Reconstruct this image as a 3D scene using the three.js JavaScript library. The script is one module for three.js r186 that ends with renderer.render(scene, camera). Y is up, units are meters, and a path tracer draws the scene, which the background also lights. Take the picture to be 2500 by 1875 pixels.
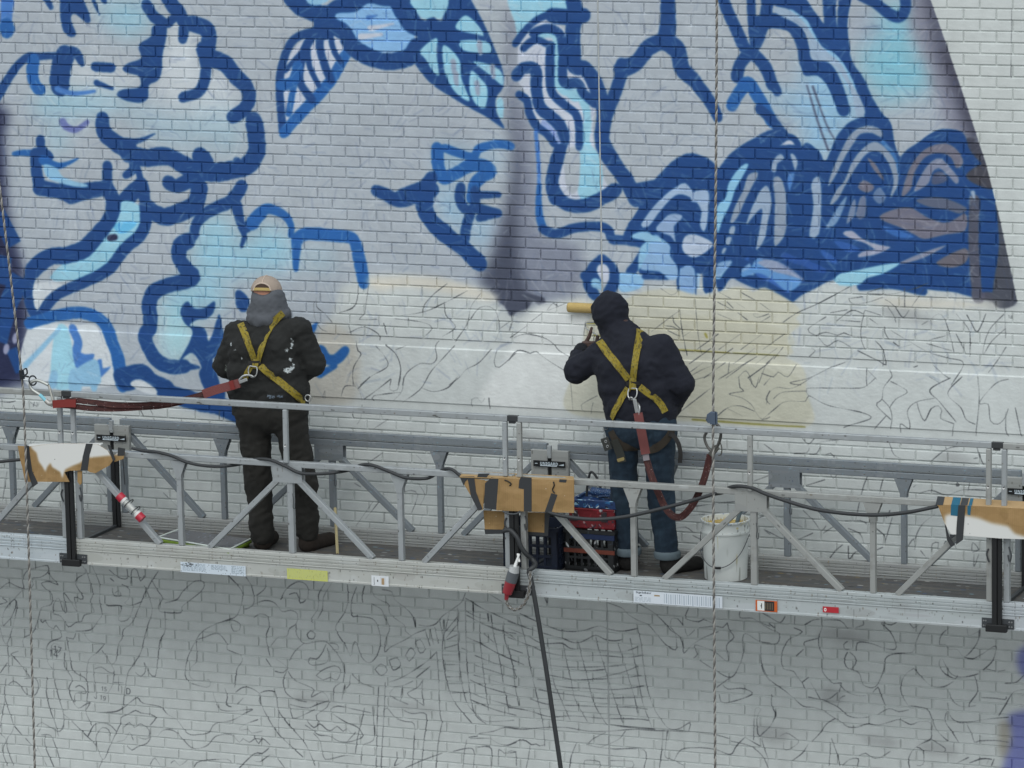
import * as THREE from 'three';
import { mergeGeometries, toCreasedNormals } from 'three/addons/utils/BufferGeometryUtils.js';
import { RoundedBoxGeometry } from 'three/addons/geometries/RoundedBoxGeometry.js';
import { ImprovedNoise } from 'three/addons/math/ImprovedNoise.js';

// ---------------------------------------------------------------- camera, sky, light, exposure
const scene = new THREE.Scene();
const R2D = Math.PI / 180;
const CAM = new THREE.Vector3(13.68575, 4.71556, 25.49545);
const F_PX = 10783.29;                                   // focal length in pixels of the 2500 x 1875 photograph
const camera = new THREE.PerspectiveCamera(2 * Math.atan(937.5 / F_PX) / R2D, 4 / 3, 0.5, 400);
const FW = new THREE.Vector3(), RT = new THREE.Vector3(), UP = new THREE.Vector3();
{
  const yaw = 21.88154 * R2D, pit = 10.26931 * R2D, rol = -1.10857 * R2D;
  FW.set(-Math.sin(yaw) * Math.cos(pit), -Math.sin(pit), -Math.cos(yaw) * Math.cos(pit));
  const r = FW.clone().cross(new THREE.Vector3(0, 1, 0)).normalize(), u = r.clone().cross(FW);
  RT.copy(r).multiplyScalar(Math.cos(rol)).addScaledVector(u, Math.sin(rol));
  UP.copy(r).multiplyScalar(-Math.sin(rol)).addScaledVector(u, Math.cos(rol));
  camera.position.copy(CAM);
  camera.quaternion.setFromRotationMatrix(new THREE.Matrix4().makeBasis(RT, UP, FW.clone().negate()));
}
scene.add(camera);
{ // an even overcast sky, brighter overhead
  const w = 64, h = 32, d = new Float32Array(w * h * 4);
  for (let j = 0; j < h; j++) for (let i = 0; i < w; i++) {
    const el = ((j + 0.5) / h - 0.5) * Math.PI, s = Math.max(0, Math.sin(el)), L = 0.7 + 0.3 * s, k = (j * w + i) * 4;
    d[k] = 0.93 * L; d[k + 1] = 0.99 * L; d[k + 2] = 1.03 * L; d[k + 3] = 1;
    if (el < 0) { d[k] = 0.28; d[k + 1] = 0.29; d[k + 2] = 0.29; }
  }
  const t = new THREE.DataTexture(d, w, h, THREE.RGBAFormat, THREE.FloatType);
  t.mapping = THREE.EquirectangularReflectionMapping; t.magFilter = THREE.LinearFilter; t.needsUpdate = true;
  scene.background = t; scene.environment = t;
}
const sun = new THREE.DirectionalLight(new THREE.Color(1, 0.98, 0.95), 0.5);   // the brightest part of the cloud, high over the street
sun.position.set(7, 13, 13); sun.target.position.set(3.4, -0.5, 0);
sun.castShadow = true; sun.shadow.radius = 34; sun.shadow.mapSize.set(2048, 2048);
Object.assign(sun.shadow.camera, { left: -9, right: 9, top: 9, bottom: -9, near: 1, far: 60 });
scene.add(sun, sun.target);
const renderer = new THREE.WebGLRenderer({ antialias: true });
renderer.shadowMap.enabled = true;
renderer.toneMapping = THREE.LinearToneMapping;
renderer.toneMappingExposure = 1.34;

// ---------------------------------------------------------------- helpers
const V = (x, y, z) => new THREE.Vector3(x, y, z);
let seed = 7;
const rnd = () => { seed = (seed * 1664525 + 1013904223) >>> 0; return seed / 4294967296; };
const rr = (a, b) => a + (b - a) * rnd();
const perlin = new ImprovedNoise();
const noise = (x, y, z = 0) => perlin.noise(x, y, z);
// a photograph pixel as a point on the plane z = const (the wall is z = 0)
function P(px, py, z = 0) {
  const d = FW.clone().multiplyScalar(F_PX).addScaledVector(RT, px - 1250).addScaledVector(UP, 937.5 - py);
  return CAM.clone().addScaledVector(d, (z - CAM.z) / d.z);
}
function PY(px, py, y) {                                  // ... or on the level y = const
  const d = FW.clone().multiplyScalar(F_PX).addScaledVector(RT, px - 1250).addScaledVector(UP, 937.5 - py);
  return CAM.clone().addScaledVector(d, (y - CAM.y) / d.y);
}
// tone seen in the photograph -> base colour (white primer, 0.62, shows as about 183)
const lin = (c) => { c /= 255; return c <= 0.04045 ? c / 12.92 : ((c + 0.055) / 1.055) ** 2.4; };
const ALB = (r, g, b, k = 1.31) => new THREE.Color().setRGB(Math.min(0.88, lin(r) * k), Math.min(0.88, lin(g) * k), Math.min(0.88, lin(b) * k));
const css = (r, g, b, a = 1, k = 1.31) => { const c = ALB(r, g, b, k).convertLinearToSRGB(); return `rgba(${Math.round(c.r * 255)},${Math.round(c.g * 255)},${Math.round(c.b * 255)},${a})`; };
const mat = (c, roughness = 0.6, metalness = 0, more = {}) => new THREE.MeshStandardMaterial({ color: c, roughness, metalness, ...more });
const used = {};
const numbered = (n) => { used[n] = (used[n] ?? -1) + 1; return used[n] ? `${n}_${String(used[n]).padStart(3, '0')}` : n; };
const shade = (m) => { m.castShadow = true; m.receiveShadow = true; return m; };
function thing(name, label, category, group) {
  const o = new THREE.Group(); o.name = numbered(name); o.userData = { label, category }; if (group) o.userData.group = group;
  scene.add(o); return o;
}
function part(name, geo, m, parent, label) {
  const o = shade(new THREE.Mesh(Array.isArray(geo) ? mergeGeometries(geo.map(plainGeo)) : geo, m)); o.name = name;
  if (label) o.userData.label = label; parent.add(o); return o;
}
function plainGeo(g) {                                    // same attributes everywhere, so that pieces merge
  g = g.index ? g.toNonIndexed() : g.clone();
  for (const k of Object.keys(g.attributes)) if (!['position', 'normal', 'uv'].includes(k)) g.deleteAttribute(k);
  if (!g.attributes.uv) g.setAttribute('uv', new THREE.BufferAttribute(new Float32Array(g.attributes.position.count * 2), 2));
  return g;
}
function box(x0, x1, y0, y1, z0, z1, r = 0) {
  const g = r ? new RoundedBoxGeometry(x1 - x0, y1 - y0, z1 - z0, 2, r) : new THREE.BoxGeometry(x1 - x0, y1 - y0, z1 - z0);
  g.translate((x0 + x1) / 2, (y0 + y1) / 2, (z0 + z1) / 2); return boxUV(g);
}
function boxUV(g) {                                       // uv in metres, by the way a face points
  if (g.index) g = g.toNonIndexed();
  const p = g.attributes.position, n = g.attributes.normal, uv = new Float32Array(p.count * 2);
  for (let i = 0; i < p.count; i++) {
    const ax = Math.abs(n.getX(i)), ay = Math.abs(n.getY(i)), az = Math.abs(n.getZ(i)), x = p.getX(i), y = p.getY(i), z = p.getZ(i);
    if (az >= ax && az >= ay) { uv[2 * i] = x; uv[2 * i + 1] = y; } else if (ay >= ax) { uv[2 * i] = x; uv[2 * i + 1] = z; } else { uv[2 * i] = z; uv[2 * i + 1] = y; }
  }
  g.setAttribute('uv', new THREE.BufferAttribute(uv, 2)); return g;
}
// a square bar from a to b: w across (in the plane of the wall), d deep
function bar(a, b, w, d, r = 0.004) {
  const L = a.distanceTo(b), g = new RoundedBoxGeometry(w, L, d, 2, Math.min(r, w / 3, d / 3));
  const y = b.clone().sub(a).normalize(), z = Math.abs(y.z) > 0.9 ? V(1, 0, 0) : V(0, 0, 1), x = y.clone().cross(z).normalize(); z.copy(x).cross(y);
  const gg = boxUV(g); gg.applyMatrix4(new THREE.Matrix4().makeBasis(x, y, z).setPosition(a.clone().add(b).multiplyScalar(0.5))); return gg;
}
const curve = (pts, t = 0.5) => new THREE.CatmullRomCurve3(pts, false, 'centripetal', t);
function tube(pts, r, seg = 60, sides = 8) { return new THREE.TubeGeometry(pts.length > 2 ? curve(pts) : new THREE.LineCurve3(pts[0], pts[1]), seg, r, sides); }
function cyl(a, b, r0, r1 = r0, n = 20, open = false) {
  const g = new THREE.CylinderGeometry(r1, r0, a.distanceTo(b), n, 1, open);
  g.applyQuaternion(new THREE.Quaternion().setFromUnitVectors(V(0, 1, 0), b.clone().sub(a).normalize())); const c = a.clone().add(b).multiplyScalar(0.5); g.translate(c.x, c.y, c.z); return g;
}
function sheet(poly, z, t, bev = 0) {                     // a flat cut-out [[x, y] ...] of thickness t standing at z
  const s = new THREE.Shape(poly.map(([x, y]) => new THREE.Vector2(x, y)));
  const g = new THREE.ExtrudeGeometry(s, { depth: t, bevelEnabled: bev > 0, bevelSize: bev, bevelThickness: bev, bevelSegments: 1 }); g.translate(0, 0, z); return g;
}
function canvas(w, h) { const c = document.createElement('canvas'); c.width = w; c.height = h; return [c, c.getContext('2d')]; }
function tex(c, srgb = true, rep = 0) {
  const t = new THREE.CanvasTexture(c); if (srgb) t.colorSpace = THREE.SRGBColorSpace;
  if (rep) { t.wrapS = t.wrapT = THREE.RepeatWrapping; t.repeat.set(rep, rep); } return t;
}
function noiseCanvas(n, f, lo, hi, oct = 3, sd = 0) {     // grey tileable-enough noise
  const [c, g] = canvas(n, n), im = g.createImageData(n, n);
  for (let y = 0; y < n; y++) for (let x = 0; x < n; x++) {
    let v = 0, a = 0.5; for (let o = 0; o < oct; o++) {
      const q = f << o, u = x / n * q, w = y / n * q, fx = x / n, fy = y / n;
      const s = (i, j) => noise(u - i * q + 0.37, w - j * q + 0.11, sd + o * 7.3);
      v += a * ((s(0, 0) * (1 - fx) + s(1, 0) * fx) * (1 - fy) + (s(0, 1) * (1 - fx) + s(1, 1) * fx) * fy); a *= 0.55;
    }
    const q = Math.max(0, Math.min(255, lo + (hi - lo) * (v * 1.1 + 0.5))), k = (y * n + x) * 4; im.data[k] = im.data[k + 1] = im.data[k + 2] = q; im.data[k + 3] = 255;
  }
  g.putImageData(im, 0, 0); return c;
}
// ---------------------------------------------------------------- the paint on the wall (flat paint and pencil, laid out on the wall's own metres)
const MX0 = -1.25, MX1 = 7.55, MY0 = -3.35, MY1 = 2.75, MRES = 2048 / (MX1 - MX0);
const [muralCanvas, mg] = canvas(2048, Math.round((MY1 - MY0) * MRES));
const MW = muralCanvas.width, MH = muralCanvas.height;
{
  const toC = (px, py) => { const w = P(px, py, 0); return [(w.x - MX0) * MRES, (MY1 - w.y) * MRES]; };
  const tile = (ox, oy, s = 3.456) => ({ ox, oy, s });
  const T1 = tile(0, 0), T2 = tile(620, 0), T3 = tile(1240, 0), T4 = tile(1860, 0), T5 = tile(0, 460), T6 = tile(620, 460), T7 = tile(1240, 460), T8 = tile(1860, 460);
  const U1 = tile(0, 920), U2 = tile(620, 920), U3 = tile(1240, 920), U4 = tile(1860, 920);
  const B1 = tile(0, 1380, 3.352), B2 = tile(620, 1380, 3.352), B3 = tile(1240, 1380, 3.352), B4 = tile(1860, 1380, 3.352), PX = tile(0, 0, 1);
  const conv = (t, a) => { const o = []; for (let i = 0; i < a.length; i += 2) o.push(toC(t.ox + a[i] / t.s, t.oy + a[i + 1] / t.s)); return o; };
  const smooth = (p, closed, step = 5) => {
    const o = [], n = p.length, at = (i) => closed ? p[(i + n) % n] : p[Math.max(0, Math.min(n - 1, i))];
    if (n < 3 && !closed) { const L = Math.hypot(p[1][0] - p[0][0], p[1][1] - p[0][1]), k = Math.max(2, L / step | 0); for (let i = 0; i <= k; i++) o.push([p[0][0] + (p[1][0] - p[0][0]) * i / k, p[0][1] + (p[1][1] - p[0][1]) * i / k]); return o; }
    for (let i = 0; i < (closed ? n : n - 1); i++) {
      const a = at(i - 1), b = at(i), c = at(i + 1), d = at(i + 2), L = Math.hypot(c[0] - b[0], c[1] - b[1]), k = Math.max(2, L / step | 0);
      for (let j = 0; j < k; j++) { const t = j / k, q = (m) => 0.5 * (2 * b[m] + (c[m] - a[m]) * t + (2 * a[m] - 5 * b[m] + 4 * c[m] - d[m]) * t * t + (3 * b[m] - a[m] - 3 * c[m] + d[m]) * t * t * t); o.push([q(0), q(1)]); }
    }
    if (!closed) o.push(p[n - 1]); return o;
  };
  const PXC = 0.00272 * MRES;                             // canvas pixels in one photograph pixel
  let g = mg;
  const F = (t, col, pts, sm = true) => { const p = sm ? smooth(conv(t, pts), true) : conv(t, pts); g.fillStyle = col; g.beginPath(); p.forEach(([x, y], i) => i ? g.lineTo(x, y) : g.moveTo(x, y)); g.closePath(); g.fill(); };
  let sn = 0;
  const S = (t, col, w, pts, w1 = w) => {                 // a brush stroke, its width a little uneven
    const p = smooth(conv(t, pts), false, 3), wk = t.s > 2 ? 1.22 : 1, W = w * wk / t.s * PXC, W1 = w1 * wk / t.s * PXC; sn += 3.17; g.strokeStyle = col; g.fillStyle = col; g.lineCap = 'butt';
    const side = [[], []], L = p.length - 1;
    p.forEach(([x, y], i) => {
      const a = p[Math.max(0, i - 1)], b = p[Math.min(L, i + 1)], l = Math.hypot(b[0] - a[0], b[1] - a[1]) || 1, nx = -(b[1] - a[1]) / l, ny = (b[0] - a[0]) / l;
      const h = (W + (W1 - W) * i / L) / 2, j = 1 + 0.16 * noise(i * 0.11, sn) + 0.08 * noise(i * 0.5, sn + 9), k = 1 + 0.16 * noise(i * 0.11, sn + 4) + 0.08 * noise(i * 0.5, sn + 5);
      side[0].push([x + nx * h * j, y + ny * h * j]); side[1].push([x - nx * h * k, y - ny * h * k]);
    });
    g.beginPath(); side[0].forEach(([x, y], i) => i ? g.lineTo(x, y) : g.moveTo(x, y)); side[1].reverse().forEach(([x, y]) => g.lineTo(x, y)); g.closePath(); g.fill();
    g.beginPath(); g.arc(p[0][0], p[0][1], W * 0.47, 0, 7); g.fill(); g.beginPath(); g.arc(p[L][0], p[L][1], W1 * 0.47, 0, 7); g.fill();
  };
  const layer = (blur, draw) => { const [c, q] = canvas(MW, MH); g = q; draw(); g = mg; mg.filter = blur ? `blur(${blur}px)` : 'none'; mg.drawImage(c, 0, 0); mg.filter = 'none'; };
  const D = css(17, 63, 120), DM = css(30, 90, 156), M = css(66, 116, 182), L = css(134, 178, 206), CY = css(142, 190, 208), W = css(184, 190, 202), WW = css(196, 201, 205), LAV = css(162, 169, 176), GR = css(64, 69, 86), GV = css(122, 127, 142), NV = css(28, 34, 66);
  // primer over everything
  g.fillStyle = css(184, 189, 187); g.fillRect(0, 0, MW, MH);
  // ground colour of the picture
  layer(5, () => {
    F(PX, LAV, [-600, -500, 2090, -500, 2200, -200, 2270, 0, 2310, 110, 2360, 260, 2405, 400, 2440, 560, 2482, 735, 2380, 732, 2270, 695, 2200, 705, 2100, 708, 2060, 690, 1990, 690, 1950, 740, 1880, 720, 1730, 690, 1560, 700, 1440, 735, 1380, 735, 1310, 745, 1250, 765, 1200, 722, 1100, 688, 1000, 672, 900, 672, 830, 700, 815, 760, 770, 825, 765, 880, 730, 930, 700, 985, 600, 1040, 400, 985, 270, 965, 120, 955, 0, 945, -600, 930], false);
    F(PX, css(178, 176, 168), [765, 830, 800, 790, 860, 820, 880, 900, 850, 985, 700, 985, 730, 930]);
  });
  // washes with soft edges
  layer(16, () => {
    for (const [x, y, w, h, c] of [[1000, 330, 420, 150, GV], [930, 300, 260, 90, LAV], [760, 560, 300, 90, LAV], [1130, 640, 180, 60, css(120, 128, 150)]]) { const [a, b] = toC(x, y); g.globalAlpha = 0.13; g.fillStyle = c; g.beginPath(); g.ellipse(a, b, w * PXC / 2, h * PXC / 2, -0.1, 0, 7); g.fill(); }
    g.globalAlpha = 0.8;
    F(T1, CY, [820, 50, 1000, 20, 1260, 30, 1250, 230, 1080, 300, 900, 200]); F(T1, CY, [420, 780, 800, 800, 1150, 860, 900, 930, 500, 960, 260, 960]); F(T1, CY, [430, 1100, 560, 1080, 520, 1240, 480, 1300, 420, 1200]);
    F(T1, WW, [1420, 230, 1640, 250, 1680, 600, 1900, 640, 2010, 860, 1900, 980, 1500, 930, 1300, 760, 1380, 500]); F(T1, WW, [600, 560, 1100, 600, 1150, 720, 600, 730]);
    g.globalAlpha = 0.3; F(T1, CY, [1100, 900, 1500, 950, 1950, 900, 2050, 1180, 1600, 1250, 1200, 1130]); F(T1, CY, [1870, 1180, 2000, 1170, 1990, 1300, 1850, 1290]); g.globalAlpha = 0.85;
    F(T5, CY, [1690, 260, 1930, 240, 1990, 430, 2040, 520, 2212, 420, 2212, 620, 2000, 740, 1660, 700, 1620, 560, 1660, 400]); F(T5, CY, [1660, 740, 1900, 830, 1840, 1010, 1400, 1060, 1400, 880]); F(T5, css(160, 205, 220), [1380, 1060, 1560, 1050, 1640, 1300, 1500, 1470, 1380, 1420]);
    F(T6, CY, [0, 360, 200, 330, 300, 420, 330, 640, 180, 690, 0, 660]); g.globalAlpha = 0.4; F(T6, CY, [430, 540, 660, 520, 690, 640, 440, 680]); g.globalAlpha = 0.85;
    F(T2, L, [1580, 1270, 1840, 1330, 1830, 1400, 1640, 1480, 1580, 1430]); F(T2, L, [1880, 1310, 2040, 1290, 2050, 1390, 1930, 1390]);
    F(T6, L, [1540, 30, 1690, 20, 1780, 200, 1760, 340, 1620, 260]); F(T6, L, [1880, 290, 2040, 300, 1960, 460, 1820, 460]);
    F(T4, css(120, 182, 200), [880, 350, 1010, 60, 1330, 20, 1330, 140, 1270, 250, 1290, 450, 1420, 560, 1430, 740, 1150, 830, 1000, 900, 960, 760, 820, 560]); F(T4, css(150, 158, 172), [760, 60, 1000, 160, 1000, 330, 760, 380]);
    F(T4, L, [350, 500, 600, 560, 880, 960, 700, 1100, 560, 1340, 340, 1260, 330, 1000, 0, 860, 0, 760, 340, 780]);
  });
  layer(9, () => {                                        // grey-violet painted shadows
    F(T4, css(128, 130, 144), [1230, 180, 1280, -90, 1500, -90, 1700, 640, 1880, 1200, 1640, 1190, 1500, 940, 1400, 560, 1300, 330]);
    F(T4, css(74, 76, 94), [1370, -90, 1500, -90, 1560, 270, 1700, 640, 1800, 920, 1900, 1200, 1770, 1190, 1660, 940, 1530, 560, 1470, 380, 1400, 130]);
    F(T4, css(52, 52, 68), [1500, 420, 1640, 480, 1800, 900, 1860, 1200, 1800, 1180, 1700, 900, 1580, 620]);
    F(PX, GV, [1240, 20, 1262, 60, 1262, 200, 1300, 330, 1312, 470, 1320, 570, 1410, 600, 1420, 700, 1330, 735, 1210, 720, 1200, 600, 1238, 470, 1250, 350, 1238, 180]);
    F(PX, GR, [1238, 230, 1252, 320, 1270, 400, 1262, 520, 1268, 640, 1290, 735, 1262, 762, 1238, 745, 1200, 712, 1168, 690, 1190, 650, 1228, 560, 1246, 470, 1252, 380, 1240, 300]);
    F(T8, css(70, 72, 86), [1950, 150, 2035, 260, 2110, 600, 2150, 930, 1840, 935, 1960, 860, 1985, 500]);
    F(PX, NV, [-200, 240, 4, 260, 8, 340, 14, 460, 20, 520, 36, 590, 52, 640, 62, 700, 68, 790, 62, 850, 54, 935, -200, 925]);
  });
  layer(1.1, () => {
    F(PX, GR, [1205, 700, 1330, 728, 1316, 745, 1300, 735, 1290, 752, 1262, 762, 1246, 772, 1232, 748, 1208, 730]);
    for (const [x, y, w, a] of [[14, 560, 34, -0.5], [30, 720, 40, 0.5], [10, 800, 30, 0.3], [40, 880, 24, -0.4], [8, 660, 28, 0.2]]) { const [p, q] = toC(x, y); g.fillStyle = D; g.save(); g.translate(p, q); g.rotate(a); g.fillRect(-w * 0.4, -w * 0.8, w * 0.8, w * 1.6); g.restore(); }
    for (const [x, y] of [[16, 852], [38, 826]]) { const [p, q] = toC(x, y); g.fillStyle = css(140, 142, 168); g.beginPath(); g.ellipse(p, q, 5, 9, 0.3, 0, 7); g.fill(); }
    // upper left blossoms
    S(T1, M, 95, [70, -300, 60, 0, 55, 100, 50, 200]); S(T1, DM, 110, [55, 215, 55, 260]); S(T1, D, 55, [360, -60, 430, 60], 40);
    F(T1, D, [505, -80, 505, 0, 510, 150, 540, 270, 600, 315, 642, 285, 600, 180, 605, 128, 640, 120, 700, 170, 735, 195, 765, 175, 740, 80, 690, -10, 600, -80]);
    S(T1, D, 30, [790, 10, 810, 60, 840, 130], 6); S(T1, D, 40, [860, -30, 880, 10]);
    S(T1, D, 82, [1235, 40, 1300, 140, 1380, 200]); S(T1, D, 115, [1400, -60, 1450, 40, 1520, 120, 1555, 220, 1540, 330], 70); S(T1, D, 60, [1420, 200, 1490, 130]);
    F(T1, D, [1290, 220, 1400, 215, 1400, 330, 1370, 470, 1365, 600, 1330, 680, 1255, 720, 1250, 820, 1200, 865, 1100, 860, 1000, 820, 990, 782, 1040, 755, 1160, 742, 1190, 705, 1165, 640, 1060, 610, 1035, 570, 1090, 530, 1190, 490, 1170, 380, 1270, 310]);
    S(T1, D, 115, [1620, 200, 1740, 250, 1760, 360, 1740, 480]); S(T1, D, 80, [1700, 400, 1735, 560, 1725, 680, 1670, 780, 1540, 825], 70);
    S(T1, D, 125, [1770, 490, 1890, 530, 1980, 640, 2080, 730, 2100, 830, 2060, 920, 1960, 990], 90);
    S(T1, D, 70, [-40, 840, 60, 680, 150, 550, 240, 480, 320, 478, 470, 470], 45); S(T1, DM, 88, [285, 500, 275, 620, 300, 720, 335, 755]);
    S(T1, D, 145, [505, 730, 510, 560, 550, 470], 150); S(T1, D, 95, [560, 450, 640, 450, 690, 540], 40);
    S(T1, M, 42, [480, 750, 620, 790, 800, 770], 20); S(T1, D, 66, [800, 562, 940, 572]); S(T1, D, 46, [815, 700, 950, 750], 20); S(T1, css(98, 108, 160), 60, [530, 1030, 560, 1070, 640, 1095, 740, 1030], 30);
    S(T1, D, 100, [865, 1000, 880, 1120, 990, 1220, 1120, 1300], 130); S(T1, D, 70, [1000, 1200, 1150, 1195, 1310, 1128], 6);
    S(T1, D, 125, [1080, 1300, 1250, 1335, 1400, 1315, 1560, 1400, 1640, 1445, 1760, 1460, 1950, 1440, 2080, 1400, 2165, 1280, 2160, 1120, 2140, 1020]);
    S(T1, D, 130, [1690, 1320, 1740, 1400]); S(T1, D, 100, [1420, 1540, 1500, 1570, 1650, 1490]); S(T1, D, 60, [2000, 1360, 2020, 1420]);
    S(T1, DM, 30, [115, 1300, 200, 1290, 310, 1300], 60); S(T1, D, 70, [340, 1180, 350, 1260, 420, 1320], 60); S(T1, D, 90, [300, 1300, 310, 1450, 345, 1590]); S(T1, D, 105, [330, 1590, 600, 1615, 890, 1590]); S(T1, D, 75, [905, 1400, 905, 1640]);
    S(T1, DM, 70, [360, 1350, 500, 1400, 655, 1340], 10); S(T1, D, 85, [1110, 1310, 1130, 1420, 1060, 1480], 50); S(T1, D, 50, [1150, 1400, 1190, 1540, 1200, 1680]); S(T1, D, 110, [1190, 1560, 1060, 1680]); S(T1, D, 60, [2035, 1570, 1950, 1660]); S(T1, D, 30, [1690, 1580, 1660, 1680], 60);
    F(T1, L, [370, 1390, 480, 1420, 540, 1500, 740, 1560, 700, 1580, 560, 1560, 400, 1500]);
    // lower left
    S(T5, D, 50, [320, 10, 450, 25, 600, 70], 110); S(T5, D, 90, [600, 70, 740, 45, 900, 10], 60);
    F(T5, CY, [1030, 110, 1180, 150, 1190, 280, 1130, 420, 1000, 550, 880, 680, 720, 760, 450, 780, 440, 720, 560, 620, 700, 560, 840, 440, 960, 280]); F(T5, WW, [240, 830, 430, 790, 560, 850, 350, 990, 310, 1060, 240, 960]);
    F(T5, css(96, 172, 210), [960, 300, 1150, 290, 1090, 360, 1000, 380]);
    S(T5, D, 105, [900, -20, 955, 100, 940, 230, 860, 350, 780, 440, 700, 520, 550, 565, 430, 580, 330, 640, 270, 700], 120); S(T5, D, 90, [270, 690, 240, 800, 235, 900, 260, 1010, 310, 1090], 60);
    S(T5, D, 90, [1205, -20, 1225, 150, 1230, 280, 1180, 400, 1080, 480, 1000, 580, 920, 680, 780, 760, 620, 830, 480, 900, 400, 980, 340, 1070], 70); S(T5, NV, 45, [925, 420, 970, 412]);
    S(T5, D, 120, [1240, 160, 1310, 210, 1400, 245, 1520, 200, 1640, 130, 1690, 0]); 
    S(T5, D, 90, [2040, -20, 1960, 100, 1840, 160, 1730, 220, 1655, 300, 1635, 400], 70); S(T5, D, 110, [1590, 440, 1520, 490, 1510, 590, 1580, 700, 1630, 745, 1530, 790, 1390, 830, 1290, 890, 1255, 980, 1270, 1080, 1260, 1180, 1225, 1240, 1255, 1340, 1330, 1450, 1430, 1505, 1560, 1500], 100);
    S(T5, D, 90, [1990, 140, 2030, 300, 2060, 400, 2035, 495], 20); S(T5, D, 70, [2070, 340, 2212, 215]);
    F(T5, D, [1590, 955, 1630, 1010, 1720, 1010, 1812, 952, 1800, 1050, 1740, 1100, 1660, 1110, 1600, 1160, 1720, 1180, 1762, 1290, 1800, 1200, 1850, 1060, 1870, 1170, 1890, 1250, 1870, 1400, 1795, 1440, 1830, 1560, 1850, 1670, 1720, 1670, 1700, 1500, 1630, 1390, 1560, 1420, 1500, 1480, 1600, 1300, 1620, 1200, 1560, 1140, 1520, 1050, 1545, 980]);
    F(T5, D, [1985, 880, 2030, 862, 2100, 940, 2070, 1045, 2000, 1010]); S(T5, D, 70, [1560, 1500, 1680, 1510], 20);
    F(T5, WW, [230, 1200, 420, 1140, 640, 1150, 800, 1160, 900, 1280, 960, 1500, 1000, 1660, 230, 1660]); F(T5, css(150, 198, 216), [470, 1190, 570, 1180, 620, 1400, 640, 1660, 440, 1660]); S(T5, L, 40, [210, 1500, 500, 1190], 30);
    S(T5, M, 60, [610, 1180, 660, 1290, 650, 1380, 680, 1500], 70); F(T5, M, [640, 1380, 720, 1400, 800, 1400, 760, 1480, 680, 1550]); F(T5, M, [810, 1470, 860, 1440, 870, 1520, 940, 1500, 880, 1570, 830, 1600]); F(T5, L, [600, 1560, 800, 1440, 850, 1560, 830, 1660, 600, 1660]);
    S(T5, DM, 80, [240, 1140, 450, 1080, 680, 1050, 820, 1090, 900, 1180, 960, 1320, 1000, 1450, 1030, 1670], 95); S(T5, D, 100, [1030, 1570, 1200, 1545, 1290, 1620, 1420, 1680]);
    S(U1, D, 100, [1010, -10, 1060, 60, 1180, 20]); S(U1, D, 110, [1230, 0, 1310, 70, 1420, 130, 1620, 200, 1820, 240, 2030, 320], 130); S(U1, D, 110, [1740, -20, 1780, 80, 1840, 150]); S(U1, L, 60, [460, -20, 440, 70]); S(U1, L, 100, [640, -20, 630, 100]); S(U1, L, 50, [800, -10, 790, 100]);
    F(U1, WW, [1100, 60, 1180, 20, 1300, 90, 1320, 150, 1200, 130]);
    // centre: flower and leaves
    F(T2, W, [540, 260, 720, 280, 760, 430, 640, 680, 480, 850, 260, 1050, 230, 900, 250, 600, 330, 420, 430, 330]);
    S(T2, D, 55, [560, 260, 380, 305, 290, 400, 235, 560, 215, 720, 225, 900, 245, 1130], 60); S(T2, DM, 75, [250, 1120, 400, 950, 520, 830, 640, 690, 730, 540, 800, 420]);
    S(T2, D, 60, [510, 260, 430, 420, 385, 600, 400, 720, 490, 840]); S(T2, D, 58, [560, 260, 555, 400, 600, 560, 650, 680]); S(T2, D, 40, [455, 420, 470, 560, 545, 720]); S(T2, D, 40, [640, 270, 670, 420, 730, 520]); S(T2, D, 34, [420, 420, 260, 600]); S(T2, DM, 80, [370, 560, 330, 690, 230, 720]); S(T2, DM, 46, [340, 720, 290, 960]);
    S(T2, D, 120, [250, -120, 330, 0, 450, 90, 620, 130, 720, 70, 880, 40, 960, 0, 1150, -20]); F(T2, L, [430, -90, 440, 0, 480, 40, 560, 40, 640, -10, 600, -90]);
    S(T2, D, 90, [620, 130, 600, 230], 180);
    F(T2, css(128, 172, 212), [690, 120, 860, 100, 960, 30, 1080, 50, 1180, 70, 1250, 200, 1340, 280, 1350, 330, 1270, 420, 1110, 440, 960, 420, 840, 350, 830, 270, 730, 230]); S(T2, W, 40, [980, 240, 1180, 200], 10); S(T2, W, 44, [900, 310, 1080, 290], 20); S(T2, M, 30, [960, 150, 1040, 130], 8);
    S(T2, D, 110, [600, 200, 760, 270, 830, 390, 950, 475, 1110, 515, 1270, 500, 1400, 410, 1480, 320, 1430, 250, 1320, 190, 1240, 60, 1180, -60], 120);
    F(T2, D, [1250, -90, 1320, 0, 1420, 180, 1460, 160, 1520, 145, 1580, 180, 1640, 0, 1700, -90, 1790, -60, 1830, 0, 1920, 160, 2010, 360, 2100, 600, 2100, 740, 2040, 830, 2050, 960, 2112, 1085, 1950, 980, 1800, 900, 1650, 810, 1500, 710, 1400, 600, 1340, 520, 1260, 480, 1330, 330, 1420, 280]);
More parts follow.
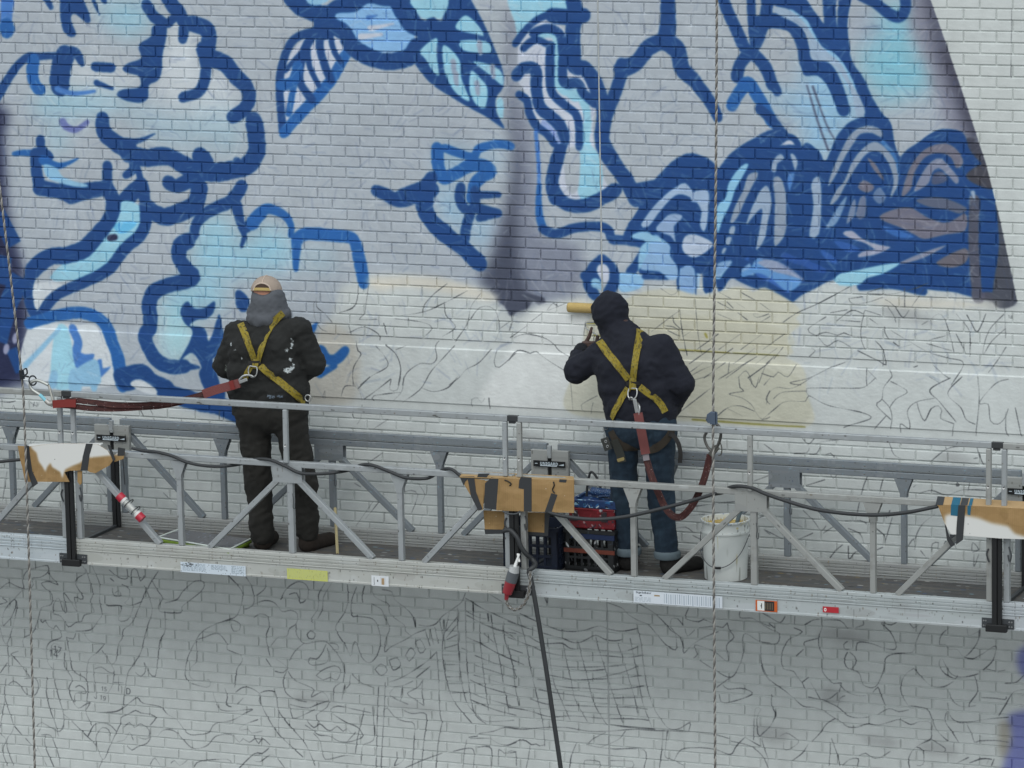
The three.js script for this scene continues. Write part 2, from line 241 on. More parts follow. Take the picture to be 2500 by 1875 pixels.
    for (const a of [[1320, 0, 1480, -60, 1640, 0, 1580, 160, 1520, 140, 1460, 160, 1410, 150, 1360, 80], [1700, 220, 1780, 130, 1880, 200, 1940, 300, 1880, 290, 1740, 260], [1740, 345, 1960, 350, 2000, 440, 1880, 445, 1760, 420], [1850, 520, 2000, 550, 2090, 610, 2100, 720, 2030, 670, 1960, 610], [1400, 430, 1540, 320, 1540, 450, 1560, 640, 1500, 590, 1450, 500], [1600, 380, 1730, 500, 1750, 660, 1820, 850, 1720, 800, 1640, 690, 1600, 560], [1830, 600, 1900, 650, 1970, 750, 1950, 910, 1880, 890, 1820, 770], [2050, 840, 2100, 840, 2100, 1000, 2055, 960]]) F(T2, CY, a);
    for (const [x, y] of [[1680, 560], [1700, 660], [1880, 740], [1900, 400], [2010, 600]]) S(T2, css(140, 152, 172), 40, [x, y - 40, x + 10, y + 50], 30);
    // the small flower beside it
    S(T2, DM, 55, [1600, 1250, 1720, 1290, 1850, 1320, 1900, 1255, 2050, 1215, 2170, 1235]); S(T2, DM, 85, [1545, 1250, 1560, 1420, 1600, 1510, 1720, 1450, 1830, 1395, 1950, 1400, 2000, 1450, 1930, 1490, 1860, 1560, 1840, 1680]); S(T2, D, 90, [1500, 1500, 1420, 1580, 1230, 1660]); S(T2, D, 60, [1035, 1605, 1120, 1625]);
    S(T6, D, 80, [1030, 20, 1120, 60, 1220, 100, 1370, 60, 1500, 10], 110); S(T6, D, 120, [1440, 20, 1440, 160, 1500, 280, 1620, 390, 1750, 490, 1840, 570, 1905, 635], 110);
    S(T6, D, 70, [1745, -10, 1735, 100, 1800, 190, 1865, 150, 1865, 20]); S(T6, D, 55, [1870, 60, 2065, 55], 40); S(T6, D, 70, [1880, 170, 2060, 210], 60); S(T6, D, 55, [2060, 210, 1900, 250]); S(T6, D, 70, [1825, 210, 1790, 330, 1780, 430]);
    S(T6, DM, 95, [-20, 300, 90, 180, 180, 190, 270, 240, 315, 320, 310, 400], 40); S(T6, DM, 40, [352, 680, 352, 560, 360, 440], 80); S(T6, DM, 85, [360, 440, 400, 395, 520, 385, 780, 410, 850, 450, 890, 600, 925, 800]);
    F(T6, DM, [440, 1200, 535, 1128, 505, 1222]); S(T6, DM, 85, [565, 1370, 620, 1440, 700, 1440, 775, 1365], 60); S(T6, DM, 60, [555, 1565, 690, 1500], 30);
    // the striped fall
    F(T3, CY, [20, -90, 540, -90, 490, 80, 360, 100, 230, 160, 100, 310, 60, 200]);
    F(T3, W, [100, 360, 250, 180, 340, 160, 440, 220, 510, 320, 540, 560, 640, 620, 760, 830, 720, 1000, 720, 1200, 800, 1480, 850, 1660, 440, 1660, 430, 1500, 500, 1250, 360, 1180, 200, 1050, 150, 800, 60, 640, 80, 540]);
    F(T3, CY, [600, 850, 680, 870, 705, 1050, 690, 1200, 760, 1300, 800, 1480, 760, 1660, 600, 1660, 600, 1250, 640, 1000]); F(T3, LAV, [480, 1290, 600, 1270, 590, 1600, 500, 1600]); F(T3, CY, [420, 740, 600, 760, 640, 830, 560, 860, 480, 800]);
    S(T3, CY, 48, [240, 300, 390, 300, 410, 450, 415, 700, 480, 780]); S(T3, D, 46, [60, 370, 160, 240, 260, 160, 380, 110]); S(T3, D, 48, [130, 410, 230, 335, 360, 385]); S(T3, D, 58, [210, 280, 320, 240, 430, 280, 462, 420, 460, 600, 480, 700, 590, 705, 640, 790, 730, 870], 70);
    S(T3, D, 66, [360, 385, 355, 600, 370, 780, 470, 880, 570, 960, 600, 1080, 600, 1240], 50); S(T3, D, 78, [70, 640, 130, 575, 230, 590, 240, 760, 270, 900, 360, 985, 430, 1050, 470, 1150, 440, 1260, 400, 1400, 370, 1550, 400, 1680], 90); S(T3, D, 56, [95, 800, 160, 850, 180, 950, 240, 1060, 330, 1130, 390, 1210]);
    S(T3, css(140, 160, 205), 40, [300, 1040, 380, 1110, 430, 1200], 24); S(T3, M, 26, [235, 1100, 258, 1400, 265, 1680]);
    S(T3, D, 100, [545, -90, 545, 0, 570, 130, 545, 260, 550, 420, 560, 560, 640, 570, 700, 640, 760, 760, 800, 880, 810, 1010, 795, 1150, 830, 1280, 920, 1420, 1000, 1530, 1080, 1680], 110); S(T3, D, 100, [370, 130, 500, 145, 640, 130]);
    S(T3, D, 85, [1345, -90, 1345, 0, 1350, 180, 1335, 330], 120); S(T3, D, 105, [1340, 340, 1180, 410, 1080, 530, 950, 585]); S(T3, D, 125, [1330, 345, 1430, 430, 1475, 590, 1580, 680], 90); S(T3, D, 90, [1560, 670, 1680, 830, 1770, 990], 70); S(T3, D, 85, [960, 540, 945, 650, 900, 800, 850, 920, 820, 1010]);
    S(T3, D, 105, [1190, 1680, 1330, 1520, 1440, 1420, 1560, 1375, 1680, 1430, 1740, 1540, 1770, 1680], 140);
    S(T3, D, 80, [1800, -60, 1825, 20, 1870, 130, 1940, 280, 2000, 410]); S(T3, D, 55, [2050, -50, 2060, 200, 2085, 400]); S(T3, D, 95, [2190, -60, 2175, 150, 2110, 380], 50); S(T3, D, 82, [2050, 430, 1970, 530, 1930, 650]); S(T3, D, 80, [2060, 440, 2170, 560, 2230, 720]); S(T3, DM, 82, [1890, 890, 1960, 770, 2020, 695, 2100, 800, 2170, 920, 2230, 1030]);
    S(T3, D, 125, [1780, 1620, 1840, 1480, 1920, 1370, 2030, 1290, 2150, 1220, 2240, 1170]); S(T3, CY, 55, [1860, 1680, 1900, 1530, 2000, 1400], 40); S(T3, D, 75, [1990, 1680, 2060, 1540, 2190, 1470]);
    S(T7, D, 90, [370, -20, 440, 100, 560, 150, 680, 140, 800, 80, 910, 10]); S(T7, DM, 34, [262, -20, 262, 200, 290, 330], 60); S(T7, D, 62, [290, 340, 400, 385, 560, 335, 760, 322, 850, 355, 880, 430, 1000, 440, 1140, 470, 1150, 530, 1080, 650, 1030, 710]);
    F(T7, L, [1140, 470, 1360, 470, 1440, 620, 1430, 720, 1140, 700, 1100, 660]); F(T7, css(136, 180, 214), [930, 720, 1130, 740, 1120, 840, 950, 870]);
    F(T7, D, [1010, -30, 1740, -30, 1740, 780, 1690, 880, 1650, 860, 1620, 650, 1440, 620, 1370, 540, 1340, 450, 1200, 410, 985, 415, 1020, 300, 1110, 180, 1060, 80]);
    F(T7, D, [1735, -30, 2230, -30, 2230, 860, 2090, 845, 1960, 790, 1880, 760, 1760, 830]);
    for (const [c, w, p, e] of [[CY, 84, [1900, -20, 1830, 160, 1790, 340], 40], [W, 46, [1925, 165, 1895, 300, 1870, 395], 36], [L, 44, [2050, 30, 1980, 190], 20], [L, 84, [2160, 10, 2050, 260, 1995, 390], 30], [W, 58, [2190, 190, 2140, 400, 2115, 500], 40], [W, 40, [1850, 420, 1820, 545], 24], [L, 60, [1770, 730, 1830, 660, 1890, 625], 20], [css(52, 100, 172), 70, [2000, 120, 1900, 560], 40], [css(46, 92, 164), 60, [2100, 600, 1960, 560], 30]]) S(T7, c, w, p, e);
    F(T7, css(124, 160, 200), [1965, 700, 2090, 610, 2212, 645, 2212, 720, 2080, 735]);
    S(T7, L, 58, [1130, 310, 1250, 170, 1390, 60, 1500, 40, 1570, 100], 40); S(T7, css(112, 150, 196), 60, [1270, 370, 1350, 270, 1450, 230], 30); S(T7, L, 60, [1655, 190, 1660, 290, 1640, 350], 30); F(T7, W, [1470, 440, 1560, 400, 1680, 440, 1720, 500, 1600, 570, 1490, 540]); S(T7, L, 50, [1180, 440, 1240, 420, 1330, 460], 20);
    S(T7, D, 46, [1130, 700, 1230, 690, 1350, 745, 1150, 745], 36); F(T7, css(136, 176, 212), [1455, 660, 1560, 670, 1560, 880, 1470, 890]); S(T7, D, 30, [1440, 640, 1435, 800, 1445, 905], 10); S(T7, D, 26, [1580, 640, 1585, 905], 8); S(T7, css(150, 184, 214), 26, [1608, 680, 1605, 840], 10);
    S(T7, D, 78, [800, 605, 710, 690, 680, 800, 730, 900]); S(T7, D, 78, [790, 605, 880, 690, 885, 800, 840, 900]); S(T7, D, 70, [650, 740, 780, 750]); S(T7, W, 90, [800, 690, 820, 760], 60); S(T7, L, 70, [740, 800, 780, 840], 30);
    // right: arches and planes
    S(T4, D, 90, [60, -70, 150, 0, 330, 60, 430, 180, 540, 300, 650, 400, 720, 560, 810, 700, 880, 850, 950, 970, 1040, 1080]); S(T4, D, 82, [560, -60, 575, 150, 600, 300, 640, 400]); S(T4, D, 66, [690, -60, 680, 200, 695, 430]);
    S(T4, D, 86, [-30, 190, 180, 180, 290, 250, 350, 400, 385, 540, 530, 575, 620, 720, 690, 930]); S(T4, D, 60, [70, -60, 20, 130]); S(T4, D, 72, [830, -40, 960, 30, 1080, 120, 1170, 140, 1215, 60, 1200, -60]); S(T4, D, 62, [10, 570, 90, 700, 130, 775]); S(T4, D, 66, [-20, 920, 90, 1020, 190, 1150]);
    S(T4, L, 50, [240, 110, 400, 230, 470, 380, 620, 500, 740, 700, 850, 930], 60); S(T4, css(70, 76, 100), 14, [430, 730, 540, 1040, 610, 1170], 8); S(T4, css(70, 76, 100), 10, [380, 720, 470, 1020, 560, 1270], 14);
    F(T4, D, [-30, 1280, 100, 1160, 250, 1130, 330, 1210, 340, 1270, 460, 1280, 500, 1350, 580, 1340, 640, 1180, 780, 1050, 900, 1000, 1040, 1040, 1100, 1180, 1140, 1330, 1230, 1260, 1340, 1190, 1460, 1110, 1560, 1090, 1690, 1130, 1720, 1200, 1860, 1330, 1950, 1660, 1960, 1700, -30, 1700]);
    S(T4, css(60, 62, 76), 110, [1760, 1230, 1830, 1330, 1900, 1500, 1960, 1640], 60);
    S(T4, W, 38, [60, 1410, 150, 1270, 240, 1205, 290, 1330, 305, 1480], 24); S(T4, W, 44, [555, 1590, 640, 1390, 720, 1220, 850, 1110, 960, 1085, 1010, 1170], 34); S(T4, W, 42, [620, 1670, 750, 1490, 850, 1340, 930, 1230, 1010, 1230, 1080, 1330, 1130, 1420, 1110, 1680]); S(T4, L, 34, [1020, 1190, 1080, 1280, 1140, 1340], 16);
    S(T4, css(112, 108, 126), 50, [1190, 1660, 1240, 1440, 1330, 1310, 1450, 1250, 1590, 1270, 1690, 1400], 40); S(T4, css(140, 148, 172), 56, [1310, 1600, 1390, 1400, 1490, 1360, 1580, 1400], 30); S(T4, L, 48, [1430, 1490, 1510, 1440, 1640, 1510], 14); S(T4, W, 26, [890, 1340, 960, 1430, 1025, 1550], 30); F(T4, css(120, 118, 138), [800, 1570, 870, 1515, 945, 1560, 880, 1630]);
    S(T4, M, 80, [205, 1300, 225, 1500, 260, 1680], 110); F(T4, W, [330, 1380, 370, 1320, 440, 1340, 430, 1420, 350, 1460]); S(T4, L, 78, [120, 1500, 140, 1680]); S(T4, L, 56, [460, 1490, 450, 1680]); S(T4, L, 60, [10, 1590, 20, 1680]);
    F(T8, D, [-30, -30, 1950, -30, 1960, 120, 2030, 250, 2120, 640, 2150, 930, 1800, 922, 1420, 812, 1380, 905, 1100, 850, 820, 862, 800, 812, 600, 775, 440, 850, 330, 905, 200, 1005, 80, 1015, 100, 905, -30, 860]);
    F(T8, css(68, 70, 84), [1960, 120, 2035, 260, 2115, 620, 2150, 935, 1830, 935, 1850, 850, 1980, 850, 1985, 400]);
    for (const [c, w, a, e] of [[L, 60, [60, -20, 50, 200, 20, 410], 30], [css(120, 158, 196), 92, [165, -20, 150, 200, 130, 450], 80], [css(58, 116, 188), 96, [290, -20, 280, 250, 270, 420], 60], [W, 56, [455, -20, 455, 250, 440, 410], 50], [L, 30, [640, 40, 590, 140], 10], [L, 76, [700, 60, 630, 230, 560, 330], 40], [W, 40, [790, 70, 730, 280], 14], [css(140, 158, 184), 60, [850, 80, 810, 240], 40], [W, 42, [700, 375, 850, 455, 980, 500, 1080, 500], 20], [W, 44, [820, 580, 950, 545, 1070, 500], 14], [css(140, 146, 170), 44, [1040, 650, 1300, 560, 1530, 485], 20], [css(52, 100, 172), 60, [960, 270, 1150, 335, 1300, 390], 20], [css(122, 138, 172), 54, [-20, 625, 150, 650, 340, 770], 20], [css(50, 96, 168), 70, [-20, 700, 120, 790, 220, 860], 30], [css(44, 92, 164), 60, [500, 530, 660, 660], 30], [css(34, 78, 148), 70, [200, 560, 520, 690], 40], [css(110, 134, 170), 34, [1010, 360, 1090, 420], 10], [W, 26, [1170, 460, 1290, 466], 20], [css(90, 122, 170), 40, [1590, 745, 1740, 690], 30], [css(36, 78, 150), 60, [1540, 680, 1720, 640], 40]]) S(T8, c, w, a, e);
    F(T8, css(118, 114, 130), [1010, 245, 1120, 185, 1300, 170, 1420, 240, 1560, 265, 1690, 180, 1722, 200, 1718, 350, 1600, 372, 1400, 420, 1250, 350, 1140, 290]); F(T8, css(112, 120, 144), [1320, 60, 1500, 80, 1720, 170, 1700, 200, 1500, 150]); S(T8, D, 66, [1320, 195, 1480, 225, 1650, 235], 50); F(T8, css(112, 106, 118), [1480, 615, 1700, 520, 1745, 610, 1560, 640]); S(T8, css(78, 78, 96), 66, [1790, 50, 1790, 400, 1810, 760, 1830, 925], 80);
    F(T8, CY, [620, 795, 650, 730, 850, 680, 1050, 640, 1160, 638, 1020, 720, 880, 760, 810, 812]); S(T8, CY, 30, [660, 800, 760, 820], 12);
  });
  layer(1.0, () => {                                      // the right side again, closer in
    const A1 = tile(1480, 380, 2.538), A2 = tile(1960, 300, 2.35), A3 = tile(1740, 0, 2.538), W2 = css(142, 160, 182), W3 = css(134, 148, 166), G2 = css(106, 105, 120), B2m = css(70, 118, 178);
    F(A3, D, [290, 100, 370, 80, 480, 110, 560, 190, 600, 330, 610, 380, 720, 400, 790, 520, 835, 640, 830, 690, 795, 705, 760, 650, 715, 540, 650, 470, 560, 460, 545, 300, 500, 210, 420, 180, 340, 180, 290, 260, 265, 300, 230, 250, 230, 130]);
    F(A3, D, [420, -60, 560, -20, 620, 60, 690, 160, 700, 60, 690, -60, 775, -60, 750, 100, 770, 250, 800, 320, 850, 390, 920, 480, 960, 590, 1000, 690, 1065, 740, 1110, 860, 1130, 960, 1060, 960, 1040, 830, 960, 770, 930, 680, 900, 590, 850, 450, 770, 340, 680, 290, 620, 190, 560, 80, 460, 20]);
    F(A3, D, [795, -60, 865, -60, 830, 150, 848, 330, 800, 330, 788, 150]);
    F(A3, css(146, 166, 186), [370, 58, 450, 50, 560, 130, 640, 250, 720, 330, 800, 400, 850, 500, 910, 600, 945, 700, 900, 735, 850, 560, 780, 440, 720, 385, 612, 365, 590, 230, 520, 150, 430, 105]);
    F(A1, D, [240, 270, 330, 170, 430, 90, 540, 38, 620, 68, 668, 140, 672, 690, 440, 690, 395, 620, 380, 540, 270, 470, 140, 440, 170, 380]);
    F(A1, D, [684, 170, 730, 130, 800, 20, 850, -20, 1269, -20, 1269, 600, 1100, 600, 1050, 640, 930, 610, 690, 670]);
    for (const [c, p] of [[css(150, 172, 198), [215, 430, 290, 320, 370, 240, 440, 190, 490, 170, 540, 230, 560, 280, 500, 250, 450, 240, 400, 270, 330, 350, 260, 440]], [css(150, 172, 198), [545, 225, 630, 220, 632, 330, 625, 420, 605, 472, 580, 430, 590, 350, 560, 290, 525, 285]], [css(136, 160, 192), [310, 460, 350, 400, 400, 362, 470, 370, 460, 400, 420, 440, 430, 540, 400, 500]], [css(172, 184, 202), [468, 560, 490, 500, 540, 488, 610, 510, 662, 550, 600, 610, 540, 632, 490, 610]], [css(132, 166, 200), [215, 690, 260, 600, 270, 540, 390, 550, 395, 620, 440, 690, 440, 760, 390, 770, 330, 720, 230, 710]], [L, [150, 505, 200, 475, 270, 480, 300, 540, 250, 528]],
      [css(124, 158, 196), [465, 700, 545, 700, 540, 868, 462, 870]], [css(132, 180, 208), [830, 70, 882, 52, 840, 140, 800, 210, 770, 300, 720, 400, 690, 480, 686, 320, 740, 260, 760, 170]], [W3, [880, 120, 942, 108, 900, 200, 860, 280, 820, 370, 790, 412, 768, 412, 800, 310, 850, 210]], [W2, [772, 440, 800, 440, 790, 490, 760, 484]], [W2, [745, 510, 776, 505, 765, 552, 740, 550]], [W2, [725, 575, 746, 574, 730, 606, 714, 606]], [W2, [925, 270, 970, 200, 1002, 190, 1022, 260, 1020, 330, 1000, 420, 980, 520, 928, 584, 950, 460, 965, 330, 900, 390, 868, 432, 880, 380]], [W3, [1034, 160, 1050, 130, 1082, 140, 1110, 220, 1116, 330, 1110, 480, 1048, 562, 1040, 500, 1045, 300]], [B2m, [1120, 140, 1180, 118, 1212, 300, 1200, 500, 1138, 502, 1150, 300]], [W2, [1020, 92, 1040, 20, 1080, -10, 1104, 18, 1060, 50, 1050, 100]], [W2, [1140, -10, 1170, 0, 1196, 80, 1186, 140, 1160, 60]], [W2, [1212, 10, 1275, -5, 1275, 100, 1220, 80]],
      [css(92, 142, 196), [830, 732, 900, 690, 930, 640, 1000, 660, 1090, 730, 1212, 772, 1130, 842, 1030, 770, 940, 728, 850, 752]], [css(138, 150, 176), [940, 660, 1030, 650, 1110, 700, 1206, 762, 1130, 742, 1020, 712]], [css(122, 158, 196), [690, 670, 782, 655, 720, 730, 688, 764]]]) F(A1, c, p);
    F(A2, D, [-10, 160, 90, 160, 130, 220, 200, 70, 300, -20, 480, -30, 530, 130, 560, 200, 600, 190, 650, 130, 740, 60, 830, 38, 920, 60, 960, 160, 1040, 260, 1110, 420, 1100, 960, -10, 760]);
    for (const [c, p] of [[W3, [145, 365, 170, 270, 230, 140, 270, 70, 330, 25, 400, 18, 452, 45, 450, 86, 400, 60, 330, 65, 290, 120, 240, 200, 190, 300]], [W3, [155, 472, 190, 390, 240, 330, 280, 230, 340, 150, 410, 108, 470, 140, 530, 220, 548, 300, 540, 370, 500, 432, 520, 330, 490, 230, 440, 170, 380, 170, 330, 220, 260, 330, 200, 440]], [G2, [566, 422, 600, 290, 650, 200, 720, 140, 820, 118, 890, 160, 922, 230, 880, 262, 850, 200, 780, 175, 700, 200, 640, 290, 620, 380]], [css(120, 126, 148), [638, 392, 690, 280, 740, 220, 790, 203, 840, 250, 895, 320, 880, 352, 830, 300, 780, 260, 740, 290, 720, 350]], [css(68, 78, 106), [740, 350, 750, 290, 800, 280, 830, 330, 780, 352]], [G2, [315, 370, 350, 328, 412, 370, 370, 402]], [G2, [370, 200, 420, 240, 467, 332, 440, 310, 400, 260]], [css(92, 116, 150), [400, 420, 440, 370, 478, 430, 440, 467]],
      [W2, [48, 350, 80, 308, 102, 340, 106, 470, 92, 640, 38, 652, 60, 480]], [css(112, 142, 176), [132, 602, 190, 500, 252, 420, 230, 500, 190, 580, 150, 602]], [css(112, 128, 156), [250, 572, 280, 460, 302, 440, 300, 520, 265, 572]], [css(102, 114, 140), [305, 542, 330, 430, 362, 428, 355, 542]], [css(154, 158, 176), [228, 632, 280, 618, 350, 670, 440, 700, 505, 714, 430, 732, 360, 692, 270, 662]], [css(146, 150, 172), [318, 772, 340, 740, 440, 725, 505, 714, 430, 752]], [css(124, 128, 148), [555, 802, 700, 740, 825, 703, 700, 772, 580, 808]], [css(84, 92, 114), [650, 442, 800, 430, 942, 490, 900, 522, 830, 500, 720, 482]], [G2, [438, 547, 510, 500, 620, 488, 720, 545, 830, 572, 932, 520, 932, 617, 820, 642, 700, 667, 640, 642, 560, 602]], [css(98, 94, 104), [765, 802, 932, 718, 942, 792, 860, 832]], [css(48, 98, 166), [450, 590, 560, 620, 640, 655, 560, 660, 480, 625]], [css(60, 60, 70), [935, 302, 1042, 238, 1094, 372, 1010, 362]], [css(66, 70, 82), [1105, 450, 1135, 478, 1205, 800, 1228, 1030, 1090, 1030, 1125, 700]], [css(40, 84, 152), [180, 680, 260, 690, 330, 730, 250, 740]], [css(40, 84, 152), [100, 730, 170, 760, 200, 810, 140, 790]]]) F(A2, c, p);
    S(A2, css(52, 106, 164), 20, [460, 110, 530, 200, 552, 300], 8); S(A2, css(74, 76, 92), 46, [985, 440, 980, 700, 1000, 1000]); S(A2, W2, 20, [976, 400, 984, 440], 8);
    F(T8, CY, [620, 795, 650, 730, 850, 680, 1050, 640, 1160, 638, 1020, 720, 880, 760, 810, 812]);
  });
  // thin and thick places in the paint: dry streaks along the brush
  layer(0.6, () => {
    for (let i = 0; i < 7000; i++) {
      const x = rr(0, 2480), y = rr(0, 940), [a, b] = toC(x, y), d = mg; g.globalAlpha = rr(0.04, 0.16); g.strokeStyle = rnd() < 0.5 ? css(210, 214, 224) : css(60, 80, 120); g.lineWidth = rr(0.6, 3.4); const t = noise(x * 0.006, y * 0.006) * 6, l = rr(5, 30);
      g.beginPath(); g.moveTo(a, b); g.lineTo(a + Math.cos(t) * l, b + Math.sin(t) * l); g.stroke();
    }
    g.globalAlpha = 1;
  });
  layer(0.5, () => { F(PX, css(184, 189, 187), [2205, -160, 2272, 0, 2311, 110, 2361, 260, 2407, 400, 2442, 540, 2484, 738, 2700, 760, 2700, -500, 2100, -500], false); });
  // primer and the new cream coat
  layer(4, () => {
    F(PX, css(202, 205, 203), [1300, 760, 1400, 735, 1440, 745, 1425, 830, 1395, 925, 1398, 1000, 1180, 985, 1240, 860]);

    F(PX, css(196, 192, 182), [900, 680, 1040, 676, 1120, 690, 1210, 720, 1190, 735, 1000, 700, 930, 712]); F(PX, css(196, 192, 182), [2140, 728, 2400, 738, 2440, 746, 2300, 752, 2180, 748]);
    F(PX, css(112, 118, 168), [2466, 1746, 2560, 1732, 2700, 1740, 2700, 2000, 2440, 2000, 2452, 1860, 2470, 1800]); F(PX, css(112, 118, 168), [2488, 1590, 2560, 1570, 2560, 1660, 2496, 1650]); F(PX, css(150, 148, 138), [2440, 1770, 2466, 1766, 2462, 1836, 2444, 1850]);
    g.globalAlpha = 0.5; for (const [x, y, w, h] of [[2060, 1552, 120, 26], [2030, 1700, 60, 40], [1880, 1790, 90, 40], [2290, 1830, 90, 30], [770, 1712, 120, 14], [1010, 1728, 130, 14], [2150, 1810, 90, 24], [1290, 1070, 80, 24], [2330, 1120, 90, 22], [2200, 765, 90, 30], [2250, 780, 60, 20]]) { const [a, b] = toC(x, y); g.fillStyle = css(140, 142, 142); g.beginPath(); g.ellipse(a, b, w * PXC / 2, h * PXC / 2, 0.06, 0, 7); g.fill(); } g.globalAlpha = 1;
  });
  layer(1.4, () => { F(PX, css(188, 187, 173), [1432, 790, 1500, 750, 1560, 716, 1640, 706, 1720, 722, 1800, 700, 1840, 712, 1866, 702, 1930, 735, 1956, 762, 1942, 778, 1954, 792, 1922, 826, 1938, 862, 1918, 872, 1962, 900, 1970, 960, 1968, 1042, 1690, 1030, 1400, 1012, 1394, 925, 1420, 890]); g.globalAlpha = 0.35; F(PX, css(180, 178, 154), [1560, 790, 1700, 770, 1900, 800, 1930, 850, 1760, 850, 1600, 830]); F(PX, css(174, 172, 152), [1700, 900, 1900, 905, 1962, 940, 1960, 1030, 1700, 1020]); g.globalAlpha = 1; });
  layer(0.7, () => {                                      // yellow caught under the edges of the band
    const Y = css(150, 142, 66); S(PX, Y, 3, [1640, 853, 1780, 862]); S(PX, css(150, 148, 90), 3, [1790, 862, 1900, 868]); S(PX, css(128, 124, 56), 4, [1690, 1025, 1860, 1037, 1965, 1043], 3); S(PX, Y, 4, [1433, 788, 1462, 790]); S(PX, Y, 4, [1450, 819, 1478, 821]); S(PX, Y, 5, [1722, 815, 1726, 824]);
  });
  // ---- pencil and charcoal lines of the under-drawing
  const K = (t, w, ...lines) => { for (const a of lines) { const p = smooth(conv(t, a), false, 4); sn += 1.3; for (let i = 1; i < p.length; i++) { const q = noise(p[i][0] * 0.05, p[i][1] * 0.05, sn), al = 0.56 + 0.6 * q; g.strokeStyle = css(66, 70, 74, Math.max(0.25, Math.min(0.95, al))); g.lineWidth = Math.max(0.7, w * 0.7 * PXC * (1 + 0.6 * q)); g.beginPath(); g.moveTo(p[i - 1][0], p[i - 1][1]); g.lineTo(p[i][0], p[i][1]); g.stroke(); } } };
  layer(0.35, () => {
    g.lineCap = 'round';
    K(T6, 2.6, [880, 820, 870, 940, 830, 1010, 720, 1050], [968, 815, 950, 940, 930, 1060, 890, 1105, 1040, 1105], [525, 925, 530, 1000, 600, 1060, 660, 1130], [505, 960, 510, 1080, 560, 1180, 620, 1210], [1630, 805, 1520, 890, 1440, 980, 1420, 1050], [1800, 865, 1600, 970, 1440, 1040, 1240, 1075], [1605, 960, 1620, 1070, 1700, 1170, 1590, 1250], [1190, 1100, 1420, 1130, 1500, 1180, 1440, 1250], [1910, 890, 1830, 1000, 1800, 1140, 1700, 1290], [1830, 1100, 1900, 1010, 1990, 1000, 2050, 1060, 2070, 1190, 2035, 1290], [2200, 1050, 2160, 1200], [2080, 1180, 2150, 1130], [800, 1160, 820, 1230], [810, 1215, 930, 1170, 1050, 1230, 1060, 1280], [1095, 1140, 1120, 1230]);
    K(T6, 2.6, [860, 1290, 880, 1370, 905, 1400, 840, 1520, 840, 1659], [1030, 1330, 1100, 1410, 1130, 1500, 1000, 1580, 900, 1659], [1110, 1320, 1200, 1400, 1240, 1520, 1220, 1659], [1280, 1330, 1200, 1360], [1255, 1659, 1290, 1560, 1400, 1480, 1500, 1480, 1545, 1430, 1530, 1330, 1560, 1290], [1430, 1659, 1500, 1540, 1600, 1430, 1690, 1330], [1650, 1659, 1740, 1590, 1790, 1530, 1900, 1470, 2000, 1360], [2050, 1370, 2030, 1470, 2070, 1510, 2212, 1390], [1160, 1610, 1150, 1659]);
    K(U2, 2.6, [830, 0, 850, 70, 900, 140, 910, 200], [980, 0, 880, 100], [1155, 20, 1040, 110, 930, 190], [1155, 40, 1150, 110, 1210, 110, 1240, 0], [1265, 0, 1250, 120, 1180, 200], [1010, 200, 1015, 160, 1240, 130], [1470, 0, 1400, 110, 1250, 220], [1720, 0, 1640, 90, 1520, 125, 1420, 95], [1840, 250, 1840, 190, 1890, 180, 1920, 220, 1950, 180], [1985, 180, 1990, 270], [580, 180, 600, 120, 600, 180], [910, 240, 900, 350, 870, 400], [1130, 360, 1010, 440], [830, 320, 840, 350], [740, 160, 770, 80, 860, 80]);
    K(U2, 2, [1090, 640, 860, 800], [1370, 660, 1450, 740], [1240, 980, 1330, 960, 1380, 1000, 1330, 1150], [1380, 900, 1440, 990, 1400, 1090], [1640, 960, 1620, 1050, 1640, 1150, 1600, 1240], [850, 900, 900, 930], [860, 1260, 1000, 1060], [940, 1200, 1060, 1050], [1100, 1150, 1100, 1220], [1400, 1250, 1420, 1170]);
    K(T7, 2.4, [330, 1030, 380, 970, 420, 1000], [340, 1030, 490, 970], [200, 1120, 280, 1060], [50, 1260, 150, 1230, 300, 1260, 380, 1310, 430, 1370, 520, 1420], [10, 1450, 80, 1370, 190, 1390, 240, 1380, 340, 1450, 500, 1550], [10, 1200, 50, 1050], [20, 1260, 160, 1160], [655, 1130, 640, 1240], [770, 1140, 770, 1290], [725, 1140, 725, 1290], [655, 1130, 780, 1135]);
    K(T7, 2.6, [1290, 845, 1380, 900, 1430, 870, 1420, 840], [1580, 940, 1600, 1190, 1630, 1390], [1450, 1030, 1470, 1200, 1510, 1410], [1210, 1210, 1340, 1110, 1450, 1030], [1390, 1070, 1400, 1130, 1460, 1190], [1330, 1160, 1400, 1170, 1440, 1200], [1350, 1200, 1450, 1250], [1480, 1250, 1540, 1210], [1770, 870, 1880, 930], [1850, 960, 1900, 1010], [1940, 1050, 2020, 1110, 1980, 1080], [2110, 1060, 2070, 1060, 2100, 1090, 2200, 1060], [2130, 1130, 2212, 1080], [1770, 1060, 1890, 1110], [1770, 960, 1900, 1030], [1970, 880, 2080, 940], [1930, 970, 2000, 1010], [2130, 970, 2212, 1030]);
    for (let i = 0; i < 12; i++) { const x = 1470 + i * 62, y = 1600 - (i % 3) * 120; K(T7, 2.4, [x, y, x + 180, y - 130]); }
    K(T7, 2.4, [1500, 1610, 1620, 1540, 1760, 1480], [1860, 1560, 1870, 1470], [1940, 1600, 2010, 1540, 2060, 1630, 2050, 1659], [2120, 1640, 2180, 1480], [1780, 1610, 2100, 1420]);
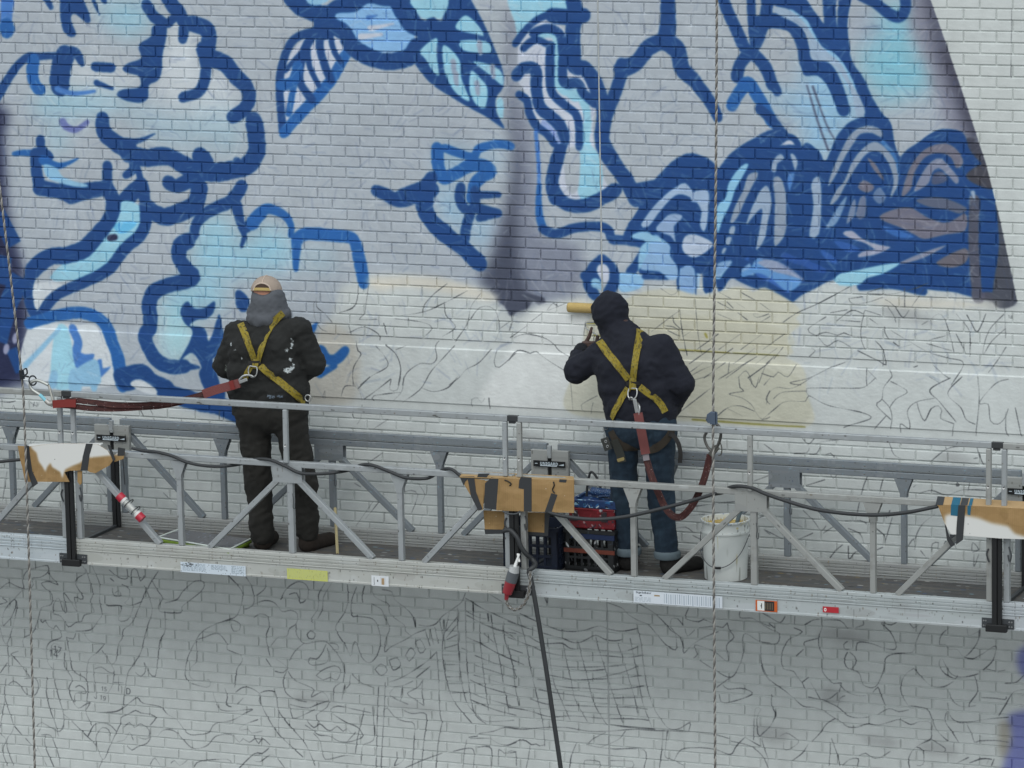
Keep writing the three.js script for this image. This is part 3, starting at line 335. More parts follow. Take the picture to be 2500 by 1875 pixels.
    K(T8, 2.6, [740, 830, 650, 880, 480, 970, 300, 1050, 180, 1130], [590, 910, 480, 970], [735, 930, 760, 970, 880, 965, 1020, 920], [735, 930, 850, 915], [1010, 840, 890, 885, 1100, 890, 1290, 845, 1400, 800], [1370, 850, 1290, 960, 1260, 1005], [1205, 840, 1205, 1000], [1040, 940, 1080, 960, 1130, 1010, 1190, 1090, 1240, 1030], [1060, 1000, 1110, 1070, 1130, 1130], [580, 1050, 720, 1025], [630, 1120, 760, 1030, 860, 1060, 870, 1030, 1000, 1070], [860, 1070, 840, 1150, 835, 1260, 870, 1360], [660, 1115, 830, 1125], [540, 1085, 390, 1190, 460, 1245], [460, 1240, 540, 1215, 640, 1240, 690, 1220, 760, 1245, 880, 1255], [480, 1260, 550, 1330, 640, 1285, 750, 1340], [910, 1100, 980, 1150], [1035, 1170, 1040, 1220, 1070, 1270], [1090, 1200, 1240, 1290, 1400, 1380, 1560, 1430, 1700, 1475, 1600, 1659], [960, 1290, 1020, 1360, 1045, 1490, 990, 1460, 810, 1370], [1030, 1380, 1020, 1500], [1110, 1300, 1150, 1330], [1180, 1340, 1260, 1320], [1430, 1100, 1490, 1060, 1540, 1100, 1590, 1250, 1620, 1380], [1350, 1150, 1400, 1120], [1640, 1060, 1690, 1120], [1730, 1070, 1770, 1140, 1820, 1210, 1890, 1060], [1700, 1130, 1755, 1220, 1755, 1420], [1640, 1230, 1720, 1390], [2040, 1065, 1930, 1180, 1880, 1300, 1870, 1400, 1940, 1290, 2055, 1185], [2060, 1340, 1990, 1450, 1910, 1555], [1310, 1500, 1280, 1510], [1410, 1280, 1550, 1245], [1390, 1310, 1600, 1370]);
    K(T8, 2.4, [590, 1505, 400, 1600, 240, 1640, 330, 1659], [0, 1560, 100, 1590, 140, 1550, 220, 1590, 290, 1490], [180, 1340, 100, 1440], [40, 1480, 100, 1420], [420, 1350, 450, 1370, 400, 1420], [700, 1470, 560, 1520], [885, 1520, 885, 1650], [800, 1515, 930, 1520], [1080, 1535, 1100, 1580, 1060, 1640], [890, 1530, 970, 1610], [1440, 1490, 1520, 1560, 1580, 1600], [1820, 1570, 1825, 1659]);
    K(U4, 2.6, [20, 70, 80, 0], [400, 160, 380, 100, 600, 95, 830, 95, 890, 70, 960, 10], [880, 0, 888, 75], [40, 230, 60, 140, 130, 90, 260, 95, 430, 0], [100, 185, 180, 130, 380, 120], [0, 365, 100, 280, 200, 210, 370, 205, 398, 160, 560, 240, 840, 300, 920, 350, 740, 410, 690, 430], [1100, 0, 1030, 90, 1015, 190, 970, 240, 1090, 360], [1015, 190, 1080, 260, 1100, 350, 1085, 440], [1090, 40, 1170, 80, 1228, 130, 1130, 190, 1080, 260], [1050, 330, 950, 440], [1170, 470, 1170, 400, 1200, 410, 1245, 440, 1250, 390, 1230, 290, 1300, 215, 1460, 180], [1310, 215, 1330, 290, 1375, 370, 1430, 270, 1490, 245, 1520, 290, 1510, 350, 1620, 395], [1590, 10, 1420, 110, 1500, 210, 1640, 380], [1415, 0, 1500, 50], [1690, 0, 1570, 140, 1680, 260, 1725, 360, 1800, 400], [1825, 0, 1835, 200, 1805, 500], [2080, 20, 1970, 60, 1835, 220, 1910, 230, 1930, 370, 1990, 400, 2050, 350, 2080, 270], [2060, 300, 2060, 450, 2080, 500], [2140, 260, 2190, 500], [1620, 400, 1605, 500]);
    K(U4, 2.6, [330, 500, 390, 570, 450, 510], [400, 600, 380, 640, 270, 650], [490, 600, 460, 650, 400, 655], [660, 530, 500, 550, 450, 580], [1070, 540, 1110, 650, 1170, 690], [1160, 540, 1175, 575], [1690, 585, 1560, 610, 1420, 720], [1550, 590, 1555, 610], [1810, 580, 1840, 680, 1870, 740], [1790, 690, 1820, 685], [20, 570, 100, 630], [540, 660, 580, 645, 610, 680], [895, 830, 850, 950, 790, 1210], [1020, 870, 990, 990], [640, 820, 600, 860, 580, 820], [530, 870, 370, 920], [1320, 990, 1430, 960, 1560, 1000, 1700, 955, 1920, 960], [1740, 820, 1755, 870, 1740, 960], [1280, 930, 1300, 915], [1340, 870, 1360, 860], [1640, 920, 1650, 890, 1660, 920, 1640, 920], [350, 1130, 440, 1220, 500, 1300, 540, 1260], [520, 1320, 640, 1240], [430, 1320, 320, 1370], [230, 1220, 340, 1270], [700, 1220, 830, 1215, 880, 1240], [730, 1280, 830, 1330, 860, 1410], [560, 1550, 620, 1470, 680, 1420], [730, 1430, 735, 1540, 790, 1480, 870, 1470], [950, 1270, 1030, 1340, 1040, 1430], [1100, 1190, 1040, 1390], [1460, 1160, 1350, 1250, 1290, 1370], [1220, 1450, 1280, 1370, 1290, 1460], [1430, 1480, 1440, 1410, 1490, 1400, 1480, 1460], [1340, 1470, 1390, 1530], [1540, 1430, 1550, 1390, 1610, 1400, 1640, 1450], [1770, 1470, 1780, 1400, 1830, 1460, 1780, 1480], [1790, 1500, 1790, 1600, 1830, 1500], [1050, 1190, 1080, 1130, 1070, 1180], [20, 1290, 100, 1330, 170, 1370], [930, 1480, 1020, 1440]);
    K(U3, 2.4, [530, 30, 550, 280], [755, 160, 620, 240, 650, 300], [720, 220, 700, 310], [490, 400, 490, 440], [1500, 50, 1730, -20], [1450, 300, 1720, 90], [1950, 0, 1960, 90, 1990, 120, 1870, 145, 1980, 180, 2060, 240, 2100, 310, 2150, 360, 2212, 340], [2030, 0, 2090, 90, 2120, 0], [1770, 330, 1860, 260, 1960, 245, 2080, 290], [1860, 270, 1980, 330], [2212, 120, 2180, 190, 2212, 230], [600, 790, 640, 800], [760, 760, 780, 800], [1260, 1110, 1460, 1080], [1420, 1120, 1680, 1080, 1940, 1050], [1440, 1180, 1660, 1160], [1410, 1280, 1500, 1270, 1560, 1310], [1560, 1340, 1640, 1380], [2212, 830, 2080, 880], [2150, 1180, 2060, 1210], [2170, 1300, 2212, 1330], [1100, 780, 1100, 860]);
    K(U1, 2.4, [0, 210, 80, 215, 130, 205], [250, 215, 310, 250, 310, 215], [280, 250, 290, 215], [320, 250, 330, 210], [100, 270, 115, 240, 125, 280], [1180, 270, 1210, 330], [1270, 280, 1290, 320], [1850, 290, 1850, 360], [280, 460, 310, 500, 280, 560], [370, 470, 370, 530], [410, 470, 420, 540], [800, 860, 900, 1010, 830, 950], [1380, 980, 1500, 1100], [1210, 560, 1240, 540], [490, 1080, 510, 1120, 500, 1060], [60, 800, 20, 1050], [1480, 570, 1500, 620]);
    // lower wall
    K(B1, 2.7, [0, 195, 70, 145, 130, 170, 195, 190, 185, 120, 220, 50, 300, 20, 390, 5, 390, 60, 330, 100, 260, 110, 275, 160, 240, 200], [390, 60, 430, 110, 475, 160, 400, 135, 340, 150, 380, 200, 425, 240, 420, 320, 340, 350, 315, 430, 270, 550, 190, 600, 195, 670], [330, 450, 350, 470, 370, 455, 400, 500, 440, 520, 460, 495, 505, 585, 410, 630, 380, 690, 390, 790, 430, 850], [435, 390, 440, 320, 480, 270, 520, 380, 545, 370, 520, 230, 580, 300, 630, 380, 610, 265, 660, 280, 680, 260, 620, 160, 630, 110, 700, 60, 670, 0], [440, 400, 500, 420, 560, 505, 620, 470, 670, 460, 690, 410, 770, 385, 740, 300, 760, 240, 740, 150, 700, 30], [755, 10, 790, 90, 815, 160, 815, 290, 835, 400, 800, 460, 740, 530, 620, 540], [690, 560, 720, 610, 780, 640, 850, 645, 800, 710, 730, 770, 710, 860, 710, 950, 720, 1020, 705, 1150, 700, 1200, 750, 1310], [545, 590, 600, 605, 620, 560], [545, 590, 570, 730, 590, 850, 630, 890, 690, 920, 710, 950], [530, 720, 530, 830, 590, 930, 565, 1010, 590, 1100, 640, 1170, 700, 1140, 735, 1130, 700, 1190], [490, 660, 440, 640, 420, 680, 470, 690], [500, 710, 460, 770], [440, 800, 440, 920, 480, 1080, 520, 1220, 520, 1330], [385, 920, 380, 1040, 410, 1180, 450, 1290, 480, 1400], [520, 1220, 590, 1280, 700, 1390, 780, 1470, 845, 1590, 900, 1480, 990, 1290], [620, 1000, 650, 985, 690, 1010, 700, 1050, 620, 1050, 610, 1120], [775, 850, 830, 835, 900, 880, 935, 860, 835, 700], [935, 870, 920, 980, 880, 1050], [765, 880, 780, 1000, 790, 1090, 770, 1080], [860, 260, 870, 330, 990, 340, 970, 450, 1040, 450, 1080, 380, 1090, 330], [1000, 160, 1060, 200, 1050, 280, 1020, 310, 1070, 330, 1160, 300], [1200, 190, 1140, 340, 1080, 470, 1010, 530, 1000, 600, 970, 650, 950, 780, 920, 810], [1180, 170, 1220, 260, 1245, 380, 1210, 490, 1180, 600, 1150, 720, 1080, 830, 1045, 890, 1020, 1040, 1010, 1150], [1295, 50, 1230, 150, 1190, 230], [1240, 120, 1290, 210, 1330, 270, 1300, 330, 1310, 380, 1480, 390, 1490, 340, 1640, 220, 1670, 150, 1600, 130, 1500, 210, 1450, 280, 1350, 310], [1350, 380, 1350, 540, 1310, 620, 1290, 780, 1270, 910, 1220, 880, 1180, 800, 1190, 870, 1150, 910, 1110, 880], [895, 40, 970, 100, 1040, 110, 1040, 35], [1070, 150, 1080, 40, 1120, 40, 1150, 130, 1180, 90], [920, 190, 930, 250, 990, 250, 970, 210, 940, 230], [905, 110, 930, 130]);
    K(B1, 2.7, [810, 1205, 960, 1195, 1070, 1120, 1125, 1085, 1170, 1130, 1310, 1160, 1370, 1220, 1450, 1270, 1540, 1380, 1640, 1385, 1710, 1370, 1760, 1300, 1900, 1270, 2010, 1210, 2065, 1180, 1900, 1195, 1800, 1180, 1760, 1100, 1740, 1040], [990, 1300, 990, 1250, 1050, 1220, 1110, 1190, 1150, 1210, 1220, 1220, 1275, 1250, 1230, 1310], [1010, 1330, 1060, 1290, 1100, 1330, 1150, 1300, 1220, 1350, 1220, 1400], [960, 1445, 1020, 1430, 1060, 1370, 1090, 1430, 1070, 1390], [1130, 1410, 1190, 1425, 1230, 1410, 1200, 1460, 1120, 1490, 1080, 1515, 1040, 1480], [1290, 1400, 1340, 1350, 1430, 1360, 1500, 1430, 1580, 1500, 1690, 1480, 1770, 1400, 1890, 1390, 1960, 1450, 1990, 1420, 2040, 1450, 2090, 1420, 2145, 1430], [2110, 1265, 1990, 1310, 1960, 1350, 2030, 1345, 2060, 1375, 2145, 1360], [1230, 1630, 1265, 1580, 1310, 1640], [1400, 1620, 1430, 1600, 1470, 1640, 1530, 1600], [1590, 1650, 1640, 1605, 1860, 1590, 1890, 1620], [1960, 1659, 2080, 1545, 2145, 1545], [1860, 80, 1930, 150, 1985, 230, 1970, 340, 1930, 420, 1860, 450, 1750, 490, 1650, 550, 1580, 660, 1530, 780, 1515, 900, 1540, 950], [2010, 95, 2060, 180, 2080, 300, 2040, 350, 2000, 360], [1850, 460, 1900, 450, 1960, 480, 1960, 530, 1910, 540, 1890, 490], [1610, 610, 1680, 590, 1740, 565, 1800, 570, 1860, 650, 1860, 690, 1970, 740, 1980, 790, 1940, 850, 1920, 1000], [1605, 620, 1610, 780, 1560, 840, 1550, 900, 1590, 940, 1680, 945, 1710, 940, 1720, 980, 1690, 1000, 1570, 970], [1840, 1010, 1860, 1080, 1850, 1140, 1890, 1160], [1930, 1040, 1990, 1000, 2060, 1010, 2130, 1060, 2120, 1110, 2145, 1160], [1990, 1090, 1940, 1140], [720, 1400, 770, 1310, 830, 1295, 900, 1310, 950, 1360], [785, 1470, 790, 1390, 840, 1330, 890, 1350, 900, 1400], [840, 1590, 810, 1659], [300, 1320, 340, 1290, 430, 1340, 490, 1360, 520, 1310], [300, 1390, 330, 1340], [340, 1390, 400, 1390, 430, 1420, 480, 1560, 490, 1650], [370, 1390, 370, 1480, 440, 1650], [300, 1480, 380, 1640], [25, 490, 20, 430, 50, 350, 120, 280, 130, 330, 90, 430, 25, 500], [130, 290, 140, 340, 100, 520, 60, 640, 30, 620, 0, 510], [0, 320, 60, 300, 20, 270], [120, 270, 180, 210], [60, 640, 70, 780, 70, 890], [150, 705, 90, 730, 130, 770, 180, 830, 240, 910], [70, 980, 110, 950, 160, 980, 220, 1060, 290, 1060, 315, 990, 290, 930, 200, 930], [50, 930, 40, 1080, 110, 1320, 60, 1420, 60, 1500, 110, 1640], [120, 1320, 180, 1390], [0, 1380, 50, 1430, 20, 1520, 60, 1640], [0, 885, 60, 800], [40, 1100, 0, 1330], [210, 1420, 300, 1520]);
    K(B2, 2.7, [95, 110, 90, 190, 20, 250], [220, 280, 270, 190, 370, 135, 440, 180, 440, 280], [290, 240, 350, 230, 380, 310, 420, 290], [580, 150, 530, 240, 525, 350, 470, 440, 480, 470], [635, 150, 570, 260, 560, 360, 520, 440], [765, 160, 770, 290, 740, 390, 670, 500, 690, 570, 750, 660, 790, 745, 815, 640, 840, 640, 880, 750, 940, 800, 1000, 750, 1035, 640, 1020, 520, 970, 440, 840, 420, 800, 410, 800, 290, 840, 180], [905, 175, 885, 250, 890, 305], [970, 180, 980, 250, 1060, 300, 1100, 320, 1110, 390, 1160, 440, 1230, 490, 1240, 540, 1290, 580], [960, 320, 1040, 360, 1070, 430, 1110, 520, 1080, 600, 1070, 710, 1120, 670, 1240, 610, 1320, 560, 1400, 530], [1050, 200, 1130, 220, 1150, 280, 1270, 380, 1310, 450, 1320, 510], [1350, 490, 1420, 500, 1490, 480, 1540, 420, 1640, 350, 1700, 300, 1730, 230], [0, 320, 90, 290, 170, 310, 230, 380, 300, 370, 355, 400, 345, 480, 290, 520, 270, 580, 200, 590, 140, 660], [0, 430, 50, 400, 110, 420, 125, 500, 100, 590, 130, 740], [345, 490, 350, 570, 410, 640, 500, 630, 590, 630, 660, 700, 720, 790, 740, 880, 730, 960], [435, 570, 460, 540, 500, 560, 490, 600, 450, 600, 435, 570], [410, 640, 340, 700, 290, 780], [590, 650, 550, 730, 510, 770, 460, 760, 445, 790, 480, 820, 590, 800, 610, 750, 600, 680], [510, 905, 560, 860, 660, 825, 710, 860, 680, 940, 620, 920, 570, 940, 510, 905], [180, 770, 270, 840, 240, 940, 260, 1040, 340, 1100, 430, 1120], [280, 870, 330, 940, 440, 990, 490, 1020, 470, 1080, 560, 1040, 610, 1100, 600, 1160, 510, 1230, 530, 1290], [620, 640, 680, 650, 690, 690, 640, 690], [100, 770, 140, 830], [170, 870, 240, 880, 270, 850], [1320, 630, 1360, 610, 1400, 690, 1360, 720, 1320, 640], [1240, 740, 1280, 680, 1320, 720, 1270, 785, 1240, 740], [1105, 780, 1170, 760, 1200, 820, 1140, 860, 1110, 790], [990, 855, 1040, 810, 1090, 860, 1040, 905, 990, 855], [1495, 710, 1400, 800, 1220, 915, 1100, 960], [1440, 830, 1330, 920]);
    K(B2, 2.7, [45, 1050, 100, 1030, 170, 1040, 190, 1120, 200, 1190, 270, 1290, 360, 1390, 430, 1480, 500, 1640], [40, 1060, 60, 1140, 120, 1260, 190, 1370, 300, 1480, 400, 1570], [205, 1190, 200, 1340, 210, 1400], [295, 1140, 330, 1150, 440, 1170, 520, 1140, 610, 1110], [290, 1150, 310, 1230, 340, 1255, 500, 1180], [430, 1270, 490, 1330, 540, 1300, 600, 1350, 640, 1350, 680, 1320, 730, 1360, 760, 1340, 800, 1380], [420, 1310, 480, 1350, 530, 1390, 620, 1400, 690, 1440, 760, 1450, 840, 1430, 890, 1400, 850, 1330, 760, 1290, 630, 1200, 680, 1155, 820, 1180, 960, 1210], [760, 1450, 830, 1370], [490, 1380, 540, 1440, 570, 1570, 610, 1590, 740, 1560, 820, 1565], [905, 1170, 880, 1280, 850, 1400, 830, 1540], [970, 1160, 985, 1400, 950, 1450, 890, 1480, 880, 1600], [1020, 1000, 1010, 1220, 1000, 1659], [1075, 960, 1065, 1200, 1050, 1450, 1040, 1659], [1060, 1200, 1090, 1170, 1160, 1250, 1240, 1280, 1310, 1300, 1310, 1450, 1295, 1659], [1230, 1190, 1290, 1215, 1390, 1210, 1415, 1260, 1390, 1450, 1370, 1659], [1380, 945, 1340, 1000, 1255, 1050, 1300, 1090, 1390, 1150], [1380, 950, 1375, 1040, 1390, 1140], [1140, 1000, 1220, 985, 1300, 950], [1140, 1010, 1115, 1070, 1260, 1140], [1215, 990, 1200, 1110], [650, 1110, 655, 1010, 700, 970], [720, 1100, 740, 990], [790, 900, 780, 980, 750, 1010], [800, 890, 850, 940, 890, 970, 970, 1000], [1170, 1530, 1170, 1590, 1150, 1640, 1220, 1600, 1240, 1520], [1240, 1659, 1400, 1590, 1540, 1540], [0, 1400, 40, 1460, 70, 1420, 130, 1470], [0, 1560, 70, 1540, 120, 1500], [0, 1600, 50, 1610, 130, 1555, 180, 1570, 250, 1659], [1740, 1430, 1720, 1540, 1710, 1659], [1760, 1410, 1830, 1400], [1840, 1380, 1960, 1360, 2050, 1330, 2145, 1345], [1770, 1420, 1920, 1420, 2000, 1460, 2070, 1475, 2145, 1450], [1630, 1525, 1790, 1505, 1795, 1659], [1830, 1490, 1940, 1500, 1940, 1659], [2000, 1640, 2005, 1510, 2050, 1540, 2145, 1530], [1540, 1290, 1510, 1440, 1490, 1659]);
    // the drawn net
    K(B2, 2.6, [1730, 300, 1735, 600, 1750, 900, 1800, 1200, 1900, 1300], [1790, 310, 1800, 530], [1665, 350, 1670, 600, 1690, 900, 1740, 1120, 1800, 1200], [1600, 380, 1570, 520, 1545, 620, 1545, 760, 1580, 960, 1640, 1120, 1780, 1290], [1520, 450, 1550, 600], [1550, 450, 1555, 620], [1400, 530, 1440, 660], [1440, 530, 1470, 650], [1480, 510, 1510, 640], [1660, 430, 1570, 540], [1660, 490, 1570, 600], [1665, 570, 1580, 610], [1665, 650, 1560, 680], [1550, 735, 1680, 735], [1560, 815, 1685, 815], [1580, 915, 1700, 915], [1590, 970, 1710, 970], [1620, 1045, 1740, 1045], [1495, 710, 1510, 900, 1520, 1190, 1540, 1290], [1730, 270, 1900, 370, 2145, 480], [1740, 380, 1840, 430, 1900, 440], [1740, 410, 1960, 520, 2145, 560], [1860, 480, 2040, 540, 2145, 610], [1740, 590, 1850, 640, 1990, 720, 2145, 790], [1880, 560, 1960, 630], [1850, 400, 1850, 600, 1880, 900, 1920, 1190], [1940, 410, 1960, 560, 2010, 780, 2040, 960], [2045, 460, 2050, 600, 2100, 760, 2145, 920], [1910, 400, 1920, 460], [1700, 680, 1750, 700], [1810, 740, 1960, 800, 2145, 860], [1810, 820, 1960, 870, 2145, 930], [1800, 900, 2000, 960, 2145, 1000], [1770, 940, 1900, 1000, 2145, 1070], [1740, 1030, 1890, 1090, 2100, 1150], [1770, 1100, 1960, 1180, 2145, 1230], [1830, 1230, 1900, 1280, 2130, 1270], [2060, 1060, 2090, 1230], [1930, 240, 2030, 300]);
    K(B3, 2.6, [0, 460, 110, 500, 300, 560, 440, 600, 540, 635, 600, 630, 660, 600, 720, 575, 800, 610, 880, 620, 930, 610], [100, 400, 210, 450, 350, 510, 460, 540, 600, 540, 700, 510, 760, 500, 830, 525, 940, 540, 1055, 520], [0, 515, 160, 580, 280, 640, 440, 640, 510, 680, 620, 685, 800, 700, 940, 710, 1060, 670], [0, 590, 180, 660, 300, 710, 440, 740, 600, 745, 760, 740, 960, 755, 1100, 740], [0, 680, 120, 720], [0, 760, 130, 815], [340, 820, 480, 835, 640, 835, 800, 830, 960, 820], [520, 855, 650, 865, 790, 855], [540, 940, 680, 935, 800, 910, 930, 880, 1060, 830], [340, 900, 540, 940], [240, 935, 360, 950], [600, 940, 820, 930, 960, 920, 1090, 905], [340, 970, 480, 1000, 680, 1010, 830, 1020, 980, 1010, 1110, 990], [250, 1020, 420, 1050, 600, 1070, 760, 1090, 1000, 1085, 1110, 1085], [180, 1095, 330, 1140, 560, 1150, 780, 1160, 1000, 1165, 1140, 1180], [0, 1165, 160, 1190, 340, 1240, 540, 1235, 780, 1255, 1060, 1260, 1150, 1270], [1060, 520, 1090, 640, 1110, 820, 1140, 1000, 1190, 1160, 1250, 1260, 1320, 1340, 1400, 1340, 1490, 1290, 1480, 1360], [1000, 600, 1020, 700, 1050, 850, 1080, 1000, 1110, 1150, 1180, 1330], [900, 640, 940, 760, 990, 930, 1040, 1100, 1060, 1210], [720, 590, 740, 680, 790, 830, 830, 970, 890, 1150, 940, 1290], [580, 640, 610, 770, 650, 920, 690, 1090, 740, 1200, 810, 1310], [450, 630, 480, 790, 520, 960, 550, 1100, 650, 1280], [330, 650, 350, 820, 380, 970, 430, 1090, 510, 1270], [90, 420, 150, 650, 180, 820, 220, 1000, 260, 1180, 290, 1320, 300, 1480], [0, 660, 40, 830, 60, 1000, 90, 1150], [840, 1310, 1000, 1330, 1200, 1345], [0, 1330, 130, 1345, 300, 1330, 480, 1330, 660, 1360, 820, 1360, 1030, 1345, 1200, 1355, 1490, 1365, 1700, 1390, 1810, 1420], [1330, 480, 1340, 440, 1390, 440, 1430, 490], [820, 310, 930, 350, 980, 400, 1060, 450, 1150, 490, 1220, 570, 1290, 650, 1350, 690, 1380, 680, 1370, 560, 1330, 510], [1060, 310, 1180, 380, 1270, 460, 1330, 530, 1400, 580, 1430, 650, 1440, 720, 1500, 660, 1590, 600, 1720, 545], [1480, 350, 1455, 435, 1560, 465, 1600, 445, 1680, 480], [1560, 515, 1690, 500, 1760, 510, 1795, 475, 1810, 530, 1850, 590, 1790, 660, 1800, 790, 1690, 710, 1530, 655, 1550, 730, 1520, 760], [1450, 520, 1470, 580, 1530, 530], [1570, 780, 1680, 850, 1820, 920, 1890, 830, 1925, 720, 1920, 620, 1945, 560, 2050, 620, 2145, 640], [1820, 920, 1710, 1000], [1760, 980, 1800, 1015, 1920, 1010, 1995, 1060, 1770, 1130, 1730, 1060], [2010, 1430, 2015, 1260, 2030, 1170, 2070, 1180, 2040, 1240, 2040, 1340, 2060, 1400, 2145, 1320], [1940, 1410, 1870, 1480, 1820, 1550, 1700, 1510, 1560, 1495, 1420, 1510, 1360, 1600], [1940, 1410, 2060, 1480], [1820, 1440, 1980, 1480, 2080, 1560, 2130, 1659], [1270, 1350, 1260, 1500, 1240, 1659], [1305, 1360, 1290, 1500, 1290, 1570, 1360, 1600, 1440, 1640], [660, 1460, 700, 1420, 800, 1370], [640, 1470, 740, 1490, 860, 1505, 1115, 1515, 1115, 1659], [760, 1490, 900, 1430, 960, 1360], [560, 1460, 520, 1560, 505, 1659], [625, 1659, 630, 1600, 750, 1610, 750, 1659], [840, 1600, 1020, 1608, 1020, 1659], [0, 1480, 90, 1435, 150, 1440, 190, 1470, 230, 1465, 260, 1480, 300, 1470], [180, 1480, 170, 1560, 150, 1659], [0, 1530, 60, 1525, 70, 1640], [1900, 380, 1900, 430, 2000, 435, 2060, 470, 2145, 500], [2080, 390, 2145, 420], [300, 260, 320, 310, 330, 260], [2070, 660, 2070, 760, 2090, 870, 2145, 950]);
    K(B4, 2.7, [0, 390, 70, 430, 150, 470, 190, 420], [270, 420, 265, 485], [470, 445, 420, 450, 350, 490], [0, 485, 80, 530, 140, 560, 140, 620, 100, 650, 0, 635], [100, 510, 60, 480], [265, 515, 330, 545, 280, 580, 220, 610, 170, 700, 160, 790, 180, 850, 260, 870, 290, 920, 330, 960, 350, 1010], [350, 660, 350, 630, 460, 600], [340, 690, 280, 745], [490, 440, 490, 520, 465, 590, 470, 680, 500, 740, 490, 850, 530, 920, 590, 970, 650, 965, 630, 1040], [500, 450, 640, 455, 700, 520], [770, 510, 830, 490, 830, 460], [700, 625, 670, 650, 680, 690, 710, 690], [770, 700, 780, 640, 830, 630, 920, 650, 1000, 680, 1090, 690, 1095, 640, 1060, 560, 980, 480], [700, 715, 675, 770, 690, 830, 730, 850, 770, 800, 760, 750, 720, 715], [730, 855, 800, 890, 830, 980, 930, 995, 1000, 850, 1010, 770, 1070, 730, 1230, 715, 1250, 660, 1290, 560, 1330, 500], [1200, 460, 1240, 515, 1280, 490], [1540, 510, 1470, 570, 1455, 650, 1500, 650, 1530, 690, 1600, 690, 1660, 750, 1760, 640, 1780, 535], [1680, 520, 1690, 580, 1740, 560, 1780, 540], [1660, 755, 1720, 770, 1800, 730, 1910, 665, 1890, 780, 1810, 860], [1460, 770, 1450, 820, 1500, 890, 1580, 930, 1600, 905], [1480, 770, 1530, 870, 1600, 915, 1700, 910, 1770, 890], [1840, 850, 1910, 870], [1930, 875, 1990, 860], [1245, 845, 1180, 890, 1140, 970, 1145, 1060, 1210, 1170], [1250, 850, 1310, 920, 1390, 990, 1490, 995, 1570, 950], [1740, 900, 1765, 1030, 1700, 1130, 1700, 1160], [1535, 1040, 1560, 1110, 1640, 1160, 1750, 1150], [1520, 1130, 1540, 1230, 1600, 1285, 1700, 1285, 1850, 1260, 2020, 1245], [1800, 1085, 1900, 1090, 1990, 1100, 2000, 1080], [1510, 1210, 1500, 1280, 1560, 1370, 1610, 1450], [1680, 1310, 1720, 1390, 1740, 1450, 1780, 1440, 1900, 1435, 2020, 1450], [400, 960, 440, 1030, 480, 1100], [380, 920, 330, 960], [0, 820, 50, 920, 130, 990, 190, 1030, 260, 1090, 340, 1155, 420, 1165, 500, 1190, 560, 1230, 640, 1280, 710, 1325, 790, 1325, 860, 1300, 950, 1310, 1060, 1280, 1130, 1265, 1220, 1305, 1290, 1280, 1380, 1290, 1385, 1350], [380, 1080, 500, 1100, 560, 1090, 610, 1050], [490, 1100, 620, 1160, 700, 1230, 780, 1250, 870, 1245], [680, 1070, 640, 1090, 620, 1160], [640, 980, 700, 1040, 800, 1070, 850, 1065], [910, 1040, 950, 1000, 970, 1050, 1010, 1150], [940, 1230, 1040, 1175, 1120, 1200, 1200, 1185], [1210, 1150, 1350, 1180, 1390, 1250, 1430, 1350, 1520, 1440], [1385, 1350, 1385, 1420, 1310, 1460, 1240, 1510, 1200, 1590, 1210, 1659], [1270, 1490, 1320, 1520, 1320, 1630, 1270, 1640], [1390, 1430, 1500, 1500, 1490, 1530], [600, 1255, 530, 1300, 480, 1370, 410, 1445], [150, 1400, 200, 1375, 250, 1400, 300, 1450, 220, 1510, 180, 1505, 180, 1450], [80, 1060, 80, 1150, 110, 1210, 100, 1260, 60, 1330, 0, 1380], [380, 1465, 330, 1540, 250, 1600], [555, 1450, 560, 1500, 550, 1640], [570, 1420, 620, 1560, 635, 1640], [795, 1560, 850, 1540, 900, 1575, 960, 1580, 1050, 1525], [660, 1640, 720, 1590, 790, 1585, 780, 1650], [0, 1420, 20, 1500, 50, 1590, 40, 1659], [1700, 1620, 1800, 1585, 1880, 1590], [1840, 1630, 1860, 1590], [1880, 1640, 1900, 1590], [1590, 1625, 1690, 1575], [1570, 1460, 1570, 1530], [2145, 900, 2080, 960, 1990, 970], [2145, 1020, 2060, 1040, 1990, 1150, 1940, 1230], [980, 470, 1060, 490, 1110, 460]);
    // numbers pencilled on the bricks
    g.fillStyle = css(60, 64, 68); const txt = (s, x, y, h, r = 0.1) => { const [a, b] = toC(x, y); g.save(); g.translate(a, b); g.rotate(r); g.font = `${h * PXC}px sans-serif`; g.fillText(s, 0, 0); g.restore(); };
    txt('17', 128, 1590, 22, 0.2); txt('14', 118, 1602, 24); txt('15', 246, 1686, 15); txt('19', 242, 1708, 16, 0.2); txt('D', 306, 1694, 22); txt('18', 2460, 777, 10);
    K(B1, 2, [970, 910, 970, 1030], [930, 960, 1010, 965]);
    // the old vertical chalk marks
    K(PX, 1.6, [2452, 735, 2455, 825], [2470, 20, 2468, 190], [1460, 1100, 1465, 1470]);
  });
  { // fine and coarse unevenness of the paint itself
    const im = mg.getImageData(0, 0, MW, MH), d = im.data;
    for (let y = 0; y < MH; y++) for (let x = 0; x < MW; x++) {
      const k = (y * MW + x) * 4, n = 1 + 0.035 * noise(x * 0.013, y * 0.013, 3) + 0.03 * noise(x * 0.07, y * 0.05, 8) + 0.03 * (rnd() - 0.5);
      d[k] *= n; d[k + 1] *= n; d[k + 2] *= n;
    }
    mg.putImageData(im, 0, 0);
  }
}
const muralTex = tex(muralCanvas);
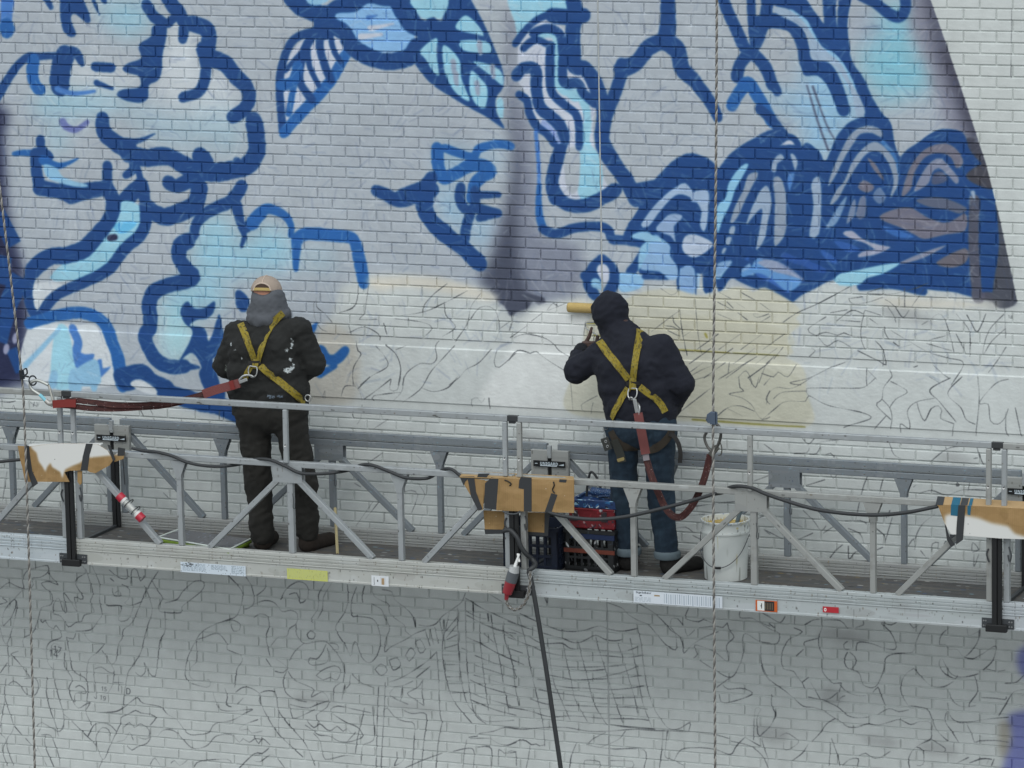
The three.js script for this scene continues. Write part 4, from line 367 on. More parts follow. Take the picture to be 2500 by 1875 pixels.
// ---------------------------------------------------------------- the ground, far below, and the wall
{
  const gm = mat(ALB(96, 97, 96, 1), 0.95, 0, { map: tex(noiseCanvas(256, 8, 190, 255), true, 0.4) });
  const gnd = shade(new THREE.Mesh(new THREE.PlaneGeometry(160, 160, 1, 1), gm)); gnd.rotation.x = -Math.PI / 2; gnd.position.set(3, -8, 20);
  { const uv = gnd.geometry.attributes.uv; for (let i = 0; i < uv.count; i++) uv.setXY(i, uv.getX(i) * 160, uv.getY(i) * 160); }
  gnd.name = 'ground'; gnd.userData = { kind: 'structure', label: 'grey asphalt ground below the painted wall' }; scene.add(gnd);
}
const BW = 0.2032, BH = 0.0677, JT = 0.0095;
const rollBump = tex(noiseCanvas(256, 24, 0, 255, 3, 2), false, 9);
const muralMat = mat(0xffffff, 0.62, 0, { map: muralTex, bumpMap: rollBump, bumpScale: 0.0012 });
const primerMat = mat(ALB(184, 189, 187), 0.65, 0, { bumpMap: rollBump, bumpScale: 0.0012 });
const muralUV = (g) => { const p = g.attributes.position, uv = new Float32Array(p.count * 2); for (let i = 0; i < p.count; i++) { uv[2 * i] = (p.getX(i) - MX0) / (MX1 - MX0); uv[2 * i + 1] = (p.getY(i) - MY0) / (MY1 - MY0); } g.setAttribute('uv', new THREE.BufferAttribute(uv, 2)); return g; };
const wall = thing('painted_wall', 'tall brick wall, half covered by an unfinished blue and white mural', 'wall');
{
  const inside = (x0, x1, y0, y1) => x0 >= MX0 + 0.004 && x1 <= MX1 - 0.004 && y0 >= MY0 + 0.004 && y1 <= MY1 - 0.004;
  // the backing shows as the struck joints between the bricks
  const back = new THREE.PlaneGeometry(MX1 - MX0, MY1 - MY0); back.translate((MX0 + MX1) / 2, (MY0 + MY1) / 2, -0.0092);
  part('mortar_joints', muralUV(back), muralMat, wall);
  part('wall_core', [box(-9, 16, -8, 9, -0.4, -0.0108)], primerMat, wall);
  const BX0 = -2.6, BX1 = 9.4, BY0 = -65, BY1 = 52, EXP = 20 * BW, list = [];
  for (let k = BY0; k < BY1; k++) {
    if (k >= -7 && k < 0) continue;
    const half = k >= 0 ? (k & 1 ? 0.5 : 0) : (k & 1 ? 0 : 0.5);
    for (let u = Math.floor(BX0 / BW); u * BW < BX1; u++) {
      let spans = [[(u + half) * BW + JT / 2, (u + half + 1) * BW - JT / 2]];
      const [a, b] = spans[0];
      if (a < EXP - 0.02 && b > EXP + 0.02) spans = [[a, EXP - 0.006], [EXP + 0.006, b]];   // the movement joint cuts this brick
      for (const [x0, x1] of spans) list.push([x0, x1, k * BH + JT / 2, (k + 1) * BH - JT / 2]);
    }
  }
  const proto = (x0, x1, y0, y1, zf, rx, ry) => {          // a brick face with worn arrises, the back left off
    const e = 0.0026, zb = -0.0102, o = [[x0, y0], [x1, y0], [x1, y1], [x0, y1]], i = [[x0 + e, y0 + e], [x1 - e, y0 + e], [x1 - e, y1 - e], [x0 + e, y1 - e]], xm = (x0 + x1) / 2, ym = (y0 + y1) / 2;
    const z = (x, y) => zf + (x - xm) * rx + (y - ym) * ry, v = [], q = (a, b, c, d) => v.push(...a, ...b, ...c, ...a, ...c, ...d);
    const I = i.map(([x, y]) => [x, y, z(x, y)]), O = o.map(([x, y]) => [x, y, z(x, y) - e]), B = o.map(([x, y]) => [x, y, zb]);
    q(I[0], I[1], I[2], I[3]); for (let k = 0; k < 4; k++) { const l = (k + 1) % 4; q(O[k], O[l], I[l], I[k]); q(B[k], B[l], O[l], O[k]); }
    const g = new THREE.BufferGeometry(); g.setAttribute('position', new THREE.BufferAttribute(new Float32Array(v), 3)); g.computeVertexNormals(); return g;
  };
  const near = list.filter(([x0, x1, y0, y1]) => x1 - x0 > 0.15 && x0 > 4.4 && x1 < 6.95 && y0 > 0.0 && y1 < 2.1).sort((a, b) => Math.hypot(a[0] - CAM.x, a[2] - CAM.y) - Math.hypot(b[0] - CAM.x, b[2] - CAM.y)).slice(0, 300);
  const single = new Set(near), inF = [], outF = [];
  for (const b of list) {
    const g = proto(b[0] + rr(-0.001, 0.001), b[1] + rr(-0.001, 0.001), b[2] + rr(-0.0008, 0.0008), b[3] + rr(-0.0008, 0.0008), rr(-0.0012, 0.0012), rr(-0.005, 0.005), rr(-0.012, 0.012));
    muralUV(g);
    if (single.has(b)) part(numbered('brick'), g, muralMat, wall); else (inside(...b) ? inF : outF).push(g);
  }
  const f1 = part('brick_courses', mergeGeometries(inF), muralMat, wall); f1.userData.kind = 'stuff';
  const f2 = part('outer_brick_courses', mergeGeometries(outF), primerMat, wall); f2.userData.kind = 'stuff';
  part('movement_joint', [box(EXP - 0.0045, EXP + 0.0045, 0, 3.5, -0.0135, -0.003), box(EXP - 0.0045, EXP + 0.0045, -4.4, -7 * BH, -0.0135, -0.004)], mat(ALB(158, 162, 162), 0.8), wall);
  // the rendered band: two smooth fillets and a stippled panel proud of them
  const stipple = tex(noiseCanvas(512, 48, 0, 255, 3, 5), false, 5);
  const bandMat = mat(0xffffff, 0.75, 0, { map: muralTex, bumpMap: stipple, bumpScale: 0.0022 }), y1 = -0.052, y0 = -0.415;
  const sh = new THREE.Shape([new THREE.Vector2(0, y0), new THREE.Vector2(0.012, y0 + 0.003), new THREE.Vector2(0.016, y0 + 0.008), new THREE.Vector2(0.016, y1 - 0.007), new THREE.Vector2(0.012, y1 - 0.001), new THREE.Vector2(0, y1)]);
  const panel = (a, b) => { const g = new THREE.ExtrudeGeometry(sh, { depth: b - a, bevelEnabled: false }); g.rotateY(-Math.PI / 2); g.applyMatrix4(new THREE.Matrix4().makeScale(-1, 1, 1)); g.index || 0; g.translate(a, 0, -0.012); const n = g.toNonIndexed ? (g.index ? g.toNonIndexed() : g) : g; const p = n.attributes.position; for (let i = 0; i < p.count; i += 3) { const t = [p.getX(i), p.getY(i), p.getZ(i)]; p.setXYZ(i, p.getX(i + 1), p.getY(i + 1), p.getZ(i + 1)); p.setXYZ(i + 1, ...t); } n.computeVertexNormals(); return n; };
  part('render_band', muralUV(panel(MX0 + 0.01, MX1 - 0.01)), bandMat, wall);
  const fil = new THREE.PlaneGeometry(MX1 - MX0 - 0.02, 0.474 - 0.004); fil.translate((MX0 + MX1) / 2, -0.237, -0.0045); part('band_fillet', muralUV(fil), bandMat.clone(), wall).material.bumpScale = 0.0012;
  const bo = mat(ALB(184, 189, 187), 0.75, 0, { bumpMap: stipple, bumpScale: 0.003 });
  part('outer_render_band', [panel(BX0, MX0), panel(MX1, BX1), box(BX0, MX0, -0.472, -0.002, -0.0085, -0.0045), box(MX1, BX1, -0.472, -0.002, -0.0085, -0.0045)], bo, wall);
}
// ---------------------------------------------------------------- the suspended platform
const YD = -1.272, ZF = 1.0, ZB = 0.34, DB = 0.02;       // deck level, front and back truss planes, how much higher the back stands
const grime = (base, marks, n = 512, m = 2, dots = 900) => {     // dull aluminium with scuffs, dribbles and paint flecks; m metres wide
  const [c, g] = canvas(n, n); g.fillStyle = base; g.fillRect(0, 0, n, n);
  for (let i = 0; i < 260; i++) { g.globalAlpha = rr(0.03, 0.12); g.fillStyle = rnd() < 0.6 ? '#6d6c66' : '#e6e9ea'; g.beginPath(); g.ellipse(rr(0, n), rr(0, n), rr(4, 60), rr(2, 12), 0, 0, 7); g.fill(); }
  for (let i = 0; i < dots; i++) { g.globalAlpha = rr(0.15, 0.7); g.fillStyle = marks[i % marks.length]; const r = rr(0.3, 1.5); g.beginPath(); g.ellipse(rr(0, n), rr(0, n), r, r * rr(0.6, 3), 0, 0, 7); g.fill(); }
  for (let i = 0; i < 60; i++) { g.globalAlpha = rr(0.2, 0.6); g.fillStyle = marks[i % marks.length]; g.fillRect(rr(0, n), rr(0, n), rr(0.5, 1.6), rr(4, 26)); }
  g.globalAlpha = 1; const t = tex(c, true); t.wrapS = t.wrapT = THREE.RepeatWrapping; t.repeat.set(1 / m, 1 / m); return t;
};
const darkFlecks = ['#2e2c2b', '#4a4844', '#37352f', '#6a5c4a'];
const alu = [css(148, 152, 154), css(146, 148, 145), css(144, 149, 150)].map((b) => mat(0xffffff, 0.5, 0.35, { map: grime(b, darkFlecks, 512, 1.6) }));
const aluBeam = [css(172, 180, 184), css(168, 170, 166), css(164, 170, 171), css(168, 174, 177)].map((b) => mat(0xffffff, 0.5, 0.2, { map: grime(b, darkFlecks, 512, 1.4, 1100) }));
const aluOld = mat(0xffffff, 0.6, 0.25, { map: grime(css(112, 118, 123), ['#2b3f66', '#3b3a38', '#7db4cf', '#8a9298', '#51422f', '#23385f'], 512, 1.1, 1500) });
const aluInside = mat(0xffffff, 0.7, 0.1, { map: grime(css(142, 144, 142), ['#2e2c2b', '#5b4a30', '#8a6a3a', '#4a4844'], 512, 1.1, 1500) });
const deckMat = (() => {
  const [c, g] = canvas(1024, 256); g.fillStyle = css(78, 77, 75); g.fillRect(0, 0, 1024, 256);
  const pal = ['#3a3c3e', '#5a4f40', '#6f6a60', '#2c3036', '#7a7468', '#55504a', '#44505c'];
  for (let i = 0; i < 1500; i++) { g.globalAlpha = rr(0.05, 0.28); g.fillStyle = pal[i % 7]; g.beginPath(); g.ellipse(rr(0, 1024), rr(0, 256), rr(2, 46), rr(1, 8), 0, 0, 7); g.fill(); }
  for (let i = 0; i < 420; i++) { g.globalAlpha = rr(0.25, 0.8); g.fillStyle = ['#86b6cc', '#b8bcc0', '#35609a', '#222426', '#9a7d3a', '#d8d8d4'][i % 6]; const r = rr(0.5, 3); g.beginPath(); g.ellipse(rr(0, 1024), rr(0, 256), r * 2.4, r, 0, 0, 7); g.fill(); }
  g.globalAlpha = 1; const t = tex(c); t.wrapS = t.wrapT = THREE.RepeatWrapping; t.repeat.set(1 / 3, 1 / 0.75); return mat(0xffffff, 0.8, 0, { map: t, bumpMap: rollBump, bumpScale: 0.002 });
})();
const blackSteel = mat(ALB(30, 31, 32), 0.45, 0.2), tapeBlack = mat(ALB(48, 50, 52), 0.42);
const steel = mat(ALB(150, 152, 152), 0.35, 0.75), darkSteel = mat(ALB(70, 73, 76), 0.45, 0.5);
const stage = thing('suspended_platform', 'long aluminium suspended work platform hanging in front of the wall', 'scaffold');
{
  const MOD = 3.0415, XJ = 0.808;                         // module length; X of the joint at the left
  // toe beam profile (z outward, y up): three ribs at the top, a flat web, a lip below
  const beamShape = () => {
    const y1 = -1.219, p = [[-0.045, y1], [0.002, y1], [0.006, y1 - 0.003]];
    for (let i = 0; i < 3; i++) { const a = y1 - 0.02 - i * 0.0205; p.push([0.006, a], [0.0005, a - 0.0035], [0.0005, a - 0.0055], [0.0075, a - 0.009]); }
    p.push([0.0075, y1 - 0.074], [0.001, y1 - 0.078], [0.001, y1 - 0.15], [0.006, y1 - 0.153], [0.006, y1 - 0.163], [-0.045, y1 - 0.163]);
    return new THREE.Shape(p.map(([a, b]) => new THREE.Vector2(a, b)));
  };
  const beam = (x0, x1, back) => {
    let g = new THREE.ExtrudeGeometry(beamShape(), { depth: x1 - x0, bevelEnabled: false }); g.rotateY(-Math.PI / 2);   // shape x -> world +z, extrusion -> -x
    g.translate(x1, 0, 0); g = g.index ? g.toNonIndexed() : g; g.computeVertexNormals();
    if (back) g.translate(0, 0.04, ZB + 0.02); else g.translate(0, 0, ZF - 0.006);
    return boxUV(g);
  };
  const post = 0.035, dep = 0.042;
  for (let m = -1; m < 3; m++) {
    const x0 = XJ + m * MOD + 0.006, x1 = x0 + MOD - 0.012, xc = (x0 + x1) / 2, A = alu[(m + 3) % 3];
    part('toe_beam', beam(x0, x1, false), aluBeam[(m + 1) % 4], stage, 'ribbed light aluminium toe beam along the open side'); part('toe_beam', beam(x0, x1, true), aluInside, stage, 'stained ribbed toe beam beside the wall');
    part('deck', [box(x0, x1, YD - 0.03, YD, ZB + 0.024, ZF - 0.052)], deckMat, stage, 'worn paint-spotted plywood deck');
    for (const f of [1, 0]) {
      const z = f ? ZF - 0.022 : ZB + 0.002, dy = f ? 0 : DB, yt = -0.632 + dy, yb = -1.2175 + dy * 2, Am = f ? A : aluOld;
      part('top_chord', [bar(V(x0, yt - 0.019, z), V(x1, yt - 0.019, z), 0.038, 0.042, 0.005)], Am, stage);
      for (const s of [-1, 1]) {
        part('end_post', [bar(V(xc + s * (MOD / 2 - 0.052), yb, z), V(xc + s * (MOD / 2 - 0.052), yt - 0.04, z), post, dep)], Am, stage);
        part('diagonal_brace', [bar(V(xc + s * 0.905, yb, z), V(xc + s * 1.42, yt - 0.05, z), post, dep)], Am, stage);
        part('truss_post', [bar(V(xc + s * 0.755, yb, z), V(xc + s * 0.755, yt - 0.04, z), post - 0.001, dep - 0.004)], Am, stage);
        part('diagonal_brace', [bar(V(xc + s * 0.56, yb, z), V(xc + s * 0.075, yt - 0.125, z), post, dep)], Am, stage);
        const fx = xc + s * 0.755, tri = [[fx - 0.056, yt - 0.0385], [fx + 0.056, yt - 0.0385], [fx + 0.02, yt - 0.13], [fx + 0.02, yt - 0.155], [fx - 0.02, yt - 0.155], [fx - 0.02, yt - 0.13]];
        for (const w of [dep / 2 + 0.0005, -dep / 2 - 0.0035]) part('funnel_plate', [sheet(tri.slice().reverse(), z + w, 0.003)], Am, stage);
      }
      part('centre_post', [bar(V(xc + 0.012, yb, z), V(xc + 0.012, yt - 0.04, z), post + 0.004, dep - 0.006)], Am, stage);
      const gp = [[xc - 0.1, yt - 0.028], [xc + 0.1, yt - 0.028], [xc + 0.1, yt - 0.135], [xc - 0.1, yt - 0.135]];
      for (const w of [dep / 2 + 0.001, -dep / 2 - 0.004]) part('gusset_plate', [sheet(gp.slice().reverse(), z + w, 0.003)], Am, stage);
      part('safety_pin', [tube([V(xc + 0.034, yt - 0.2, z + 0.026), V(xc + 0.04, yt - 0.24, z + 0.028), V(xc + 0.036, yt - 0.29, z + 0.026), V(xc + 0.046, yt - 0.3, z + 0.027), V(xc + 0.05, yt - 0.26, z + 0.027)], 0.0025, 20, 5)], darkSteel, stage);
    }
    // the raised guard rail on the open side
    const zg = ZF - 0.005, gy = -0.262;
    part('guard_rail', [bar(V(x0 + 0.028, gy - 0.019, zg), V(x1 - 0.028, gy - 0.019, zg), 0.038, 0.036, 0.006)], alu[(m + 2) % 3], stage);
    part('rail_coupler', [box(x1 - 0.03, x1 + 0.042, gy - 0.036, gy + 0.001, zg - 0.015, zg + 0.0155, 0.004), box(x1 - 0.022, x1 + 0.02, gy - 0.05, gy - 0.036, zg - 0.01, zg + 0.01, 0.003)], tapeBlack, stage);
    for (const gx of [x0 + 0.036, xc + 0.0, x1 - 0.046]) {
      const o = part('guard_post', [bar(V(gx, -0.64, zg + 0.012), V(gx, gy - 0.0385, zg + 0.006), 0.031, 0.031, 0.007)], alu[(m + 3) % 3], stage);
      part('pin_hole', [cyl(V(gx, gy - 0.268, zg + 0.02), V(gx, gy - 0.268, zg + 0.0295), 0.0065, 0.0065, 12)], mat(ALB(205, 205, 203), 0.7), o); part('pin_hole', [cyl(V(gx + 0.001, gy - 0.262, zg + 0.021), V(gx + 0.001, gy - 0.262, zg + 0.0303), 0.004, 0.004, 10)], blackSteel, o);
    }
    // rail laid along the wall side, on top of the truss
    part('wall_rail', [bar(V(x0 + 0.03, -0.582, ZB - 0.002), V(x1 - 0.03, -0.582, ZB - 0.002), 0.046, 0.04, 0.005)], aluOld, stage, 'paint-stained aluminium rail on the wall side');
    // stirrup: a black upright front and back at each joint
    const xs = x1 + 0.006, fo = part('stirrup_post', [box(xs - 0.026, xs + 0.004, -1.36, -0.7, ZF + 0.0025, ZF + 0.034, 0.003), box(xs + 0.006, xs + 0.03, -1.36, -0.7, ZF + 0.0025, ZF + 0.028, 0.003)], blackSteel, stage, 'black steel stirrup upright at a platform joint');
    part('foot_bar', [box(xs - 0.064, xs + 0.064, -1.392, -1.347, ZF + 0.0045, ZF + 0.04, 0.005)], blackSteel, fo);
    const pl = part('foot_plate', [box(xs - 0.095, xs + 0.1, -1.377, -1.317, ZF - 0.003, ZF + 0.0035)], darkSteel, fo);
    for (const q of [-0.083, -0.07, 0.072, 0.087]) for (const y of [-1.362, -1.333]) part('bolt', [cyl(V(xs + q, y, ZF + 0.0035), V(xs + q, y, ZF + 0.007), 0.005, 0.005, 8)], steel, fo);
    part('stirrup_post', [box(xs - 0.022, xs + 0.006, YD, -0.6, ZB + 0.026, ZB + 0.05, 0.003), box(xs + 0.01, xs + 0.03, YD, -0.6, ZB + 0.026, ZB + 0.046, 0.003)], blackSteel, stage, 'black steel stirrup upright on the wall side');
    part('floor_angle', [box(xs - 0.012, xs + 0.012, YD + 0.0005, YD + 0.018, ZB + 0.05, ZF - 0.06)], darkSteel, stage);
    for (const [a, b] of [[-0.125, -0.014], [0.012, 0.125]]) part('joint_bracket', [box(xs + a, xs + b, -0.765, -0.612 + DB, ZB + 0.0305, ZB + 0.062, 0.003)], alu[1], stage, 'grey joint bracket with a black name plate across it');
    part('bracket_clip', [box(xs - 0.012, xs + 0.014, -0.64, -0.56, ZB + 0.05, ZB + 0.074, 0.003)], alu[0], stage);
    const [c, g] = canvas(512, 92); g.fillStyle = '#141618'; g.fillRect(0, 0, 512, 92); g.fillStyle = '#c9d6de'; g.fillRect(108, 66, 270, 14); g.font = 'bold 64px sans-serif'; g.textBaseline = 'middle'; g.fillText('UNIGARD', 104, 42); g.fillRect(24, 40, 44, 10); g.beginPath(); g.moveTo(400, 60); g.lineTo(490, 34); g.lineTo(490, 62); g.fill();
    const sg = box(xs - 0.102, xs + 0.11, -0.694, -0.656, ZB + 0.075, ZB + 0.079), n = sg.attributes.normal, p = sg.attributes.position, uv = sg.attributes.uv;
    for (let i = 0; i < p.count; i++) { const fr = n.getZ(i) > 0.9; uv.setXY(i, fr ? (p.getX(i) - xs + 0.102) / 0.212 : 0.01, fr ? (p.getY(i) + 0.694) / 0.038 : 0.02); }
    part('name_plate', sg, mat(0xffffff, 0.5, 0, { map: tex(c) }), stage, 'black name plate with pale lettering'); 
    for (const q of [-0.08, 0.085]) part('plate_stud', [box(xs + q - 0.01, xs + q + 0.01, -0.682, -0.668, ZB + 0.06, ZB + 0.076)], darkSteel, stage);
    part('pin_chain', [tube([V(xs + 0.072, -0.78, ZB + 0.06), V(xs + 0.078, -0.86, ZB + 0.062), V(xs + 0.082, -0.98, ZB + 0.06)], 0.004, 24, 5)], darkSteel, stage); part('pin_chain', [tube([V(xs - 0.055, -0.9, ZF + 0.003), V(xs - 0.064, -0.93, ZF + 0.008), V(xs - 0.05, -0.98, ZF + 0.005)], 0.005, 16, 5)], darkSteel, stage); part('pin_chain', [tube([V(xs + 0.07, -0.88, ZF + 0.004), V(xs + 0.085, -0.93, ZF + 0.008), V(xs + 0.075, -0.97, ZF + 0.008), V(xs + 0.065, -0.93, ZF + 0.006)], 0.005, 16, 5)], darkSteel, stage);
  }
  // labels on the front toe beam
  const label = (px0, px1, pyTop, h, draw, name, lab, w = 256, hh = 64) => {
    const a = P(px0, pyTop, ZF), b = P(px1, pyTop + (px1 - px0) * 0.064, ZF), [c, g] = canvas(w, hh); draw(g, w, hh);
    const gg = new THREE.PlaneGeometry(b.x - a.x, h); gg.translate((a.x + b.x) / 2, a.y - h / 2, ZF + (a.y < -1.2 && h < 0.08 && a.y > -1.296 ? 0.0032 : 0.0032)); part(name, gg, mat(0xffffff, 0.55, 0, { map: tex(c) }), stage, lab);
  };
  const lines = (g, x, y, w, h, n, col) => { g.fillStyle = col; for (let i = 0; i < n; i++) { let q = x; while (q < x + w) { const l = rr(4, 16); g.fillRect(q, y + i * h / n, Math.min(l, x + w - q), h / n * 0.45); q += l + 3; } } };
  label(441, 600, 1371, 0.066, (g, w, h) => { g.fillStyle = css(184, 194, 202); g.fillRect(0, 0, w, h); lines(g, 8, 8, 90, 48, 7, '#8fa0ac'); lines(g, 120, 8, 60, 30, 5, '#7f909c'); lines(g, 200, 6, 50, 50, 5, '#93a4ae'); for (let i = 0; i < 40; i++) { g.fillStyle = '#44484a'; g.fillRect(rr(0, w), rr(0, h), 1.2, rr(2, 9)); } g.fillStyle = '#1b1c1d'; for (let i = 0; i < 16; i++) g.fillRect(rr(0, 46), rr(0, 30), rr(3, 12), rr(2, 5)); }, 'instruction_label', 'scuffed white instruction label');
  label(701, 800, 1387, 0.068, (g, w, h) => { g.fillStyle = css(176, 180, 96); g.fillRect(0, 0, w, h); lines(g, 8, 6, 240, 52, 8, '#b9bf8e'); for (let i = 0; i < 50; i++) { g.fillStyle = '#6a6c46'; g.fillRect(rr(0, w), rr(0, h), 1.2, rr(2, 8)); } }, 'warning_label', 'faded yellow warning label');
  label(907, 949, 1404, 0.066, (g, w, h) => { g.fillStyle = css(196, 200, 202); g.fillRect(0, 0, w, h); g.save(); g.translate(46, 60); g.rotate(-Math.PI / 2); g.fillStyle = '#202224'; g.font = 'bold 17px sans-serif'; g.fillText('Spider', 0, 0); g.restore(); g.fillStyle = '#202224'; g.fillRect(84, 26, 16, 12); g.fillStyle = '#b0926a'; g.fillRect(150, 14, 40, 40); g.strokeStyle = '#7a7c7e'; for (let i = 0; i < 5; i++) g.strokeRect(140 + i * 18, 8, 1, 48); }, 'maker_label', 'small white label with black sideways lettering');
  label(1547, 1764, 1441, 0.074, (g, w, h) => { g.fillStyle = css(190, 196, 202); g.fillRect(0, 0, w, h); g.fillStyle = '#202a34'; g.font = 'bold 15px sans-serif'; g.fillText('Spider', 6, 14); g.fillRect(18, 22, 6, 6); lines(g, 4, 34, 46, 26, 4, '#a9b4bc'); g.fillStyle = '#a08a6a'; g.fillRect(60, 16, 16, 8); for (let i = 0; i < 26; i++) { g.fillStyle = i % 2 ? '#98a6b2' : '#b3bec6'; g.fillRect(88 + i * 6.3, 5 + rr(0, 5), 2.4, 48 + rr(0, 6)); } }, 'instruction_label', 'long white label printed with sideways columns');
  label(1845, 1898, 1464, 0.068, (g, w, h) => { g.fillStyle = css(176, 82, 30); g.fillRect(0, 0, w, h); g.fillStyle = css(200, 202, 200); g.fillRect(20, 4, 84, 56); g.fillStyle = '#2a2526'; g.fillRect(104, 4, 116, 56); g.fillRect(66, 18, 10, 30); g.fillRect(58, 30, 10, 6); g.fillStyle = '#8a7a5c'; for (let i = 0; i < 5; i++) g.fillRect(116 + i * 20, 14, 5, 38); }, 'hazard_label', 'orange and black hazard label');
  label(2009, 2048, 1480, 0.036, (g, w, h) => { g.fillStyle = css(160, 34, 44); g.fillRect(0, 0, w, h); g.fillStyle = css(210, 206, 204); g.beginPath(); g.arc(40, 34, 20, 0, 7); g.fill(); g.fillStyle = css(160, 34, 44); g.beginPath(); g.arc(40, 34, 9, 0, 7); g.fill(); }, 'serial_tag', 'small red tag with a white dot');
  // paint smears on the wall-side rail
  const smear = (x, y, w, h, col) => { const a = P(x, y, ZB + 0.0215), g = new THREE.PlaneGeometry(w, h); g.translate(a.x, a.y, ZB + 0.0215); part('paint_smear', g, mat(col, 0.6), stage); };
  smear(935, 1087, 0.125, 0.026, ALB(176, 50, 66));
  // the drawing tube strapped to a brace lives further down
}
// ---------------------------------------------------------------- people: fields of tapered capsules, meshed as one surface
const capsule = (p, c) => {                               // distance to a capsule whose radius runs from ra to rb
  const bx = c.b.x - c.a.x, by = c.b.y - c.a.y, bz = c.b.z - c.a.z, px = p[0] - c.a.x, py = p[1] - c.a.y, pz = p[2] - c.a.z;
  const t = Math.max(0, Math.min(1, (px * bx + py * by + pz * bz) / (bx * bx + by * by + bz * bz || 1)));
  return Math.hypot(px - bx * t, py - by * t, pz - bz * t) - (c.ra + (c.rb - c.ra) * t);
};
const cp = (a, b, ra, rb = ra) => ({ a, b, ra, rb });
const smin = (a, b, k) => { const h = Math.max(0, Math.min(1, 0.5 + 0.5 * (b - a) / k)); return b + (a - b) * h - k * h * (1 - h); };
const union = (list, k) => (p) => { let d = 9; for (const c of list) { const q = capsule(p, c); d = d === 9 ? q : (q - d > k ? d : d - q > k ? q : smin(d, q, k)); } return d; };
const folds = (p, s, a) => { const w = 0.04 * noise(p[0] * 7, p[1] * 7, p[2] * 7 + 5); return a * (0.8 * noise(p[0] * 8 * s, p[1] * 12 * s, p[2] * 8 * s) + 0.9 * (2 * Math.abs(noise((p[0] + p[1] * 0.5 + w) * 15 * s, (p[1] - p[0] * 0.4 + w) * 20 * s, p[2] * 13 * s)) - 0.35) + 0.35 * noise(p[0] * 30 * s + 3, p[1] * 44 * s, p[2] * 30 * s)); };
function netMesh(f, lo, hi, h) {                          // naive surface nets
  const nx = Math.ceil((hi.x - lo.x) / h) + 1, ny = Math.ceil((hi.y - lo.y) / h) + 1, nz = Math.ceil((hi.z - lo.z) / h) + 1, val = new Float32Array(nx * ny * nz), id = (i, j, k) => (k * ny + j) * nx + i;
  for (let k = 0; k < nz; k++) for (let j = 0; j < ny; j++) for (let i = 0; i < nx; i++) val[id(i, j, k)] = f([lo.x + i * h, lo.y + j * h, lo.z + k * h]);
  const vert = new Int32Array(nx * ny * nz).fill(-1), pos = [], idx = [];
  for (let k = 0; k < nz - 1; k++) for (let j = 0; j < ny - 1; j++) for (let i = 0; i < nx - 1; i++) {
    let n = 0, sx = 0, sy = 0, sz = 0; const v = [];
    for (let c = 0; c < 8; c++) v.push(val[id(i + (c & 1), j + (c >> 1 & 1), k + (c >> 2))]);
    for (const [a, b] of NE) if ((v[a] < 0) !== (v[b] < 0)) { const t = v[a] / (v[a] - v[b]); sx += (a & 1) + ((b & 1) - (a & 1)) * t; sy += (a >> 1 & 1) + ((b >> 1 & 1) - (a >> 1 & 1)) * t; sz += (a >> 2) + ((b >> 2) - (a >> 2)) * t; n++; }
    if (n) { vert[id(i, j, k)] = pos.length / 3; pos.push(lo.x + (i + sx / n) * h, lo.y + (j + sy / n) * h, lo.z + (k + sz / n) * h); }
  }
  const quad = (a, b, c, d, flip) => { if (a < 0 || b < 0 || c < 0 || d < 0) return; flip ? idx.push(a, c, b, a, d, c) : idx.push(a, b, c, a, c, d); };
  for (let k = 1; k < nz - 1; k++) for (let j = 1; j < ny - 1; j++) for (let i = 1; i < nx - 1; i++) {
    const s = val[id(i, j, k)] < 0;
    if (s !== (val[id(i + 1, j, k)] < 0)) quad(vert[id(i, j - 1, k - 1)], vert[id(i, j, k - 1)], vert[id(i, j, k)], vert[id(i, j - 1, k)], !s);
    if (s !== (val[id(i, j + 1, k)] < 0)) quad(vert[id(i - 1, j, k - 1)], vert[id(i, j, k - 1)], vert[id(i, j, k)], vert[id(i - 1, j, k)], s);
    if (s !== (val[id(i, j, k + 1)] < 0)) quad(vert[id(i - 1, j - 1, k)], vert[id(i, j - 1, k)], vert[id(i, j, k)], vert[id(i - 1, j, k)], !s);
  }
  const g = new THREE.BufferGeometry(); g.setAttribute('position', new THREE.BufferAttribute(new Float32Array(pos), 3)); g.setIndex(idx); g.computeVertexNormals();
  const uv = new Float32Array(pos.length / 3 * 2); for (let i = 0; i < pos.length / 3; i++) { uv[2 * i] = pos[3 * i]; uv[2 * i + 1] = pos[3 * i + 1]; } g.setAttribute('uv', new THREE.BufferAttribute(uv, 2)); return g;
}
const NE = [[0, 1], [2, 3], [4, 5], [6, 7], [0, 2], [1, 3], [4, 6], [5, 7], [0, 4], [1, 5], [2, 6], [3, 7]];
const bounds = (caps, m = 0.03) => { const lo = V(9, 9, 9), hi = V(-9, -9, -9); for (const c of caps) for (const q of [[c.a, c.ra], [c.b, c.rb]]) { lo.min(q[0].clone().subScalar(q[1] + m)); hi.max(q[0].clone().addScalar(q[1] + m)); } return [lo, hi]; };
function trace(px, py, f, z0 = 1.4) {                     // where the line of sight of a photograph pixel meets a field
  const p = P(px, py, z0), d = p.clone().sub(CAM).normalize(); for (let i = 0; i < 160; i++) { const s = f([p.x, p.y, p.z]); if (s < 0.0008) break; p.addScaledVector(d, Math.min(0.05, s * 0.8)); if (p.z < 0.05) return null; }
  const e = 0.004, n = V(f([p.x + e, p.y, p.z]) - f([p.x - e, p.y, p.z]), f([p.x, p.y + e, p.z]) - f([p.x, p.y - e, p.z]), f([p.x, p.y, p.z + e]) - f([p.x, p.y, p.z - e])).normalize(); return { p, n };
}
